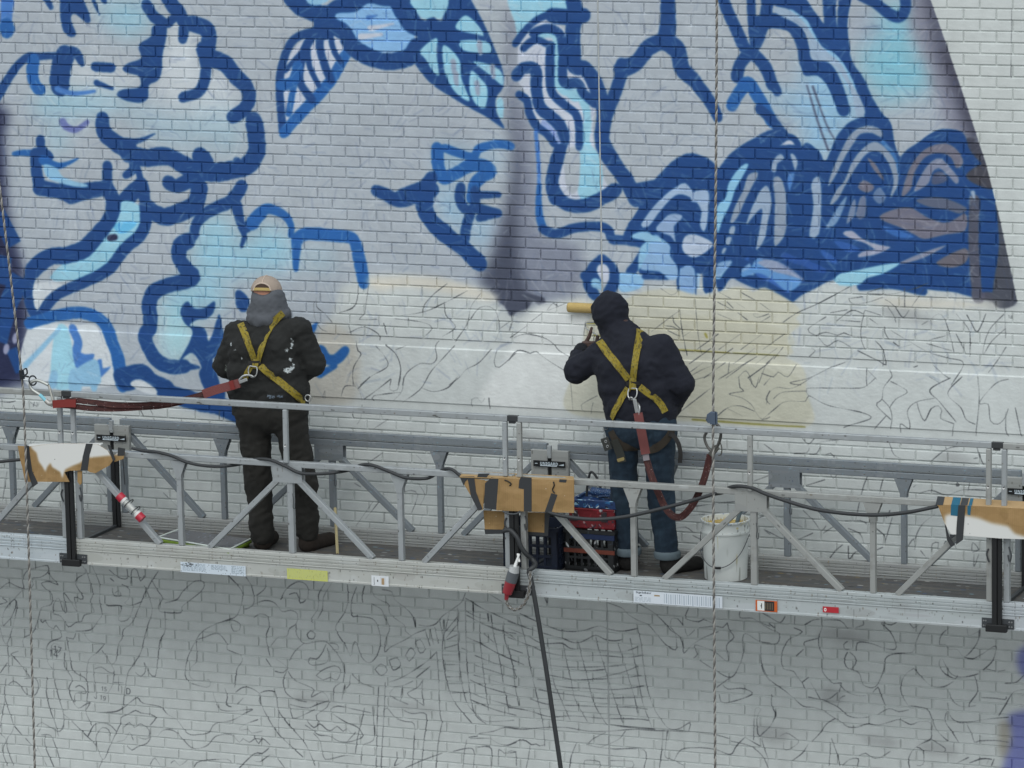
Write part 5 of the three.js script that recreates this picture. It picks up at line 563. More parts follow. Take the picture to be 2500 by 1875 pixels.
function ribbon(pts, nrm, w, t = 0.003) {                 // webbing lying along points with surface normals
  const C = curve(pts), N = pts.length, n = Math.max(12, N * 8), v = [], uv = [], idx = [];
  for (let i = 0; i <= n; i++) {
    const u = i / n, p = C.getPoint(u), tan = C.getTangent(u), q = u * (N - 1), k = Math.min(N - 2, q | 0), nn = nrm[k].clone().lerp(nrm[k + 1], q - k).normalize(), s = tan.clone().cross(nn).normalize(); nn.copy(s).cross(tan).normalize();
    for (const [a, b] of [[-w / 2, 0], [w / 2, 0], [w / 2, t], [-w / 2, t]]) { const r = p.clone().addScaledVector(s, a).addScaledVector(nn, b); v.push(r.x, r.y, r.z); uv.push(a, C.getLength() * u); }
    if (i) for (let k2 = 0; k2 < 4; k2++) { const a = (i - 1) * 4 + k2, b = (i - 1) * 4 + (k2 + 1) % 4; idx.push(a, b, b + 4, a, b + 4, a + 4); }
  }
  idx.push(0, 2, 1, 0, 3, 2); const e = n * 4; idx.push(e, e + 1, e + 2, e, e + 2, e + 3);
  const g = new THREE.BufferGeometry(); g.setAttribute('position', new THREE.BufferAttribute(new Float32Array(v), 3)); g.setAttribute('uv', new THREE.BufferAttribute(new Float32Array(uv), 2)); g.setIndex(idx);
  return toCreasedNormals(g, 0.7);
}
// a hand: palm, four fingers and a thumb; f = along the fingers, n = out of the back of the hand, side = towards the thumb
function handCaps(w, f, n, side, curl, thumb) {
  const o = (a, b, c) => w.clone().addScaledVector(f, a).addScaledVector(side, b).addScaledVector(n, c), L = [];
  for (const b of [-0.03, -0.011, 0.009, 0.028]) L.push(cp(o(0.012, b * 0.7, 0), o(0.082, b, 0), 0.0135, 0.0115));
  [[-0.031, 0.026, 0.019, 0.015], [-0.011, 0.032, 0.023, 0.017], [0.009, 0.035, 0.026, 0.018], [0.029, 0.031, 0.022, 0.017]].forEach(([b, ...seg]) => {
    let p = o(0.084, b, 0), a = curl * 0.55, r = 0.0095;
    for (const s of seg) { const q = p.clone().addScaledVector(f, Math.cos(a) * s).addScaledVector(n, -Math.sin(a) * s); L.push(cp(p, q, r, r * 0.92)); p = q; a += curl; r *= 0.92; }
  });
  let p = o(0.026, 0.03, -0.006); for (const [df, ds, dn, r] of thumb) { const q = p.clone().addScaledVector(f, df).addScaledVector(side, ds).addScaledVector(n, dn); L.push(cp(p, q, r, r * 0.9)); p = q; }
  return L;
}
const REST = [[0.024, 0.02, -0.012, 0.0125], [0.026, 0.008, -0.01, 0.011], [0.02, 0.002, -0.008, 0.0095]];
// a head: skull, jaw, nose, ears, looking along fwd with up
function headCaps(c, fwd, up) {
  const sd = up.clone().cross(fwd).normalize(), o = (a, b, s) => c.clone().addScaledVector(fwd, a).addScaledVector(up, b).addScaledVector(sd, s);
  return { caps: [cp(o(-0.018, 0.03, 0), o(0.012, 0.032, 0), 0.083, 0.08), cp(o(0.03, -0.03, -0.022), o(0.03, -0.03, 0.022), 0.055), cp(o(0.045, -0.075, -0.01), o(0.045, -0.075, 0.01), 0.03), cp(o(0.086, 0.0, 0), o(0.104, -0.028, 0), 0.009, 0.013), cp(o(0.078, -0.058, -0.014), o(0.078, -0.058, 0.014), 0.01), cp(o(0.0, -0.005, 0.082), o(-0.008, -0.045, 0.078), 0.016, 0.01), cp(o(0.0, -0.005, -0.082), o(-0.008, -0.045, -0.078), 0.016, 0.01), cp(o(0.079, 0.028, -0.035), o(0.079, 0.028, 0.035), 0.012)], o };
}
const skin = mat(ALB(158, 112, 92), 0.6), eyeMat = mat(ALB(215, 212, 205), 0.25);
const cloth = (r, g, b, more = {}) => mat(ALB(r, g, b), 0.92, 0, { bumpMap: tex(noiseCanvas(256, 60, 0, 255, 2, 11), false, 7), bumpScale: 0.0025, ...more });
const webYellow = mat(0xffffff, 0.8, 0, { map: (() => { const [c, g] = canvas(64, 256); g.fillStyle = css(124, 108, 28); g.fillRect(0, 0, 64, 256); for (let i = 0; i < 256; i += 3) { g.fillStyle = i % 2 ? 'rgba(0,0,0,0.12)' : 'rgba(255,240,150,0.08)'; g.fillRect(0, i, 64, 1.5); } for (let i = 0; i < 160; i++) { g.globalAlpha = rr(0.1, 0.45); g.fillStyle = ['#3a3418', '#1e1c12', '#8e8a70'][i % 3]; g.beginPath(); g.ellipse(rr(0, 64), rr(0, 256), rr(1, 7), rr(1, 12), 0, 0, 7); g.fill(); } g.globalAlpha = 1; const t = tex(c); t.wrapS = t.wrapT = THREE.RepeatWrapping; t.repeat.set(20, 4); return t; })() });
const webDark = mat(ALB(34, 33, 32), 0.85), ringSteel = mat(ALB(165, 166, 164), 0.3, 0.8);
const J = (px, py, z) => P(px, py, z);
function dRing(hitAt, parent, tilt = 0) {
  const { p, n } = hitAt, u = V(Math.sin(tilt), Math.cos(tilt), 0), s = u.clone().cross(n).normalize(), up = n.clone().cross(s), q = (a, b, c) => p.clone().addScaledVector(s, a).addScaledVector(up, b).addScaledVector(n, c);
  part('d_ring', [tube([q(-0.024, 0.03, 0.012), q(-0.03, 0.006, 0.016), q(-0.024, -0.024, 0.02), q(0, -0.038, 0.022), q(0.024, -0.024, 0.02), q(0.03, 0.006, 0.016), q(0.024, 0.03, 0.012)], 0.0048, 40, 8), tube([q(-0.024, 0.03, 0.012), q(0.024, 0.03, 0.012)], 0.0048, 4, 8)], ringSteel, parent);
  return q(0, -0.038, 0.024);
}
const strap = (f, list, w, m, parent, name = 'harness_strap', off = 0.002) => { const h = list.map(([x, y]) => trace(x, y, f)).filter(Boolean); if (h.length < 2) return; const pts = h.map((q) => q.p.clone().addScaledVector(q.n, off)); return part(name, ribbon(pts, h.map((q) => q.n), w), m, parent); };

// ---- the painter in the black jacket and cap
let ring1, ring2;
{
  const man = thing('person', 'worker in a black paint-flecked jacket, tan cap and yellow safety harness', 'person');
  const bounded = (caps, f, h, m = 0.035) => { const [lo, hi] = bounds(caps, m); return netMesh(f, lo, hi, h); };
  const hipL = J(618, 1012, 0.69), hipR = J(704, 1010, 0.69), kneeL = J(631, 1180, 0.69), kneeR = J(740, 1180, 0.685), heelL = PY(637, 1344, YD), heelR = PY(742, 1347, YD), toeR = PY(790, 1334, YD), toeL = heelL.clone().add(V(-0.03, 0, -0.2));
  const ankL = heelL.clone().add(V(0, 0.1, -0.03)), ankR = heelR.clone().add(V(0.01, 0.1, -0.03));
  const shL = J(582, 818, 0.66), shR = J(728, 808, 0.66), elL = J(549, 893, 0.63), elR = J(765, 888, 0.63), wrL = J(592, 918, 0.40), wrR = J(728, 920, 0.40);
  const neck = J(653, 785, 0.64), hc = J(651, 727, 0.585);
  const fwd = V(-0.12, -0.22, -0.97).normalize(), hup = V(0, 1, 0).addScaledVector(fwd, -V(0, 1, 0).dot(fwd)).normalize(), H = headCaps(hc, fwd, hup);
  // body: one skin surface from crown to feet
  const bodyCaps = [cp(shL, shR, 0.06), cp(J(615, 850, 0.66), J(688, 846, 0.66), 0.105), cp(J(615, 930, 0.67), J(696, 926, 0.67), 0.095), cp(hipL, hipR, 0.095), cp(neck, hc.clone().addScaledVector(hup, -0.04), 0.058, 0.055), cp(J(650, 820, 0.655), neck, 0.08, 0.06), cp(shL, elL, 0.05, 0.042), cp(elL, wrL, 0.04, 0.028), cp(shR, elR, 0.05, 0.042), cp(elR, wrR, 0.04, 0.028), cp(hipL, kneeL, 0.082, 0.056), cp(kneeL, ankL, 0.054, 0.036), cp(hipR, kneeR, 0.082, 0.056), cp(kneeR, ankR, 0.054, 0.036), cp(ankL, toeL.clone().add(V(0, 0.035, 0.02)), 0.036, 0.03), cp(ankR, toeR.clone().add(V(-0.01, 0.035, 0)), 0.036, 0.03)];
  const hands = [handCaps(wrL, V(0.55, 0.1, -0.83).normalize(), V(-0.3, 0.9, -0.1).normalize(), V(0.83, 0.05, 0.55).normalize(), 0.75, REST), handCaps(wrR, V(-0.55, 0.1, -0.83).normalize(), V(0.3, 0.9, -0.1).normalize(), V(-0.83, 0.05, 0.55).normalize(), 0.75, REST)];
  const body = [bounded(bodyCaps, union(bodyCaps, 0.05), 0.014), bounded(H.caps, union(H.caps, 0.025), 0.006, 0.02), ...hands.map((c) => bounded(c, union(c, 0.007), 0.004, 0.012))];
  const b = part('body', mergeGeometries(body.map(plainGeo)), skin, man);
  for (const s of [-1, 1]) part('eye', [new THREE.SphereGeometry(0.012, 12, 10).translate(...H.o(0.076, 0.006, s * 0.033).toArray())], eyeMat, b);
  // jacket
  const jc = [cp(shL, shR, 0.088), cp(J(606, 850, 0.665), J(692, 846, 0.665), 0.138), cp(J(606, 905, 0.672), J(700, 900, 0.672), 0.132), cp(J(606, 955, 0.68), J(708, 950, 0.68), 0.128), cp(J(612, 1000, 0.685), J(708, 995, 0.685), 0.122), cp(J(652, 800, 0.65), J(650, 830, 0.655), 0.095, 0.12), cp(shL, elL, 0.086, 0.074), cp(elL, wrL, 0.074, 0.052), cp(shR, elR, 0.086, 0.076), cp(elR, wrR, 0.076, 0.052)];
  const ju = union(jc, 0.024), hem = J(650, 1016, 0.69).y;
  const jf = (p) => Math.max(ju(p) + folds(p, 1, 0.010) + 0.004 * Math.sin(p[1] * 70 + 4 * noise(p[0] * 8, p[1] * 4, p[2] * 8)) * Math.max(0, noise(p[0] * 6, p[1] * 5, 2.2)), hem - p[1] - 0.006 * noise(p[0] * 14, 1, p[2] * 14));
  const [jcan, jg] = canvas(512, 512), jx0 = 1.5, jx1 = 2.7, jy0 = -0.6, jy1 = 0.6, jp = (px, py) => { const q = P(px, py, 0.8); return [(q.x - jx0) / 1.2 * 512, (jy1 - q.y) / 1.2 * 512]; };
  jg.fillStyle = css(27, 28, 27); jg.fillRect(0, 0, 512, 512); for (let i = 0; i < 500; i++) { jg.globalAlpha = 0.16; jg.fillStyle = rnd() < 0.5 ? css(40, 40, 38) : css(17, 17, 17); jg.beginPath(); jg.ellipse(rr(0, 512), rr(0, 512), rr(3, 26), rr(2, 12), rr(0, 3), 0, 7); jg.fill(); } jg.globalAlpha = 1;
  const splat = (px, py, w, h, n, c = css(178, 186, 188)) => { const [a, q] = jp(px, py); for (let i = 0; i < n; i++) { jg.fillStyle = c; jg.globalAlpha = rr(0.5, 1); const k = Math.sqrt(rnd()), t = rr(0, 6.3); jg.beginPath(); jg.ellipse(a + Math.cos(t) * k * w, q + Math.sin(t) * k * h, rr(0.4, 1.7), rr(0.4, 2.6), rr(0, 3), 0, 7); jg.fill(); } jg.globalAlpha = 1; };
  splat(704, 842, 3, 16, 26); splat(697, 856, 5, 5, 14); splat(703, 880, 5, 4, 14); splat(700, 905, 10, 7, 90); splat(709, 897, 4, 8, 30); splat(561, 843, 2.2, 6, 18); splat(574, 855, 4, 2, 6); splat(589, 875, 2, 3, 7); splat(662, 968, 12, 5, 60, css(110, 124, 138)); splat(685, 968, 10, 3, 40, css(96, 110, 126)); splat(536, 905, 4, 9, 24, css(110, 118, 112));
  const jt = tex(jcan); jt.wrapS = jt.wrapT = THREE.RepeatWrapping; jt.repeat.set(1 / 1.2, 1 / 1.2); jt.offset.set(-jx0 / 1.2, -jy0 / 1.2);
  part('jacket', bounded(jc, jf, 0.011), cloth(255, 255, 255, { color: 0xffffff, map: jt }), man, 'black work jacket flecked with white paint');
  // bunched grey hood under the cap
  const hoodC = []; for (let i = 0; i < 10; i++) { const a = i / 10 * 6.283, c2 = (i + 1) / 10 * 6.283, R = (t, r, y) => neck.clone().add(V(Math.cos(t) * r, y + 0.02 * Math.sin(t * 2 + 1), Math.sin(t) * r * 0.9 - 0.02)); hoodC.push(cp(R(a, 0.088, 0.035), R(c2, 0.088, 0.035), 0.05), cp(R(a, 0.078, 0.1), R(c2, 0.078, 0.1), 0.036), cp(R(a, 0.072, 0.15), R(c2, 0.072, 0.15), 0.03)); }
  const hu = union(hoodC, 0.03); part('hood', bounded(hoodC, (p) => hu(p) + folds(p, 1.2, 0.006), 0.009), cloth(74, 77, 82), man, 'bunched grey sweatshirt hood');
  // trousers
  const tc = [cp(hipL, hipR, 0.122), cp(J(612, 985, 0.69), J(712, 982, 0.69), 0.112), cp(hipL, kneeL, 0.106, 0.086), cp(kneeL, ankL, 0.084, 0.076), cp(hipR, kneeR, 0.106, 0.088), cp(kneeR, ankR.clone().add(V(0, 0.03, 0)), 0.086, 0.08)], tu = union(tc, 0.03);
  const tf = (p) => Math.max(tu(p) + folds(p, 0.9, 0.011), YD + 0.035 - p[1], p[1] - hem - 0.08); part('trousers', bounded(tc, tf, 0.011), cloth(31, 30, 27), man, 'dark baggy work trousers');
  // boots
  for (const [h, t, a] of [[heelL, toeL, ankL], [heelR, toeR, ankR]]) { const d = t.clone().sub(h).setY(0).normalize(), c = [cp(h.clone().add(V(0, 0.045, 0)).addScaledVector(d, 0.03), h.clone().addScaledVector(d, 0.25).add(V(0, 0.035, 0)), 0.05, 0.046), cp(a.clone().add(V(0, 0.06, 0)), h.clone().addScaledVector(d, 0.05).add(V(0, 0.05, 0)), 0.062, 0.055)], u = union(c, 0.03); part('boot', bounded(c, (p) => Math.max(u(p) + folds(p, 2, 0.003), YD + 0.001 - p[1]), 0.008), cloth(36, 29, 24), man); }
  // cap with an open back
  const Q = new THREE.Quaternion().setFromRotationMatrix(new THREE.Matrix4().makeBasis(hup.clone().cross(fwd), hup, fwd));
  const dome = new THREE.SphereGeometry(0.1, 40, 22, 0, Math.PI * 2, 0, 1.62); dome.scale(0.98, 0.98, 1.1); dome.applyQuaternion(Q); const cc = H.o(-0.008, 0.042, 0); dome.translate(cc.x, cc.y, cc.z);
  const cap = part('cap', dome, mat(ALB(150, 136, 124), 0.95, 0, { bumpMap: tex(noiseCanvas(128, 40, 0, 255, 1, 4), false, 30), bumpScale: 0.002 }), man, 'tan mesh-backed baseball cap');
  const onCap = (az, el, k = 1) => { const v = V(Math.sin(az) * Math.cos(el) * 0.098 * k, Math.sin(el) * 0.098 * k, -Math.cos(az) * Math.cos(el) * 0.11 * k).applyQuaternion(Q); return v.add(cc); };
  const patch = (a0, a1, e0, e1, k, arch) => { const v = [], ix = [], n = 14, m = 8; for (let i = 0; i <= n; i++) for (let j = 0; j <= m; j++) { const a = a0 + (a1 - a0) * i / n, t = 1 - ((i / n) * 2 - 1) ** 2, e = e0 + (arch ? (e1 - e0) * Math.sqrt(Math.max(0, t)) : e1 - e0) * j / m, q = onCap(a, e, k); v.push(q.x, q.y, q.z); } for (let i = 0; i < n; i++) for (let j = 0; j < m; j++) { const a = i * (m + 1) + j; ix.push(a, a + 1, a + m + 2, a, a + m + 2, a + m + 1); } const g = new THREE.BufferGeometry(); g.setAttribute('position', new THREE.BufferAttribute(new Float32Array(v), 3)); g.setIndex(ix); g.computeVertexNormals(); return g; };
  part('hair', patch(-0.55, 0.55, -0.02, 0.42, 1.012, true), mat(ALB(58, 44, 36), 0.9, 0, { side: THREE.DoubleSide }), man, 'dark hair in the gap of the cap');
  part('cap_strap', patch(-0.6, 0.6, -0.04, 0.14, 1.03, false), mat(ALB(158, 138, 84), 0.8, 0, { side: THREE.DoubleSide }), cap);
  part('cap_rim', [tube(Array.from({ length: 13 }, (_, i) => { const t = i / 12 * 2 - 1; return onCap(t * 0.6, -0.02 + 0.46 * Math.sqrt(Math.max(0, 1 - t * t)), 1.02); }), 0.005, 40, 6)], mat(ALB(176, 160, 146), 0.9), cap);
  part('cap_seam', [tube(Array.from({ length: 8 }, (_, i) => onCap(0, 0.44 + i * 0.16, 1.005)), 0.0035, 24, 5)], mat(ALB(176, 160, 146), 0.9), cap);
  const br = new THREE.SphereGeometry(0.095, 24, 8, 0, Math.PI * 2, 0, 0.9); br.scale(0.9, 0.12, 1.0); br.translate(0, 0.0, 0.115); br.applyQuaternion(Q); br.translate(cc.x, cc.y + 0.004, cc.z); part('brim', br, mat(ALB(120, 108, 98), 0.9), cap);
  // harness
  const any = (p) => Math.min(jf(p), hu(p));
  strap(any, [[580, 776], [587, 790], [598, 815], [608, 842], [617, 866], [622, 882]], 0.044, webYellow, man); strap(any, [[690, 764], [678, 775], [664, 795], [652, 822], [640, 850], [630, 882]], 0.044, webYellow, man, 'harness_strap', 0.004);
  strap(jf, [[636, 893], [652, 908], [676, 926], [700, 945], [722, 963], [744, 984]], 0.044, webYellow, man); strap(jf, [[612, 896], [604, 910], [598, 924]], 0.036, webYellow, man); strap(jf, [[626, 876], [623, 900]], 0.04, webYellow, man, 'harness_strap', 0.006);
  strap(jf, [[607, 886], [638, 884]], 0.024, webDark, man, 'd_ring_pad', 0.008);
  ring1 = dRing({ ...trace(620, 905, jf), }, man, 0.1);
  part('hip_ring', [new THREE.TorusGeometry(0.02, 0.004, 8, 20).translate(...J(752, 972, 0.8).toArray())], ringSteel, man);
}

// ---- the painter in the navy hooded top
let roller2;
{
  const man = thing('person', 'worker in a navy hooded top and jeans raising a paint roller to the wall', 'person');
  const bounded = (caps, f, h, m = 0.035) => { const [lo, hi] = bounds(caps, m); return netMesh(f, lo, hi, h); };
  const hipL = J(1522, 1050, 0.64), hipR = J(1608, 1052, 0.64), kneeL = J(1523, 1215, 0.62), kneeR = J(1614, 1215, 0.62), heelL = PY(1530, 1394, YD), heelR = PY(1622, 1402, YD), toeL = heelL.clone().add(V(-0.06, 0, -0.19)), toeR = PY(1672, 1394, YD);
  const ankL = heelL.clone().add(V(0, 0.11, -0.03)), ankR = heelR.clone().add(V(0.01, 0.11, -0.03));
  const shL = J(1478, 860, 0.60), shR = J(1614, 852, 0.62), elL = J(1407, 905, 0.60), wrL = J(1419, 852, 0.36), elR = J(1664, 938, 0.62), wrR = J(1640, 1006, 0.5);
  const neck = J(1522, 808, 0.56), hc = J(1491, 765, 0.5);
  const fwd = V(-0.28, 0.1, -0.95).normalize(), hup = V(-0.22, 1, -0.1).addScaledVector(fwd, -V(-0.22, 1, -0.1).dot(fwd)).normalize(), H = headCaps(hc, fwd, hup);
  const bodyCaps = [cp(shL, shR, 0.06), cp(J(1512, 890, 0.61), J(1590, 890, 0.62), 0.105), cp(J(1522, 965, 0.63), J(1596, 965, 0.63), 0.095), cp(hipL, hipR, 0.095), cp(neck, hc.clone().addScaledVector(hup, -0.04), 0.058, 0.055), cp(J(1540, 850, 0.6), neck, 0.08, 0.06), cp(shL, elL, 0.05, 0.042), cp(elL, wrL, 0.04, 0.028), cp(shR, elR, 0.05, 0.042), cp(elR, wrR, 0.04, 0.028), cp(hipL, kneeL, 0.082, 0.056), cp(kneeL, ankL, 0.054, 0.036), cp(hipR, kneeR, 0.082, 0.056), cp(kneeR, ankR, 0.054, 0.036), cp(ankL, toeL.clone().add(V(0, 0.035, 0.02)), 0.036, 0.03), cp(ankR, toeR.clone().add(V(-0.01, 0.035, 0)), 0.036, 0.03)];
  // left hand closed round the roller handle, thumb up along it; right hand hanging
  const up1 = V(0.12, 0.96, -0.2).normalize(), gf = V(0.95, -0.1, -0.3).normalize(), gn = V(-0.25, -0.15, -0.95).normalize(), gs = up1.clone();
  const grip = handCaps(wrL.clone().add(V(-0.012, 0.012, -0.03)), gf, gn.clone().negate(), gs, 1.35, [[0.012, 0.03, 0.008, 0.0125], [0.006, 0.032, 0.006, 0.0115], [0.002, 0.026, 0.0, 0.01]]);
  const rest = handCaps(wrR, V(-0.15, -0.95, -0.2).normalize(), V(0.9, 0, 0.4).normalize(), V(-0.2, 0, -1).normalize(), 0.45, REST);
  const body = [bounded(bodyCaps, union(bodyCaps, 0.05), 0.014), bounded(H.caps, union(H.caps, 0.025), 0.006, 0.02), ...[grip, rest].map((c) => bounded(c, union(c, 0.006), 0.0035, 0.012))];
  const b = part('body', mergeGeometries(body.map(plainGeo)), mat(ALB(66, 48, 42), 0.6), man);
  for (const s of [-1, 1]) part('eye', [new THREE.SphereGeometry(0.012, 12, 10).translate(...H.o(0.076, 0.006, s * 0.033).toArray())], eyeMat, b);
  roller2 = { grip: wrL.clone().add(V(-0.012, 0.012, -0.03)).addScaledVector(gf, 0.088).addScaledVector(gn, 0.03), up: up1 };
  const jc = [cp(shL, shR, 0.084), cp(J(1505, 895, 0.612), J(1596, 893, 0.622), 0.135), cp(J(1508, 945, 0.62), J(1604, 945, 0.63), 0.124), cp(J(1520, 990, 0.63), J(1606, 992, 0.63), 0.12), cp(J(1528, 1022, 0.635), J(1604, 1024, 0.635), 0.116), cp(J(1516, 815, 0.565), J(1545, 850, 0.6), 0.092, 0.12), cp(shL, elL, 0.088, 0.074), cp(elL, wrL.clone().add(V(0, -0.03, 0.05)), 0.074, 0.05), cp(shR, elR, 0.088, 0.078), cp(elR, wrR.clone().add(V(0, 0.02, 0)), 0.078, 0.055),
    cp(H.o(-0.02, 0.03, 0), H.o(0.02, 0.03, 0), 0.116, 0.104), cp(H.o(-0.05, 0.07, 0), H.o(-0.075, 0.095, 0), 0.06, 0.036), cp(H.o(-0.03, -0.02, 0), H.o(-0.01, -0.09, 0), 0.1, 0.085), cp(H.o(-0.02, -0.08, 0), neck.clone().add(V(0.02, -0.03, 0.01)), 0.088, 0.09)];
  const ju = union(jc, 0.03), hem = J(1560, 1034, 0.64).y, open = union([cp(H.o(0.09, -0.01, 0), H.o(0.2, -0.01, 0), 0.078)], 0.01);
  const jf = (p) => Math.max(ju(p) + folds(p, 1, 0.009) + 0.004 * Math.sin(p[1] * 60 + 5 * noise(p[0] * 7, p[1] * 4, p[2] * 7)) * Math.max(0, noise(p[0] * 5, p[1] * 5, 7.7)), hem - p[1] - 0.006 * noise(p[0] * 14, 1, p[2] * 14), -open(p));
  part('hooded_top', bounded(jc, jf, 0.011), cloth(17, 20, 31), man, 'navy hooded top with the hood up');
  const cuffs = [[wrL, wrL.clone().sub(elL).normalize()], [wrR, wrR.clone().sub(elR).normalize()]];
  for (const [w, d] of cuffs) { const c = [cp(w.clone().addScaledVector(d, -0.06), w.clone().addScaledVector(d, -0.005), 0.05, 0.043)], u = union(c, 0.01); part('cuff', bounded(c, (p) => u(p) + folds(p, 3, 0.003), 0.008), cloth(15, 18, 24), man); }
  const tc = [cp(hipL, hipR, 0.116), cp(J(1526, 1030, 0.64), J(1606, 1030, 0.64), 0.112), cp(hipL, kneeL, 0.1, 0.08), cp(kneeL, ankL, 0.078, 0.068), cp(hipR, kneeR, 0.1, 0.082), cp(kneeR, ankR, 0.08, 0.07)], tu = union(tc, 0.025), cl = heelL.y + 0.1;
  const tf = (p) => Math.max(tu(p) + folds(p, 0.9, 0.008), cl - p[1], p[1] - hem - 0.08);
  const [dc, dg] = canvas(256, 256); dg.fillStyle = css(25, 41, 55); dg.fillRect(0, 0, 256, 256); for (let i = 0; i < 400; i++) { dg.globalAlpha = 0.14; dg.fillStyle = rnd() < 0.5 ? css(44, 62, 76) : css(14, 24, 35); dg.beginPath(); dg.ellipse(rr(0, 256), rr(0, 256), rr(2, 12), rr(4, 26), 0, 0, 7); dg.fill(); } const dt = tex(dc, true, 1.6);
  part('jeans', bounded(tc, tf, 0.011), cloth(255, 255, 255, { color: 0xffffff, map: dt }), man, 'dark blue jeans with turned-up cuffs');
  for (const [a, k] of [[ankL, kneeL], [ankR, kneeR]]) { const d = k.clone().sub(a).normalize(), c0 = a.clone().addScaledVector(d, 0.005), pts = [[0.074, -0.02], [0.082, -0.012], [0.084, 0.012], [0.079, 0.026], [0.07, 0.03]].map(([x, y]) => new THREE.Vector2(x, y)), g = new THREE.LatheGeometry(pts, 24); g.translate(c0.x, c0.y, c0.z); part('jean_cuff', g, mat(ALB(84, 96, 102), 0.95, 0, { side: THREE.DoubleSide }), man, 'pale turned-up jean cuff'); }
  for (const [h, t, a] of [[heelL, toeL, ankL], [heelR, toeR, ankR]]) { const d = t.clone().sub(h).setY(0).normalize(), c = [cp(h.clone().add(V(0, 0.045, 0)).addScaledVector(d, 0.03), h.clone().addScaledVector(d, 0.24).add(V(0, 0.035, 0)), 0.05, 0.046), cp(a.clone().add(V(0, 0.02, 0)), h.clone().addScaledVector(d, 0.05).add(V(0, 0.05, 0)), 0.06, 0.054)], u = union(c, 0.03); part('boot', bounded(c, (p) => Math.max(u(p) + folds(p, 2, 0.003), YD + 0.001 - p[1]), 0.008), cloth(22, 21, 20), man); }
  // harness, belt and pouches
  strap(jf, [[1463, 833], [1470, 842], [1484, 862], [1500, 882], [1518, 904], [1535, 926]], 0.046, webYellow, man); strap(jf, [[1562, 806], [1559, 832], [1555, 862], [1550, 895], [1546, 928]], 0.046, webYellow, man, 'harness_strap', 0.004);
  strap(jf, [[1562, 944], [1580, 958], [1600, 972], [1614, 988], [1624, 1006]], 0.042, webYellow, man); strap(jf, [[1534, 948], [1522, 966], [1510, 988], [1500, 1006], [1494, 1022]], 0.042, webYellow, man); strap(jf, [[1546, 922], [1545, 950]], 0.044, webYellow, man, 'harness_strap', 0.006); strap(jf, [[1530, 936], [1564, 934]], 0.024, webDark, man, 'd_ring_pad', 0.008);
  ring2 = dRing(trace(1547, 960, jf), man);
  const low = (p) => Math.min(jf(p), tf(p));
  strap(tf, [[1492, 1052], [1505, 1075], [1530, 1092], [1556, 1098]], 0.05, mat(ALB(50, 44, 36), 0.85), man, 'leg_strap', 0.004); strap(tf, [[1580, 1100], [1604, 1092], [1628, 1070], [1640, 1050]], 0.05, mat(ALB(50, 44, 36), 0.85), man, 'leg_strap', 0.004);
  strap(tf, [[1500, 1072], [1512, 1100], [1521, 1128]], 0.055, mat(ALB(48, 50, 46), 0.8), man, 'tool_flap', 0.008); strap(tf, [[1508, 1122], [1524, 1118]], 0.02, mat(ALB(150, 134, 88), 0.7), man, 'flap_end', 0.012);
  { const a = J(1480, 1082, 0.76), s = box(-0.026, 0.026, -0.045, 0.035, -0.006, 0.006, 0.004); s.rotateZ(0.35); s.translate(a.x, a.y, a.z); const o = part('belt_tab', s, mat(ALB(46, 48, 46), 0.7), man); for (const k of [0.012, -0.018]) part('eyelet', [new THREE.TorusGeometry(0.007, 0.0025, 6, 14).translate(a.x + 0.004 - k * 0.35, a.y + k, a.z + 0.007)], steel, o); }
  { const pts = [[1628, 1058], [1642, 1062], [1655, 1080], [1661, 1105], [1660, 1130]].map(([x, y]) => J(x, y, 0.72)); part('loose_strap', ribbon(pts, pts.map(() => V(0.5, 0, 1).normalize()), 0.026), webDark, man); }
  part('side_ring', [new THREE.TorusGeometry(0.013, 0.003, 8, 18).translate(...J(1479, 1044, 0.74).toArray())], darkSteel, man);
}
// ---------------------------------------------------------------- lifelines, grabs and lanyards
const ZR = 1.075;
function ropeGeo(pts, R = 0.008, pitch = 0.07) {         // three strands laid round each other
  const C = pts.length > 2 ? curve(pts) : new THREE.LineCurve3(pts[0], pts[1]), L = C.getLength(), n = Math.round(L / 0.0085), out = [];
  for (let s = 0; s < 3; s++) {
    const p = []; for (let i = 0; i <= n; i++) { const u = i / n, c = C.getPointAt(u), a = u * L / pitch * 6.2832 + s * 2.0944; p.push(V(c.x + Math.cos(a) * R * 0.52, c.y, c.z + Math.sin(a) * R * 0.52)); }
    const v = [], nn = [], ix = [], m = 6, r = R * 0.56;
    p.forEach((q, i) => { const t = p[Math.min(n, i + 1)].clone().sub(p[Math.max(0, i - 1)]).normalize(), x = V(0, 0, 1).cross(t).normalize(), z = t.clone().cross(x); for (let k = 0; k < m; k++) { const a = k / m * 6.2832, d = x.clone().multiplyScalar(Math.cos(a)).addScaledVector(z, Math.sin(a)); v.push(q.x + d.x * r, q.y + d.y * r, q.z + d.z * r); nn.push(d.x, d.y, d.z); if (i) { const A = (i - 1) * m + k, B = (i - 1) * m + (k + 1) % m; ix.push(A, B, B + m, A, B + m, A + m); } } });
    const g = new THREE.BufferGeometry(); g.setAttribute('position', new THREE.BufferAttribute(new Float32Array(v), 3)); g.setAttribute('normal', new THREE.BufferAttribute(new Float32Array(nn), 3)); g.setAttribute('uv', new THREE.BufferAttribute(new Float32Array(v.length / 3 * 2), 2)); g.setIndex(ix); out.push(g);
  }
  return out;
}
const ropeMats = [mat(ALB(152, 150, 145), 0.95), mat(ALB(84, 82, 80), 0.95), mat(ALB(118, 116, 112), 0.95)];
const grabL = P(53, 918, ZR), grabR = P(1741, 1020, ZR);
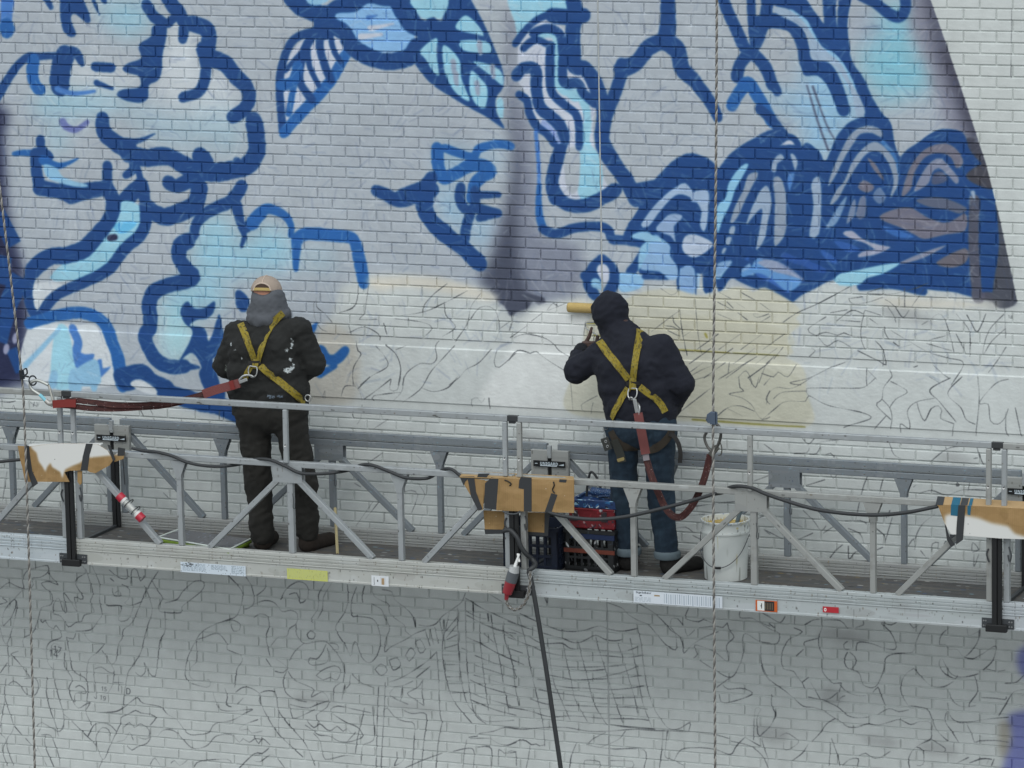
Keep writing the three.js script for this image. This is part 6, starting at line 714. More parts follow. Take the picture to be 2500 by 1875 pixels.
for (const [pts, lab] of [[[P(-130, -520, ZR), P(0, 463, ZR), grabL, P(57, 965, ZR), P(85, 1875, ZR), P(96, 2300, ZR)], 'twisted grey lifeline pulled aside by the strap of the worker in the cap'], [[P(1752, -520, ZR), P(1748, 400, ZR), grabR, P(1746, 1875, ZR), P(1746, 2300, ZR)], 'twisted grey lifeline hanging straight beside the worker in the hooded top']]) {
  const r = thing('safety_rope', lab, 'rope', 'lifelines'), C = new THREE.CurvePath(); ropeGeo([...pts]).forEach((g, i) => part('strand', g, ropeMats[i], r));
}
{
  const gr = thing('rope_grab', 'blue-grey cast rope grab clamped on the straight lifeline', 'rope grab', 'rope grabs'), b = mat(ALB(84, 96, 112), 0.4, 0.5);
  const at = (x, y, z) => grabR.clone().add(V(x, y, z));
  const s = new THREE.Shape(); s.moveTo(-0.012, -0.034); s.lineTo(0.016, -0.036); s.lineTo(0.016, 0.036); s.lineTo(-0.01, 0.036); s.lineTo(-0.03, 0.02); s.lineTo(-0.034, 0.0); s.lineTo(-0.026, -0.012); s.closePath();
  const g = new THREE.ExtrudeGeometry(s, { depth: 0.022, bevelEnabled: true, bevelSize: 0.003, bevelThickness: 0.003, bevelSegments: 2 }); g.translate(grabR.x, grabR.y, grabR.z - 0.005); part('housing', g, b, gr);
  part('hinge', [cyl(at(0.024, -0.034, 0.006), at(0.024, 0.036, 0.006), 0.006)], b, gr); part('cam_lever', [tube([at(-0.028, 0.0, 0.012), at(-0.036, -0.01, 0.012), at(-0.022, -0.03, 0.012)], 0.006, 16, 6)], b, gr);
  const g2 = thing('rope_grab', 'dark steel rope grab with a large ring on the pulled-aside lifeline', 'rope grab', 'rope grabs'), d = mat(ALB(44, 48, 52), 0.45, 0.5), q = (px, py) => P(px, py, ZR + 0.014);
  part('housing', [bar(P(52, 903, ZR + 0.004), P(55, 926, ZR + 0.004), 0.024, 0.03, 0.004)], d, g2); part('cam_lever', [tube([q(58, 902), q(64, 900), q(66, 912), q(60, 916)], 0.005, 24, 6)], d, g2); part('arm', [tube([q(56, 917), q(70, 920)], 0.006, 4, 8)], d, g2);
  const c = q(80, 929); part('ring', [new THREE.TorusGeometry(0.027, 0.005, 10, 32).scale(0.88, 1.1, 1).rotateY(0.35).translate(c.x, c.y, c.z)], d, g2);
}
const webRed = mat(0xffffff, 0.85, 0, { map: (() => { const [c, g] = canvas(64, 256); g.fillStyle = css(58, 28, 27); g.fillRect(0, 0, 64, 256); for (let i = 0; i < 220; i++) { g.globalAlpha = rr(0.1, 0.4); g.fillStyle = ['#1e1414', '#4d2a26', '#2c1c1a', '#6c4a42'][i % 4]; g.beginPath(); g.ellipse(rr(0, 64), rr(0, 256), rr(1, 8), rr(2, 16), 0, 0, 7); g.fill(); } for (let i = 0; i < 26; i++) { g.globalAlpha = 0.8; g.fillStyle = '#cfd2d2'; g.beginPath(); g.ellipse(rr(0, 64), rr(0, 256), rr(0.6, 1.6), rr(0.6, 3), 0, 0, 7); g.fill(); } const t = tex(c); t.wrapS = t.wrapT = THREE.RepeatWrapping; t.repeat.set(16, 3); return t; })() });
const packRed = mat(ALB(104, 58, 56), 0.85, 0, { bumpMap: rollBump, bumpScale: 0.003 }), tipRed = mat(ALB(104, 32, 28), 0.8);
{
  const L = thing('lanyard', 'dark red double webbing lanyard stretched to the worker in the cap', 'lanyard', 'fall arrest lanyards'), z1 = ring1.z, Q = (px, py, k, dz = 0) => P(px, py, ring1.z + (1.075 - ring1.z) * k + dz);
  const nA = (n) => Array.from({ length: n }, () => V(0.35, 0.2, 0.9).normalize());
  part('snap_hook', [tube([ring1.clone().add(V(0.012, 0.004, 0.004)), ring1.clone().add(V(-0.002, 0.012, 0.008)), Q(596, 917, 0.03, 0.02), Q(582, 930, 0.06, 0.02)], 0.0075, 30, 8), bar(Q(604, 926, 0.03, 0.018), Q(580, 935, 0.07, 0.018), 0.022, 0.014, 0.004)], steel, L);
  const pk = [Q(586, 935, 0.06, 0.01), Q(560, 943, 0.1, 0.01), Q(530, 951, 0.16, 0.01), Q(498, 962, 0.22, 0.01)]; part('shock_pack', ribbon(pk, nA(4), 0.056, 0.022), packRed, L); part('pack_end', ribbon([Q(574, 938.6, 0.08, 0.015), Q(564, 941.6, 0.095, 0.015)], nA(2), 0.058, 0.024), tipRed, L);
  const up = [Q(502, 961, 0.21), Q(455, 974, 0.32), Q(400, 985, 0.42), Q(340, 989, 0.55), Q(280, 988, 0.68), Q(225, 982, 0.8), Q(180, 978, 0.9), Q(138, 986, 1)], dn = [Q(502, 964, 0.21, -0.006), Q(455, 978, 0.32, -0.006), Q(400, 990, 0.42, -0.01), Q(340, 995, 0.55, -0.01), Q(280, 998, 0.68, -0.01), Q(225, 997, 0.8), Q(180, 992, 0.9), Q(138, 988, 1)];
  part('webbing', ribbon(up, nA(8), 0.036, 0.004), webRed, L); part('webbing', ribbon(dn, nA(8), 0.036, 0.004), webRed, L); part('webbing_loop', ribbon([Q(186, 985, 0.9, 0.012), Q(158, 985, 0.96, 0.012), Q(130, 987, 1.0, 0.012)], nA(3), 0.05, 0.012), tipRed, L);
  const k = (px, py) => P(px, py, 1.085);
  part('scaffold_hook', [tube([k(128, 990), k(118, 985), k(100, 966), k(78, 950), k(73, 938), k(80, 931), k(92, 929), k(106, 934), k(118, 940)], 0.0105, 60, 8)], mat(ALB(168, 170, 166), 0.4, 0.6), L); part('gate', [tube([k(119, 940), k(124, 960), k(128, 976), k(128, 990)], 0.008, 24, 8)], mat(ALB(182, 180, 172), 0.35, 0.7), L); part('gate_spring', [tube([k(121, 942), k(130, 962), k(133, 976), k(137, 984)], 0.003, 20, 6)], steel, L); part('hook_base', [tube([k(112, 978), k(121, 985), k(130, 984)], 0.016, 16, 8)], mat(ALB(160, 158, 154), 0.45, 0.5), L);
  part('paint_band', [tube([k(97, 963.5), k(104, 970), k(112, 979)], 0.0113, 12, 8)], mat(ALB(118, 178, 192), 0.5), L);
}
{
  const L = thing('lanyard', 'dark red webbing lanyard sagging behind the worker in the hooded top', 'lanyard', 'fall arrest lanyards'), zr = ring2.z, Q = (px, py, z) => P(px, py, z), nA = (n) => Array.from({ length: n }, () => V(0.25, 0.1, 0.96).normalize());
  part('snap_hook', [tube([ring2.clone().add(V(-0.014, 0.0, 0.0)), ring2.clone().add(V(0, 0.014, 0.006)), ring2.clone().add(V(0.016, -0.004, 0.004)), Q(1561, 992, 0.84), Q(1560, 1012, 0.85)], 0.0065, 40, 8), bar(Q(1549, 974, 0.835), Q(1556, 1008, 0.84), 0.024, 0.014, 0.004)], steel, L);
  part('shock_pack', ribbon([Q(1558, 1008, 0.835), Q(1564, 1040, 0.84), Q(1571, 1076, 0.845), Q(1577, 1108, 0.85)], nA(4), 0.054, 0.022), packRed, L); part('pack_end', ribbon([Q(1576, 1106, 0.845), Q(1579, 1124, 0.85)], nA(2), 0.038, 0.016), mat(ALB(118, 112, 116), 0.7), L);
  part('webbing', ribbon([Q(1578, 1120, 0.85), Q(1590, 1160, 0.87), Q(1606, 1200, 0.89), Q(1624, 1238, 0.91), Q(1644, 1260, 0.93), Q(1662, 1262, 0.935), Q(1684, 1242, 0.935), Q(1704, 1208, 0.935), Q(1722, 1160, 0.935), Q(1734, 1110, 0.935)], nA(10), 0.042, 0.005), webRed, L);
  const h = (px, py) => P(px, py, 0.94);
  part('scaffold_hook', [tube([h(1737, 1102), h(1727, 1090), h(1720, 1068), h(1726, 1054), h(1738, 1042), h(1746, 1033)], 0.009, 40, 8)], mat(ALB(96, 95, 92), 0.45, 0.6), L); part('gate', [tube([h(1740, 1104), h(1752, 1088), h(1760, 1060), h(1756, 1042), h(1746, 1033)], 0.0095, 40, 8)], mat(ALB(84, 83, 80), 0.45, 0.6), L); part('hook_base', [bar(h(1734, 1112), h(1752, 1090), 0.036, 0.014, 0.005), tube([h(1757, 1078), h(1762, 1092), h(1760, 1110), h(1754, 1112)], 0.004, 16, 6)], mat(ALB(86, 85, 80), 0.5, 0.5), L); part('connecting_link', [tube([P(1745, 1034, 1.0), P(1745, 1022, 1.06)], 0.006, 4, 8)], darkSteel, L);
}
// ---------------------------------------------------------------- the paint roller against the wall
{
  const R = thing('paint_roller', 'long cream-coated paint roller pressed on the wall by the hooded worker', 'paint roller'), zc = 0.032;
  const a = P(1386, 750, zc), b = P(1472, 754, zc), nap = tex(noiseCanvas(256, 40, 0, 255, 2, 9), false, 3), [c, g] = canvas(128, 128); g.fillStyle = css(176, 152, 98); g.fillRect(0, 0, 128, 128); for (let i = 0; i < 700; i++) { g.globalAlpha = 0.35; g.fillStyle = [css(196, 176, 122), css(140, 112, 62), css(176, 160, 80)][i % 3]; g.beginPath(); g.arc(rr(0, 128), rr(0, 128), rr(0.5, 2.4), 0, 7); g.fill(); }
  const pr = [[0, 0], [0.02, 0.0005], [0.0285, 0.004], [0.031, 0.012], [0.031, 0.226], [0.028, 0.234], [0, 0.238]].map(([x, y]) => new THREE.Vector2(x, y)), sl = new THREE.LatheGeometry(pr, 28); sl.applyQuaternion(new THREE.Quaternion().setFromUnitVectors(V(0, 1, 0), b.clone().sub(a).normalize())); sl.translate(a.x, a.y, a.z + 0.002);
  part('sleeve', sl, mat(0xffffff, 0.95, 0, { map: tex(c, true, 4), bumpMap: nap, bumpScale: 0.004 }), R);
  const hd = roller2.grip, u = roller2.up, top = hd.clone().addScaledVector(u, 0.075), e = a.clone().lerp(b, 1).add(V(0.02, 0, 0)), bend = P(1430, 788, 0.2);
  part('frame', [tube([top, bend.clone().add(V(0, -0.03, 0)), bend, bend.clone().add(V(0.03, 0.001, -0.02)), V(e.x + 0.03, bend.y + 0.005, 0.1), V(e.x + 0.045, e.y - 0.03, 0.05), V(e.x + 0.04, e.y, zc), e.clone().add(V(-0.03, 0, 0))], 0.0038, 90, 8)], steel, R);
  part('handle', [cyl(hd.clone().addScaledVector(u, -0.085), top, 0.015, 0.011, 16)], mat(ALB(54, 40, 34), 0.6), R);
}
// ---------------------------------------------------------------- cables
const cableMat = mat(ALB(44, 46, 48), 0.55);
{
  const c = thing('power_cable', 'black power cable woven along the front rail of the platform', 'cable', 'black cables'), f = (x, y) => P(x, y, 1.018), k = (x, y) => P(x, y, 0.925), o = (x, y) => P(x, y, 0.985);
  part('cable_run', [tube([f(-60, 1133), f(0, 1127), f(50, 1122)], 0.0105, 30, 8)], cableMat, c);
  part('cable_run', [tube([o(322, 1094), o(350, 1100), f(385, 1104), f(420, 1113), f(455, 1128), f(500, 1137), f(548, 1138), k(590, 1132), o(628, 1121), f(660, 1123), f(695, 1137), f(730, 1154), f(775, 1157), f(815, 1154), k(850, 1148), o(884, 1135), f(910, 1136), f(950, 1151), f(990, 1166), f(1040, 1168), k(1060, 1160), o(1085, 1145), f(1105, 1147), f(1124, 1162)], 0.0105, 240, 8)], cableMat, c);
  part('cable_run', [tube([P(1330, 1246, 1.03), P(1350, 1254, 1.05), P(1400, 1264, 1.05), P(1460, 1268, 1.05), P(1530, 1261, 1.05), P(1610, 1243, 1.04), P(1690, 1222, 1.03), f(1740, 1207), k(1765, 1202), o(1782, 1190), f(1805, 1187), f(1835, 1191), P(1870, 1206, 1.04), P(1920, 1223, 1.05), P(1990, 1243, 1.05), P(2070, 1254, 1.05), P(2150, 1257, 1.05), P(2220, 1250, 1.05), P(2290, 1236, 1.04)], 0.0115, 200, 8)], cableMat, c);
}
{
  const c = thing('supply_cable', 'thick black supply cable hanging below the middle of the platform', 'cable', 'black cables'), q = (x, y, z) => P(x, y, z);
  part('cable_run', [tube([q(1230, 1296, 1.03), q(1245, 1294, 1.045), q(1262, 1312, 1.05), q(1272, 1335, 1.045), q(1284, 1352, 1.03), q(1300, 1366, 1.0), q(1308, 1378, 1.02), q(1298, 1388, 1.055), q(1291, 1394, 1.06), q(1296, 1412, 1.058), q(1312, 1500, 1.056), q(1332, 1625, 1.056), q(1352, 1760, 1.056), q(1370, 1885, 1.056), q(1400, 2160, 1.056)], 0.0145, 220, 10)], cableMat, c);
  const p = thing('cable_connector', 'red and grey cable connector hanging by a wire mesh grip', 'connector'), A = q(1268, 1372, 1.07), B = q(1258, 1392, 1.085), Cc = q(1248, 1420, 1.09), D = q(1236, 1450, 1.085), E2 = q(1235, 1462, 1.085);
  part('collar', [cyl(q(1256, 1382, 1.085), q(1254, 1397, 1.085), 0.03, 0.034)], mat(ALB(176, 178, 178), 0.4, 0.5), p); part('grey_shell', [cyl(q(1254, 1396, 1.085), q(1247, 1420, 1.085), 0.036, 0.036)], mat(ALB(78, 82, 86), 0.5), p); part('red_shell', [cyl(q(1247, 1420, 1.085), q(1238, 1448, 1.085), 0.0355, 0.03), cyl(q(1238, 1448, 1.085), q(1236, 1464, 1.085), 0.016, 0.012)], mat(ALB(128, 38, 46), 0.45), p); part('hanger', [tube([A, q(1264, 1352, 1.05)], 0.008, 4, 8), cyl(q(1268, 1352, 1.06), q(1257, 1384, 1.085), 0.006, 0.012)], mat(ALB(192, 192, 190), 0.4, 0.3), p);
  const loop = [q(1236, 1462, 1.085), q(1240, 1478, 1.085), q(1254, 1488, 1.085), q(1270, 1484, 1.08), q(1284, 1468, 1.078), q(1291, 1446, 1.075), q(1294, 1420, 1.072), q(1294, 1394, 1.066)], lc = curve(loop), mesh = [];
  for (let s = 0; s < 6; s++) mesh.push(tube(Array.from({ length: 60 }, (_, i) => { const u = i / 59, c0 = lc.getPoint(u), t = lc.getTangent(u), n = V(0, 0, 1), b = t.clone().cross(n).normalize(), an = (s < 3 ? 1 : -1) * u * 20 + s * 2.094; return c0.addScaledVector(b, Math.cos(an) * 0.0105).addScaledVector(n, Math.sin(an) * 0.0105); }), 0.0019, 90, 4));
  const mg2 = part('wire_grip', mesh, steel, p); mg2.userData.kind = 'stuff'; part('cable_core', [tube(loop, 0.0085, 60, 8)], mat(ALB(96, 92, 84), 0.7), p);
}
// ---------------------------------------------------------------- cardboard wrapped round the platform joints
function sheetFrom(pxPoly, z, t, name, m, parent, label, uvz = z) {  // a flat piece of board whose outline is given in photograph pixels on the plane z
  const poly = pxPoly.map(([x, y]) => { const q = P(x, y, z); return [q.x, q.y]; }); let ar = 0; poly.forEach(([x, y], i) => { const [u, v] = poly[(i + 1) % poly.length]; ar += x * v - u * y; }); if (ar < 0) poly.reverse();
  return part(name, sheet(poly, z, t), m, parent, label);
}
function quadSheet(a, b, c, d, t = 0.005) {                 // a board between four corners, t thick
  const n = b.clone().sub(a).cross(d.clone().sub(a)).normalize().multiplyScalar(t), A = [a, b, c, d], B = A.map((p) => p.clone().sub(n)), v = [], q = (e, f, g, h) => { for (const p of [e, f, g, e, g, h]) v.push(p.x, p.y, p.z); };
  q(...A); q(B[3], B[2], B[1], B[0]); for (let i = 0; i < 4; i++) { const k = (i + 1) % 4; q(A[i], B[i], B[k], A[k]); }
  const g = new THREE.BufferGeometry(); g.setAttribute('position', new THREE.BufferAttribute(new Float32Array(v), 3)); g.computeVertexNormals(); return boxUV(g);
}
function cardTex(x0, y0, w, h, draw) {
  const [c, g] = canvas(512, Math.round(512 * h / w)), H = c.height; g.fillStyle = css(140, 112, 74); g.fillRect(0, 0, 512, H);
  for (let i = 0; i < 512; i += 3) { g.globalAlpha = rr(0.02, 0.09); g.fillStyle = i % 2 ? '#4c3a22' : '#c9a878'; g.fillRect(i, 0, 1.6, H); } for (let i = 0; i < 240; i++) { g.globalAlpha = 0.06; g.fillStyle = rnd() < 0.5 ? '#3c2c18' : '#d8b888'; g.beginPath(); g.ellipse(rr(0, 512), rr(0, H), rr(4, 40), rr(3, 20), 0, 0, 7); g.fill(); } g.globalAlpha = 1;
  const q = (px, py, z) => { const a = P(px, py, z); return [(a.x - x0) / w * 512, (y0 + h - a.y) / h * H]; }; draw(g, q);
  for (let i = 0; i < 60; i++) { g.globalAlpha = rr(0.3, 0.9); g.fillStyle = i % 3 ? '#e2e2dc' : '#2c2a28'; g.beginPath(); g.arc(rr(0, 512), rr(0, H), rr(0.4, 1.6), 0, 7); g.fill(); } g.globalAlpha = 1;
  const t = tex(c); t.wrapS = t.wrapT = THREE.ClampToEdgeWrapping; t.repeat.set(1 / w, 1 / h); t.offset.set(-x0 / w, -y0 / h); return mat(0xffffff, 0.9, 0, { map: t });
}
const poly2 = (g, q, pts, z, col, blur) => { g.save(); g.filter = blur ? `blur(${blur}px)` : 'none'; g.fillStyle = col; g.beginPath(); pts.forEach(([x, y], i) => { const p = q(x, y, z); i ? g.lineTo(...p) : g.moveTo(...p); }); g.closePath(); g.fill(); g.restore(); };
const ZC = 1.046, SPRAY = css(196, 196, 192);
{
  const c = thing('cardboard_cover', 'taped cardboard cover, its top sprayed white, beside the pulled-aside lifeline', 'cardboard', 'cardboard joint covers');
  const m = cardTex(0.3, -0.95, 0.95, 0.5, (g, q) => { poly2(g, q, [[74, 1088], [140, 1078], [272, 1080], [320, 1100], [310, 1112], [268, 1112], [210, 1118], [196, 1130], [176, 1138], [160, 1146], [153, 1168], [148, 1152], [138, 1146], [128, 1140], [124, 1130], [116, 1140], [112, 1152], [104, 1138], [95, 1126], [90, 1105], [80, 1096]], ZC, SPRAY, 3); });
  sheetFrom([[44, 1088], [70, 1090], [108, 1085], [150, 1082], [205, 1083], [240, 1085], [264, 1100], [272, 1115], [276, 1124], [268, 1136], [246, 1148], [234, 1155], [222, 1153], [212, 1148], [170, 1149], [158, 1153], [170, 1176], [62, 1176], [55, 1140], [50, 1122]], ZC, 0.005, 'front_sheet', m, c);
  sheetFrom([[278, 1112], [300, 1096], [306, 1104], [302, 1120], [280, 1128]], ZC - 0.02, 0.005, 'side_flap', m, c); sheetFrom([[190, 1150], [201, 1150], [200, 1180], [196, 1184], [190, 1176]], ZC - 0.012, 0.005, 'torn_flap', m, c);
  part('top_fold', quadSheet(P(62, 1091, ZC + 0.004), P(244, 1088, ZC + 0.004), P(252, 1081, 0.95), P(74, 1083, 0.95)), mat(ALB(196, 196, 192), 0.9), c);
  const tp = (pts, z = ZC + 0.0055) => sheetFrom(pts, z, 0.0012, 'tape', tapeBlack, c); tp([[61, 1088], [71, 1088], [73, 1110], [79, 1150], [93, 1180], [80, 1190], [72, 1165], [64, 1135]]); tp([[210, 1083], [227, 1083], [219, 1110], [214, 1149], [197, 1149], [202, 1115]]);
  sheetFrom([[262, 1085], [270, 1088], [282, 1122], [276, 1126]], ZC + 0.006, 0.0012, 'tape', tapeBlack, c); sheetFrom([[288, 1092], [306, 1095], [304, 1112], [287, 1113]], ZC - 0.014, 0.0014, 'tape', tapeBlack, c);
}
{
  const c = thing('cardboard_cover', 'plain brown taped cardboard cover above the hanging supply cable', 'cardboard', 'cardboard joint covers');
  const m = cardTex(3.3, -1.05, 1.05, 0.5, () => {}), dark = m;
  sheetFrom([[1218, 1166], [1290, 1170], [1402, 1172], [1402, 1252], [1212, 1246]], ZC, 0.005, 'front_sheet', m, c); sheetFrom([[1122, 1163], [1160, 1168], [1184, 1172], [1180, 1244], [1172, 1246]], ZC - 0.008, 0.005, 'side_flap', m, c); sheetFrom([[1182, 1174], [1214, 1170], [1212, 1244], [1184, 1240]], ZC - 0.004, 0.005, 'side_flap', m, c);
  part('top_fold', quadSheet(P(1122, 1164, ZC + 0.004), P(1402, 1173, ZC + 0.004), P(1400, 1163, 0.94), P(1128, 1149, 0.94)), mat(ALB(152, 126, 88), 0.9), c);
  sheetFrom([[1182, 1246], [1236, 1248], [1230, 1298], [1186, 1300]], 0.93, 0.012, 'lower_flap', dark, c); sheetFrom([[1183, 1292], [1230, 1293], [1228, 1303], [1185, 1304]], 0.943, 0.003, 'tape', tapeBlack, c); sheetFrom([[1284, 1250], [1342, 1252], [1338, 1308], [1286, 1304]], 0.9, 0.012, 'lower_flap', dark, c); sheetFrom([[1330, 1252], [1342, 1253], [1338, 1308], [1329, 1307]], 0.913, 0.002, 'tape', tapeBlack, c); sheetFrom([[1286, 1298], [1338, 1301], [1338, 1309], [1286, 1306]], 0.9135, 0.002, 'tape', tapeBlack, c);
  const tp = (pts, z = ZC + 0.0055) => sheetFrom(pts, z, 0.0012, 'tape', tapeBlack, c); tp([[1122, 1163], [1158, 1163], [1162, 1200], [1178, 1243], [1168, 1247], [1150, 1212], [1142, 1170], [1136, 1176], [1132, 1186]], ZC - 0.002); tp([[1184, 1180], [1200, 1165], [1217, 1168], [1214, 1245], [1182, 1240]], ZC + 0.002); tp([[1268, 1172], [1272, 1164], [1298, 1166], [1298, 1249], [1279, 1248], [1279, 1194], [1266, 1192]]); tp([[1346, 1204], [1361, 1208], [1346, 1252], [1330, 1250]]); tp([[1366, 1170], [1384, 1171], [1382, 1178], [1365, 1177]]); tp([[1168, 1156], [1196, 1156], [1186, 1168], [1164, 1168]], ZC - 0.001);
  part('wire_tie', [tube([P(1232, 1172, ZC + 0.008), P(1242, 1176, ZC + 0.012), P(1248, 1182, ZC + 0.01), P(1244, 1186, ZC + 0.008)], 0.004, 20, 6)], blackSteel, c); part('wire_tie', [tube([P(1351, 1176, ZC + 0.008), P(1353, 1184, ZC + 0.01), P(1349, 1196, ZC + 0.009), P(1354, 1204, ZC + 0.01)], 0.004, 20, 6)], blackSteel, c);
  part('lower_clamp', [tube([P(1228, 1248, ZC + 0.01), P(1240, 1254, ZC + 0.014), P(1262, 1254, ZC + 0.014), P(1270, 1248, ZC + 0.01)], 0.006, 24, 6)], darkSteel, c);
}
{
  const c = thing('cardboard_cover', 'taped cardboard cover sprayed white below, with blue tape across its top', 'cardboard', 'cardboard joint covers');
  const m = cardTex(6.4, -1.05, 1.0, 0.5, (g, q) => { poly2(g, q, [[2308, 1258], [2330, 1252], [2390, 1264], [2420, 1276], [2462, 1284], [2478, 1302], [2540, 1320], [2540, 1340], [2300, 1330]], ZC, SPRAY, 5); });
  sheetFrom([[2290, 1232], [2340, 1233], [2420, 1237], [2520, 1243], [2560, 1246], [2560, 1316], [2498, 1316], [2440, 1314], [2354, 1307], [2322, 1303], [2306, 1276]], ZC, 0.005, 'front_sheet', m, c);
  { const blue = mat(ALB(26, 88, 112), 0.6); part('top_fold', quadSheet(P(2288, 1233, ZC + 0.004), P(2560, 1246, ZC + 0.004), P(2560, 1228, 0.95), P(2300, 1212, 0.95)), mat(ALB(156, 130, 94), 0.9), c);
    for (const [x, w, mm, nm] of [[2322, 20, blue, 'blue_tape'], [2344, 17, tapeBlack, 'tape'], [2364, 8, blue, 'blue_tape'], [2284, 18, tapeBlack, 'tape']]) part(nm, quadSheet(P(x, 1232.3 + (x - 2288) * 0.048, ZC + 0.006), P(x + w, 1232.3 + (x + w - 2288) * 0.048, ZC + 0.006), P(x + w + 5, 1211.6 + (x + w - 2288) * 0.06, 0.95), P(x + 5, 1211.6 + (x - 2288) * 0.06, 0.95), 0.002), mm, c);
    sheetFrom([[2322, 1232], [2342, 1233], [2338, 1260], [2321, 1258]], ZC + 0.0055, 0.001, 'blue_tape', blue, c); sheetFrom([[2362, 1234], [2371, 1235], [2369, 1258], [2362, 1256]], ZC + 0.0055, 0.001, 'blue_tape', blue, c); }
  sheetFrom([[2340, 1233], [2357, 1234], [2351, 1318], [2334, 1330], [2335, 1290]], ZC + 0.007, 0.0014, 'tape', tapeBlack, c); sheetFrom([[2306, 1276], [2310, 1282], [2318, 1310], [2332, 1330], [2322, 1336], [2312, 1318]], ZC - 0.01, 0.002, 'tape', tapeBlack, c); sheetFrom([[2318, 1304], [2334, 1307], [2320, 1318]], ZC - 0.004, 0.002, 'tape', tapeBlack, c);
}
// ---------------------------------------------------------------- things standing on the deck
function crate(name, label, x, z, w, d, h, y0, m, turn, group) {       // a stacking crate with slots
  const c = thing(name, label, 'crate', group), t = 0.009, put = (g) => { g.rotateY(turn); g.translate(x, y0, z); return g; };
  part('base', [put(box(-w / 2, w / 2, 0.002, 0.012, -d / 2, d / 2))], m, c);
  for (const [ax, s] of [['x', -1], ['x', 1], ['z', -1], ['z', 1]]) {
    const L = ax === 'x' ? d : w, sh = new THREE.Shape([[-L / 2, 0], [L / 2, 0], [L / 2, h], [-L / 2, h]].map(([a, b]) => new THREE.Vector2(a, b)));
    for (let r = 0; r < 3; r++) for (let k = 0; k < 6; k++) { const a = -L / 2 + 0.03 + k * (L - 0.06) / 6, b = a + (L - 0.06) / 6 - 0.014, y1 = 0.03 + r * (h - 0.075) / 3, y2 = y1 + (h - 0.075) / 3 - 0.014; if (y2 - y1 > 0.012) sh.holes.push(new THREE.Path([[a, y1], [a, y2], [b, y2], [b, y1]].map(([p, q]) => new THREE.Vector2(p, q)))); }
    const g = new THREE.ExtrudeGeometry(sh, { depth: t, bevelEnabled: false }); if (ax === 'x') { g.rotateY(Math.PI / 2); g.translate(s * w / 2 - (s > 0 ? t : 0), 0, 0); } else g.translate(0, 0, s * d / 2 - (s > 0 ? t : 0)); part('slotted_side', [put(g)], m, c);
  }
  part('rim', [put(box(-w / 2 - 0.006, w / 2 + 0.006, h - 0.022, h, d / 2 - 0.002, d / 2 + 0.006)), put(box(-w / 2 - 0.006, w / 2 + 0.006, h - 0.022, h, -d / 2 - 0.006, -d / 2 + 0.002)), put(box(-w / 2 - 0.006, -w / 2 + 0.002, h - 0.022, h, -d / 2, d / 2)), put(box(w / 2 - 0.002, w / 2 + 0.006, h - 0.022, h, -d / 2, d / 2))], m, c); return [c, put];
}
function flecked(base, cols, n = 160) { const [c, g] = canvas(256, 256); g.fillStyle = base; g.fillRect(0, 0, 256, 256); for (let i = 0; i < n; i++) { g.globalAlpha = rr(0.4, 1); g.fillStyle = cols[i % cols.length]; g.beginPath(); g.ellipse(rr(0, 256), rr(0, 256), rr(1, 14), rr(1, 6), rr(0, 3), 0, 7); g.fill(); } g.globalAlpha = 1; const t = tex(c, true, 2.5); return mat(0xffffff, 0.5, 0, { map: t }); }
const onDeck = (px, z) => P(px, 1390, z).x;
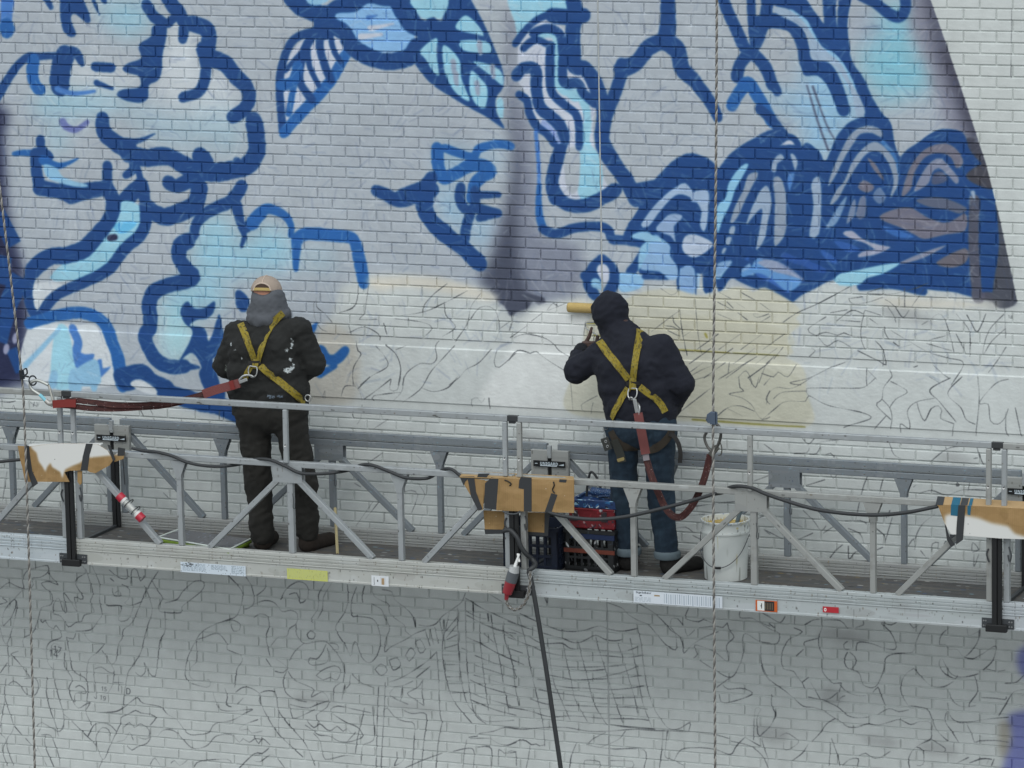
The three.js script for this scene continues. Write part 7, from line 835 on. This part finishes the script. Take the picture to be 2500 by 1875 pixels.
{
  const z = 0.62, xa = (onDeck(1222, z + 0.15) + onDeck(1368, z + 0.15)) / 2; crate('milk_crate', 'dark navy slotted crate standing under the brown cardboard cover', xa, z, 0.36, 0.3, 0.27, YD, flecked(css(18, 26, 42), ['#2a3648', '#101622', '#3a4654'], 40), 0.02, 'crates on the deck');
  const xb = (onDeck(1388, 0.68) + onDeck(1504, 0.68)) / 2, [kb, pb] = crate('milk_crate', 'black slotted crate with an orange stripe, under the red box', xb, 0.56, 0.33, 0.3, 0.26, YD, flecked(css(26, 28, 30), ['#dfe3e4', '#394a5a', '#1a1c1e', '#23262a'], 60), -0.03, 'crates on the deck');
  part('orange_stripe', [pb(box(-0.168, 0.168, 0.115, 0.14, 0.1505, 0.157))], mat(ALB(96, 44, 30), 0.6), kb); part('blue_stripe', [pb(box(-0.12, 0.168, 0.205, 0.235, 0.1505, 0.1575))], mat(ALB(18, 34, 66), 0.6), kb);
  const rb = thing('red_tool_box', 'battered red box smeared with paint on top of the black crate', 'box'), mm = flecked(css(104, 22, 30), ['#c9cccc', '#23304a', '#5a1620', '#a6303e', '#1d2733', '#8fa6b6'], 150), y = YD + 0.262;
  const rs = new RoundedBoxGeometry(0.3, 0.125, 0.25, 3, 0.012); rs.translate(xb + 0.005, y + 0.0635, 0.57); part('box_body', boxUV(rs), mm, rb); for (const s of [-0.1, 0.09]) part('latch', [box(xb + s - 0.018, xb + s + 0.018, y + 0.05, y + 0.115, 0.6955, 0.703, 0.003)], flecked(css(46, 40, 44), ['#8a2a34', '#b8bcc0'], 40), rb); part('lid_edge', [box(xb - 0.147, xb + 0.157, y + 0.118, y + 0.13, 0.443, 0.698, 0.004)], mm, rb);
  const tr = thing('paint_tray', 'shallow paint tray caked in blue and pale paint on the red box', 'paint tray'), bl = flecked(css(28, 52, 92), ['#8fb8cc', '#12233f', '#2f6aa2', '#c5d3da', '#0f1a2e', '#4f93bd'], 260), y2 = y + 0.132;
  const rim = new THREE.Shape([[-0.15, -0.13], [0.15, -0.13], [0.15, 0.13], [-0.15, 0.13]].map(([a, b]) => new THREE.Vector2(a, b))); rim.holes.push(new THREE.Path([[-0.135, -0.115], [-0.135, 0.115], [0.135, 0.115], [0.135, -0.115]].map(([a, b]) => new THREE.Vector2(a, b)))); const rg = new THREE.ExtrudeGeometry(rim, { depth: 0.045, bevelEnabled: true, bevelSize: 0.003, bevelThickness: 0.003, bevelSegments: 1 }); rg.rotateX(-Math.PI / 2); rg.translate(xb + 0.02, y2 + 0.003, 0.56); part('rim', boxUV(rg), bl, tr);
  const fl = new THREE.PlaneGeometry(0.272, 0.235, 16, 14); fl.rotateX(-Math.PI / 2 + 0.1); { const p = fl.attributes.position; for (let i = 0; i < p.count; i++) p.setY(i, p.getY(i) + 0.006 * noise(p.getX(i) * 30, p.getZ(i) * 30)); fl.computeVertexNormals(); } fl.translate(xb + 0.02, y2 + 0.026, 0.56); part('tray_bed', boxUV(fl), bl, tr);
  part('tray_roller', [cyl(V(xb - 0.06, y2 + 0.066, 0.5), V(xb + 0.12, y2 + 0.066, 0.54), 0.026), tube([V(xb + 0.13, y2 + 0.066, 0.54), V(xb + 0.16, y2 + 0.07, 0.545), V(xb + 0.16, y2 + 0.072, 0.6), V(xb + 0.03, y2 + 0.066, 0.64)], 0.004, 30, 6)], bl, tr);
  const hk = thing('bent_cable', 'short black cable bent over behind the paint tray', 'cable', 'black cables'); part('cable_run', [tube([P(1432, 1212, 0.5), P(1435, 1180, 0.5), P(1443, 1152, 0.5), P(1453, 1160, 0.5), P(1464, 1185, 0.5), P(1472, 1212, 0.5), P(1474, 1232, 0.52)], 0.008, 50, 8)], cableMat, hk);
}
{
  const z = 0.63, x = (onDeck(1722, z) + onDeck(1826, z)) / 2 - 0.005, b = thing('paint_bucket', 'white plastic bucket streaked with yellow paint, its wire handle hanging', 'bucket');
  const [c, g] = canvas(512, 256); g.fillStyle = css(188, 192, 190); g.fillRect(0, 0, 512, 256); for (let i = 0; i < 300; i++) { g.globalAlpha = rr(0.15, 0.7); g.fillStyle = ['#55554e', '#8f8f86', '#3a3c3c', '#b8a24a'][i % 4]; const y = 255 * rnd() ** 2.2; g.beginPath(); g.ellipse(rr(0, 512), y, rr(0.6, 5), rr(0.6, 7), 0, 0, 7); g.fill(); } for (let i = 0; i < 90; i++) { g.globalAlpha = rr(0.3, 0.8); g.fillStyle = ['#8f9598', '#6d7478', '#c8a838', '#3b62a0'][i % 4]; g.fillRect(rr(0, 512), 20 + rr(0, 60), rr(1, 4), rr(4, 46)); } g.globalAlpha = 1;
  const pr = [[0.126, 0], [0.13, 0.004], [0.141, 0.285], [0.148, 0.287], [0.148, 0.305], [0.142, 0.307], [0.143, 0.352], [0.15, 0.354], [0.151, 0.366], [0.147, 0.37], [0.138, 0.366], [0.134, 0.24]].map(([a, q]) => new THREE.Vector2(a, q)), lt = new THREE.LatheGeometry(pr, 48); lt.translate(x, YD + 0.001, z); part('pail', lt, mat(0xffffff, 0.45, 0, { map: tex(c), side: THREE.DoubleSide }), b);
  const [c2, g2] = canvas(256, 256); g2.fillStyle = css(158, 128, 36); g2.fillRect(0, 0, 256, 256); for (let i = 0; i < 300; i++) { g2.globalAlpha = 0.4; g2.fillStyle = [css(176, 150, 60), css(196, 188, 150), css(120, 92, 28)][i % 3]; g2.beginPath(); g2.ellipse(rr(0, 256), rr(0, 256), rr(2, 20), rr(1, 8), 0, 0, 7); g2.fill(); }
  const pn = new THREE.CircleGeometry(0.137, 40); pn.rotateX(-Math.PI / 2); pn.translate(x, YD + 0.335, z); part('yellow_paint', pn, mat(0xffffff, 0.35, 0, { map: tex(c2) }), b); const liner = new THREE.CylinderGeometry(0.1385, 0.1372, 0.03, 40, 1, true); liner.translate(x, YD + 0.35, z); part('paint_crust', liner, mat(ALB(170, 148, 70), 0.8, 0, { side: THREE.DoubleSide }), b);
  const hd = Array.from({ length: 15 }, (_, i) => { const t = i / 14 * 2 - 1; return V(x + t * 0.156, YD + 0.295 - 0.2 * Math.sqrt(1 - t * t * 0.995), z + 0.156 * Math.sqrt(Math.max(0, 1 - t * t)) * 1.02 + 0.003); }); part('bail_handle', [tube(hd, 0.0028, 60, 6)], darkSteel, b); part('grip', [tube(hd.slice(6, 9), 0.008, 12, 8)], blackSteel, b);
  const w = thing('paint_brush', 'slim grey-handled tool standing in the bucket of yellow paint', 'brush'), a0 = V(x + 0.055, YD + 0.22, z + 0.05), a1 = P(1810, 1236, z); part('handle', [cyl(a0.clone().lerp(a1, 0.45), a1, 0.012, 0.015, 12), cyl(a0.clone().lerp(a1, 0.3), a0.clone().lerp(a1, 0.5), 0.018, 0.012, 12)], mat(ALB(76, 90, 96), 0.5), w); part('bristles', [cyl(a0, a0.clone().lerp(a1, 0.32), 0.014, 0.018, 12)], mat(ALB(150, 126, 50), 0.9), w);
}
{ // the clear tube strapped to a brace
  const t = thing('drawing_tube', 'clear tube with red end caps tied to a front brace', 'tube'), q = (x, y) => P(x, y, ZF + 0.034), A = q(291, 1210), B = q(347, 1267), at = (u) => A.clone().lerp(B, u);
  part('clear_tube', [cyl(at(0.14), at(0.86), 0.024, 0.024, 24, true)], new THREE.MeshPhysicalMaterial({ color: 0xf2f4f4, roughness: 0.15, transmission: 0.75, thickness: 0, side: THREE.DoubleSide }), t); part('rolled_paper', [cyl(at(0.2), at(0.8), 0.017, 0.014, 14)], mat(ALB(184, 182, 174), 0.9), t);
  for (const [a, b, c] of [[-0.02, 0.17, 0], [0.83, 1.02, 1]]) { part('red_cap', [cyl(at(a), at(b), 0.029, 0.029, 24)], mat(ALB(160, 34, 52), 0.4), t); part('white_ring', [cyl(at(c ? 0.76 : 0.17), at(c ? 0.83 : 0.25), 0.0265, 0.0265, 24)], mat(ALB(190, 190, 188), 0.5), t); }
  for (const u of [0.36, 0.66]) { const c = at(u), d = B.clone().sub(A).normalize(), n = V(d.y, -d.x, 0); part('zip_tie', [tube(Array.from({ length: 19 }, (_, i) => { const a = i / 18 * 6.283; return c.clone().addScaledVector(n, Math.cos(a) * 0.033 - (Math.cos(a) < 0 ? -0.0 : 0)).add(V(0, 0, Math.sin(a) * 0.045 - 0.02)); }), 0.003, 40, 5)], blackSteel, t); }
}
{ // framed panel lying on the deck
  const t = thing('framed_panel', 'flat grey panel with a green and white edge lying on the deck', 'panel'), y = YD + 0.05, a = PY(385, 1312, y), b = PY(560, 1342, y), c = PY(612, 1316, y), d = PY(440, 1292, y);
  const quad = (p, h0, h1, m, nm) => { const s = new THREE.Shape(p.map((q) => new THREE.Vector2(q.x, -q.z))), g = new THREE.ExtrudeGeometry(s, { depth: h1 - h0, bevelEnabled: false }); g.rotateX(-Math.PI / 2); g.translate(0, h0, 0); part(nm, boxUV(g), m, t); };
  quad([a, b, c, d], y - 0.008, y, flecked(css(92, 92, 94), ['#a8b4bc', '#5a5a5c', '#77808a', '#3c3c40'], 120), 'sheet'); const gr = mat(ALB(106, 130, 44), 0.6), wh = mat(ALB(190, 198, 192), 0.6);
  for (const [p, q] of [[a, b], [b, c], [d, a]]) { part('green_edge', [bar(p.clone().add(V(0, -0.016, 0)), q.clone().add(V(0, -0.016, 0)), 0.018, 0.016, 0.003)], gr, t); part('white_edge', [bar(p.clone().add(V(0, 0.002, 0)), q.clone().add(V(0, 0.002, 0)), 0.008, 0.01, 0.002)], wh, t); }
  for (const p of [a, b, c, d]) part('spacer_block', [box(p.x * 0.9 + (a.x + b.x + c.x + d.x) * 0.025 - 0.015, p.x * 0.9 + (a.x + b.x + c.x + d.x) * 0.025 + 0.015, YD + 0.0005, y - 0.008, p.z * 0.9 + (a.z + b.z + c.z + d.z) * 0.025 - 0.015, p.z * 0.9 + (a.z + b.z + c.z + d.z) * 0.025 + 0.015)], gr, t);
}
{ const s = thing('wooden_stick', 'thin pale wooden stick leaning on the wall-side rail', 'stick'); part('stick', [bar(PY(824, 1352, YD + 0.001), P(818, 1240, 0.39), 0.014, 0.014, 0.002)], mat(ALB(168, 156, 118), 0.8), s); }
renderer.render(scene, camera);
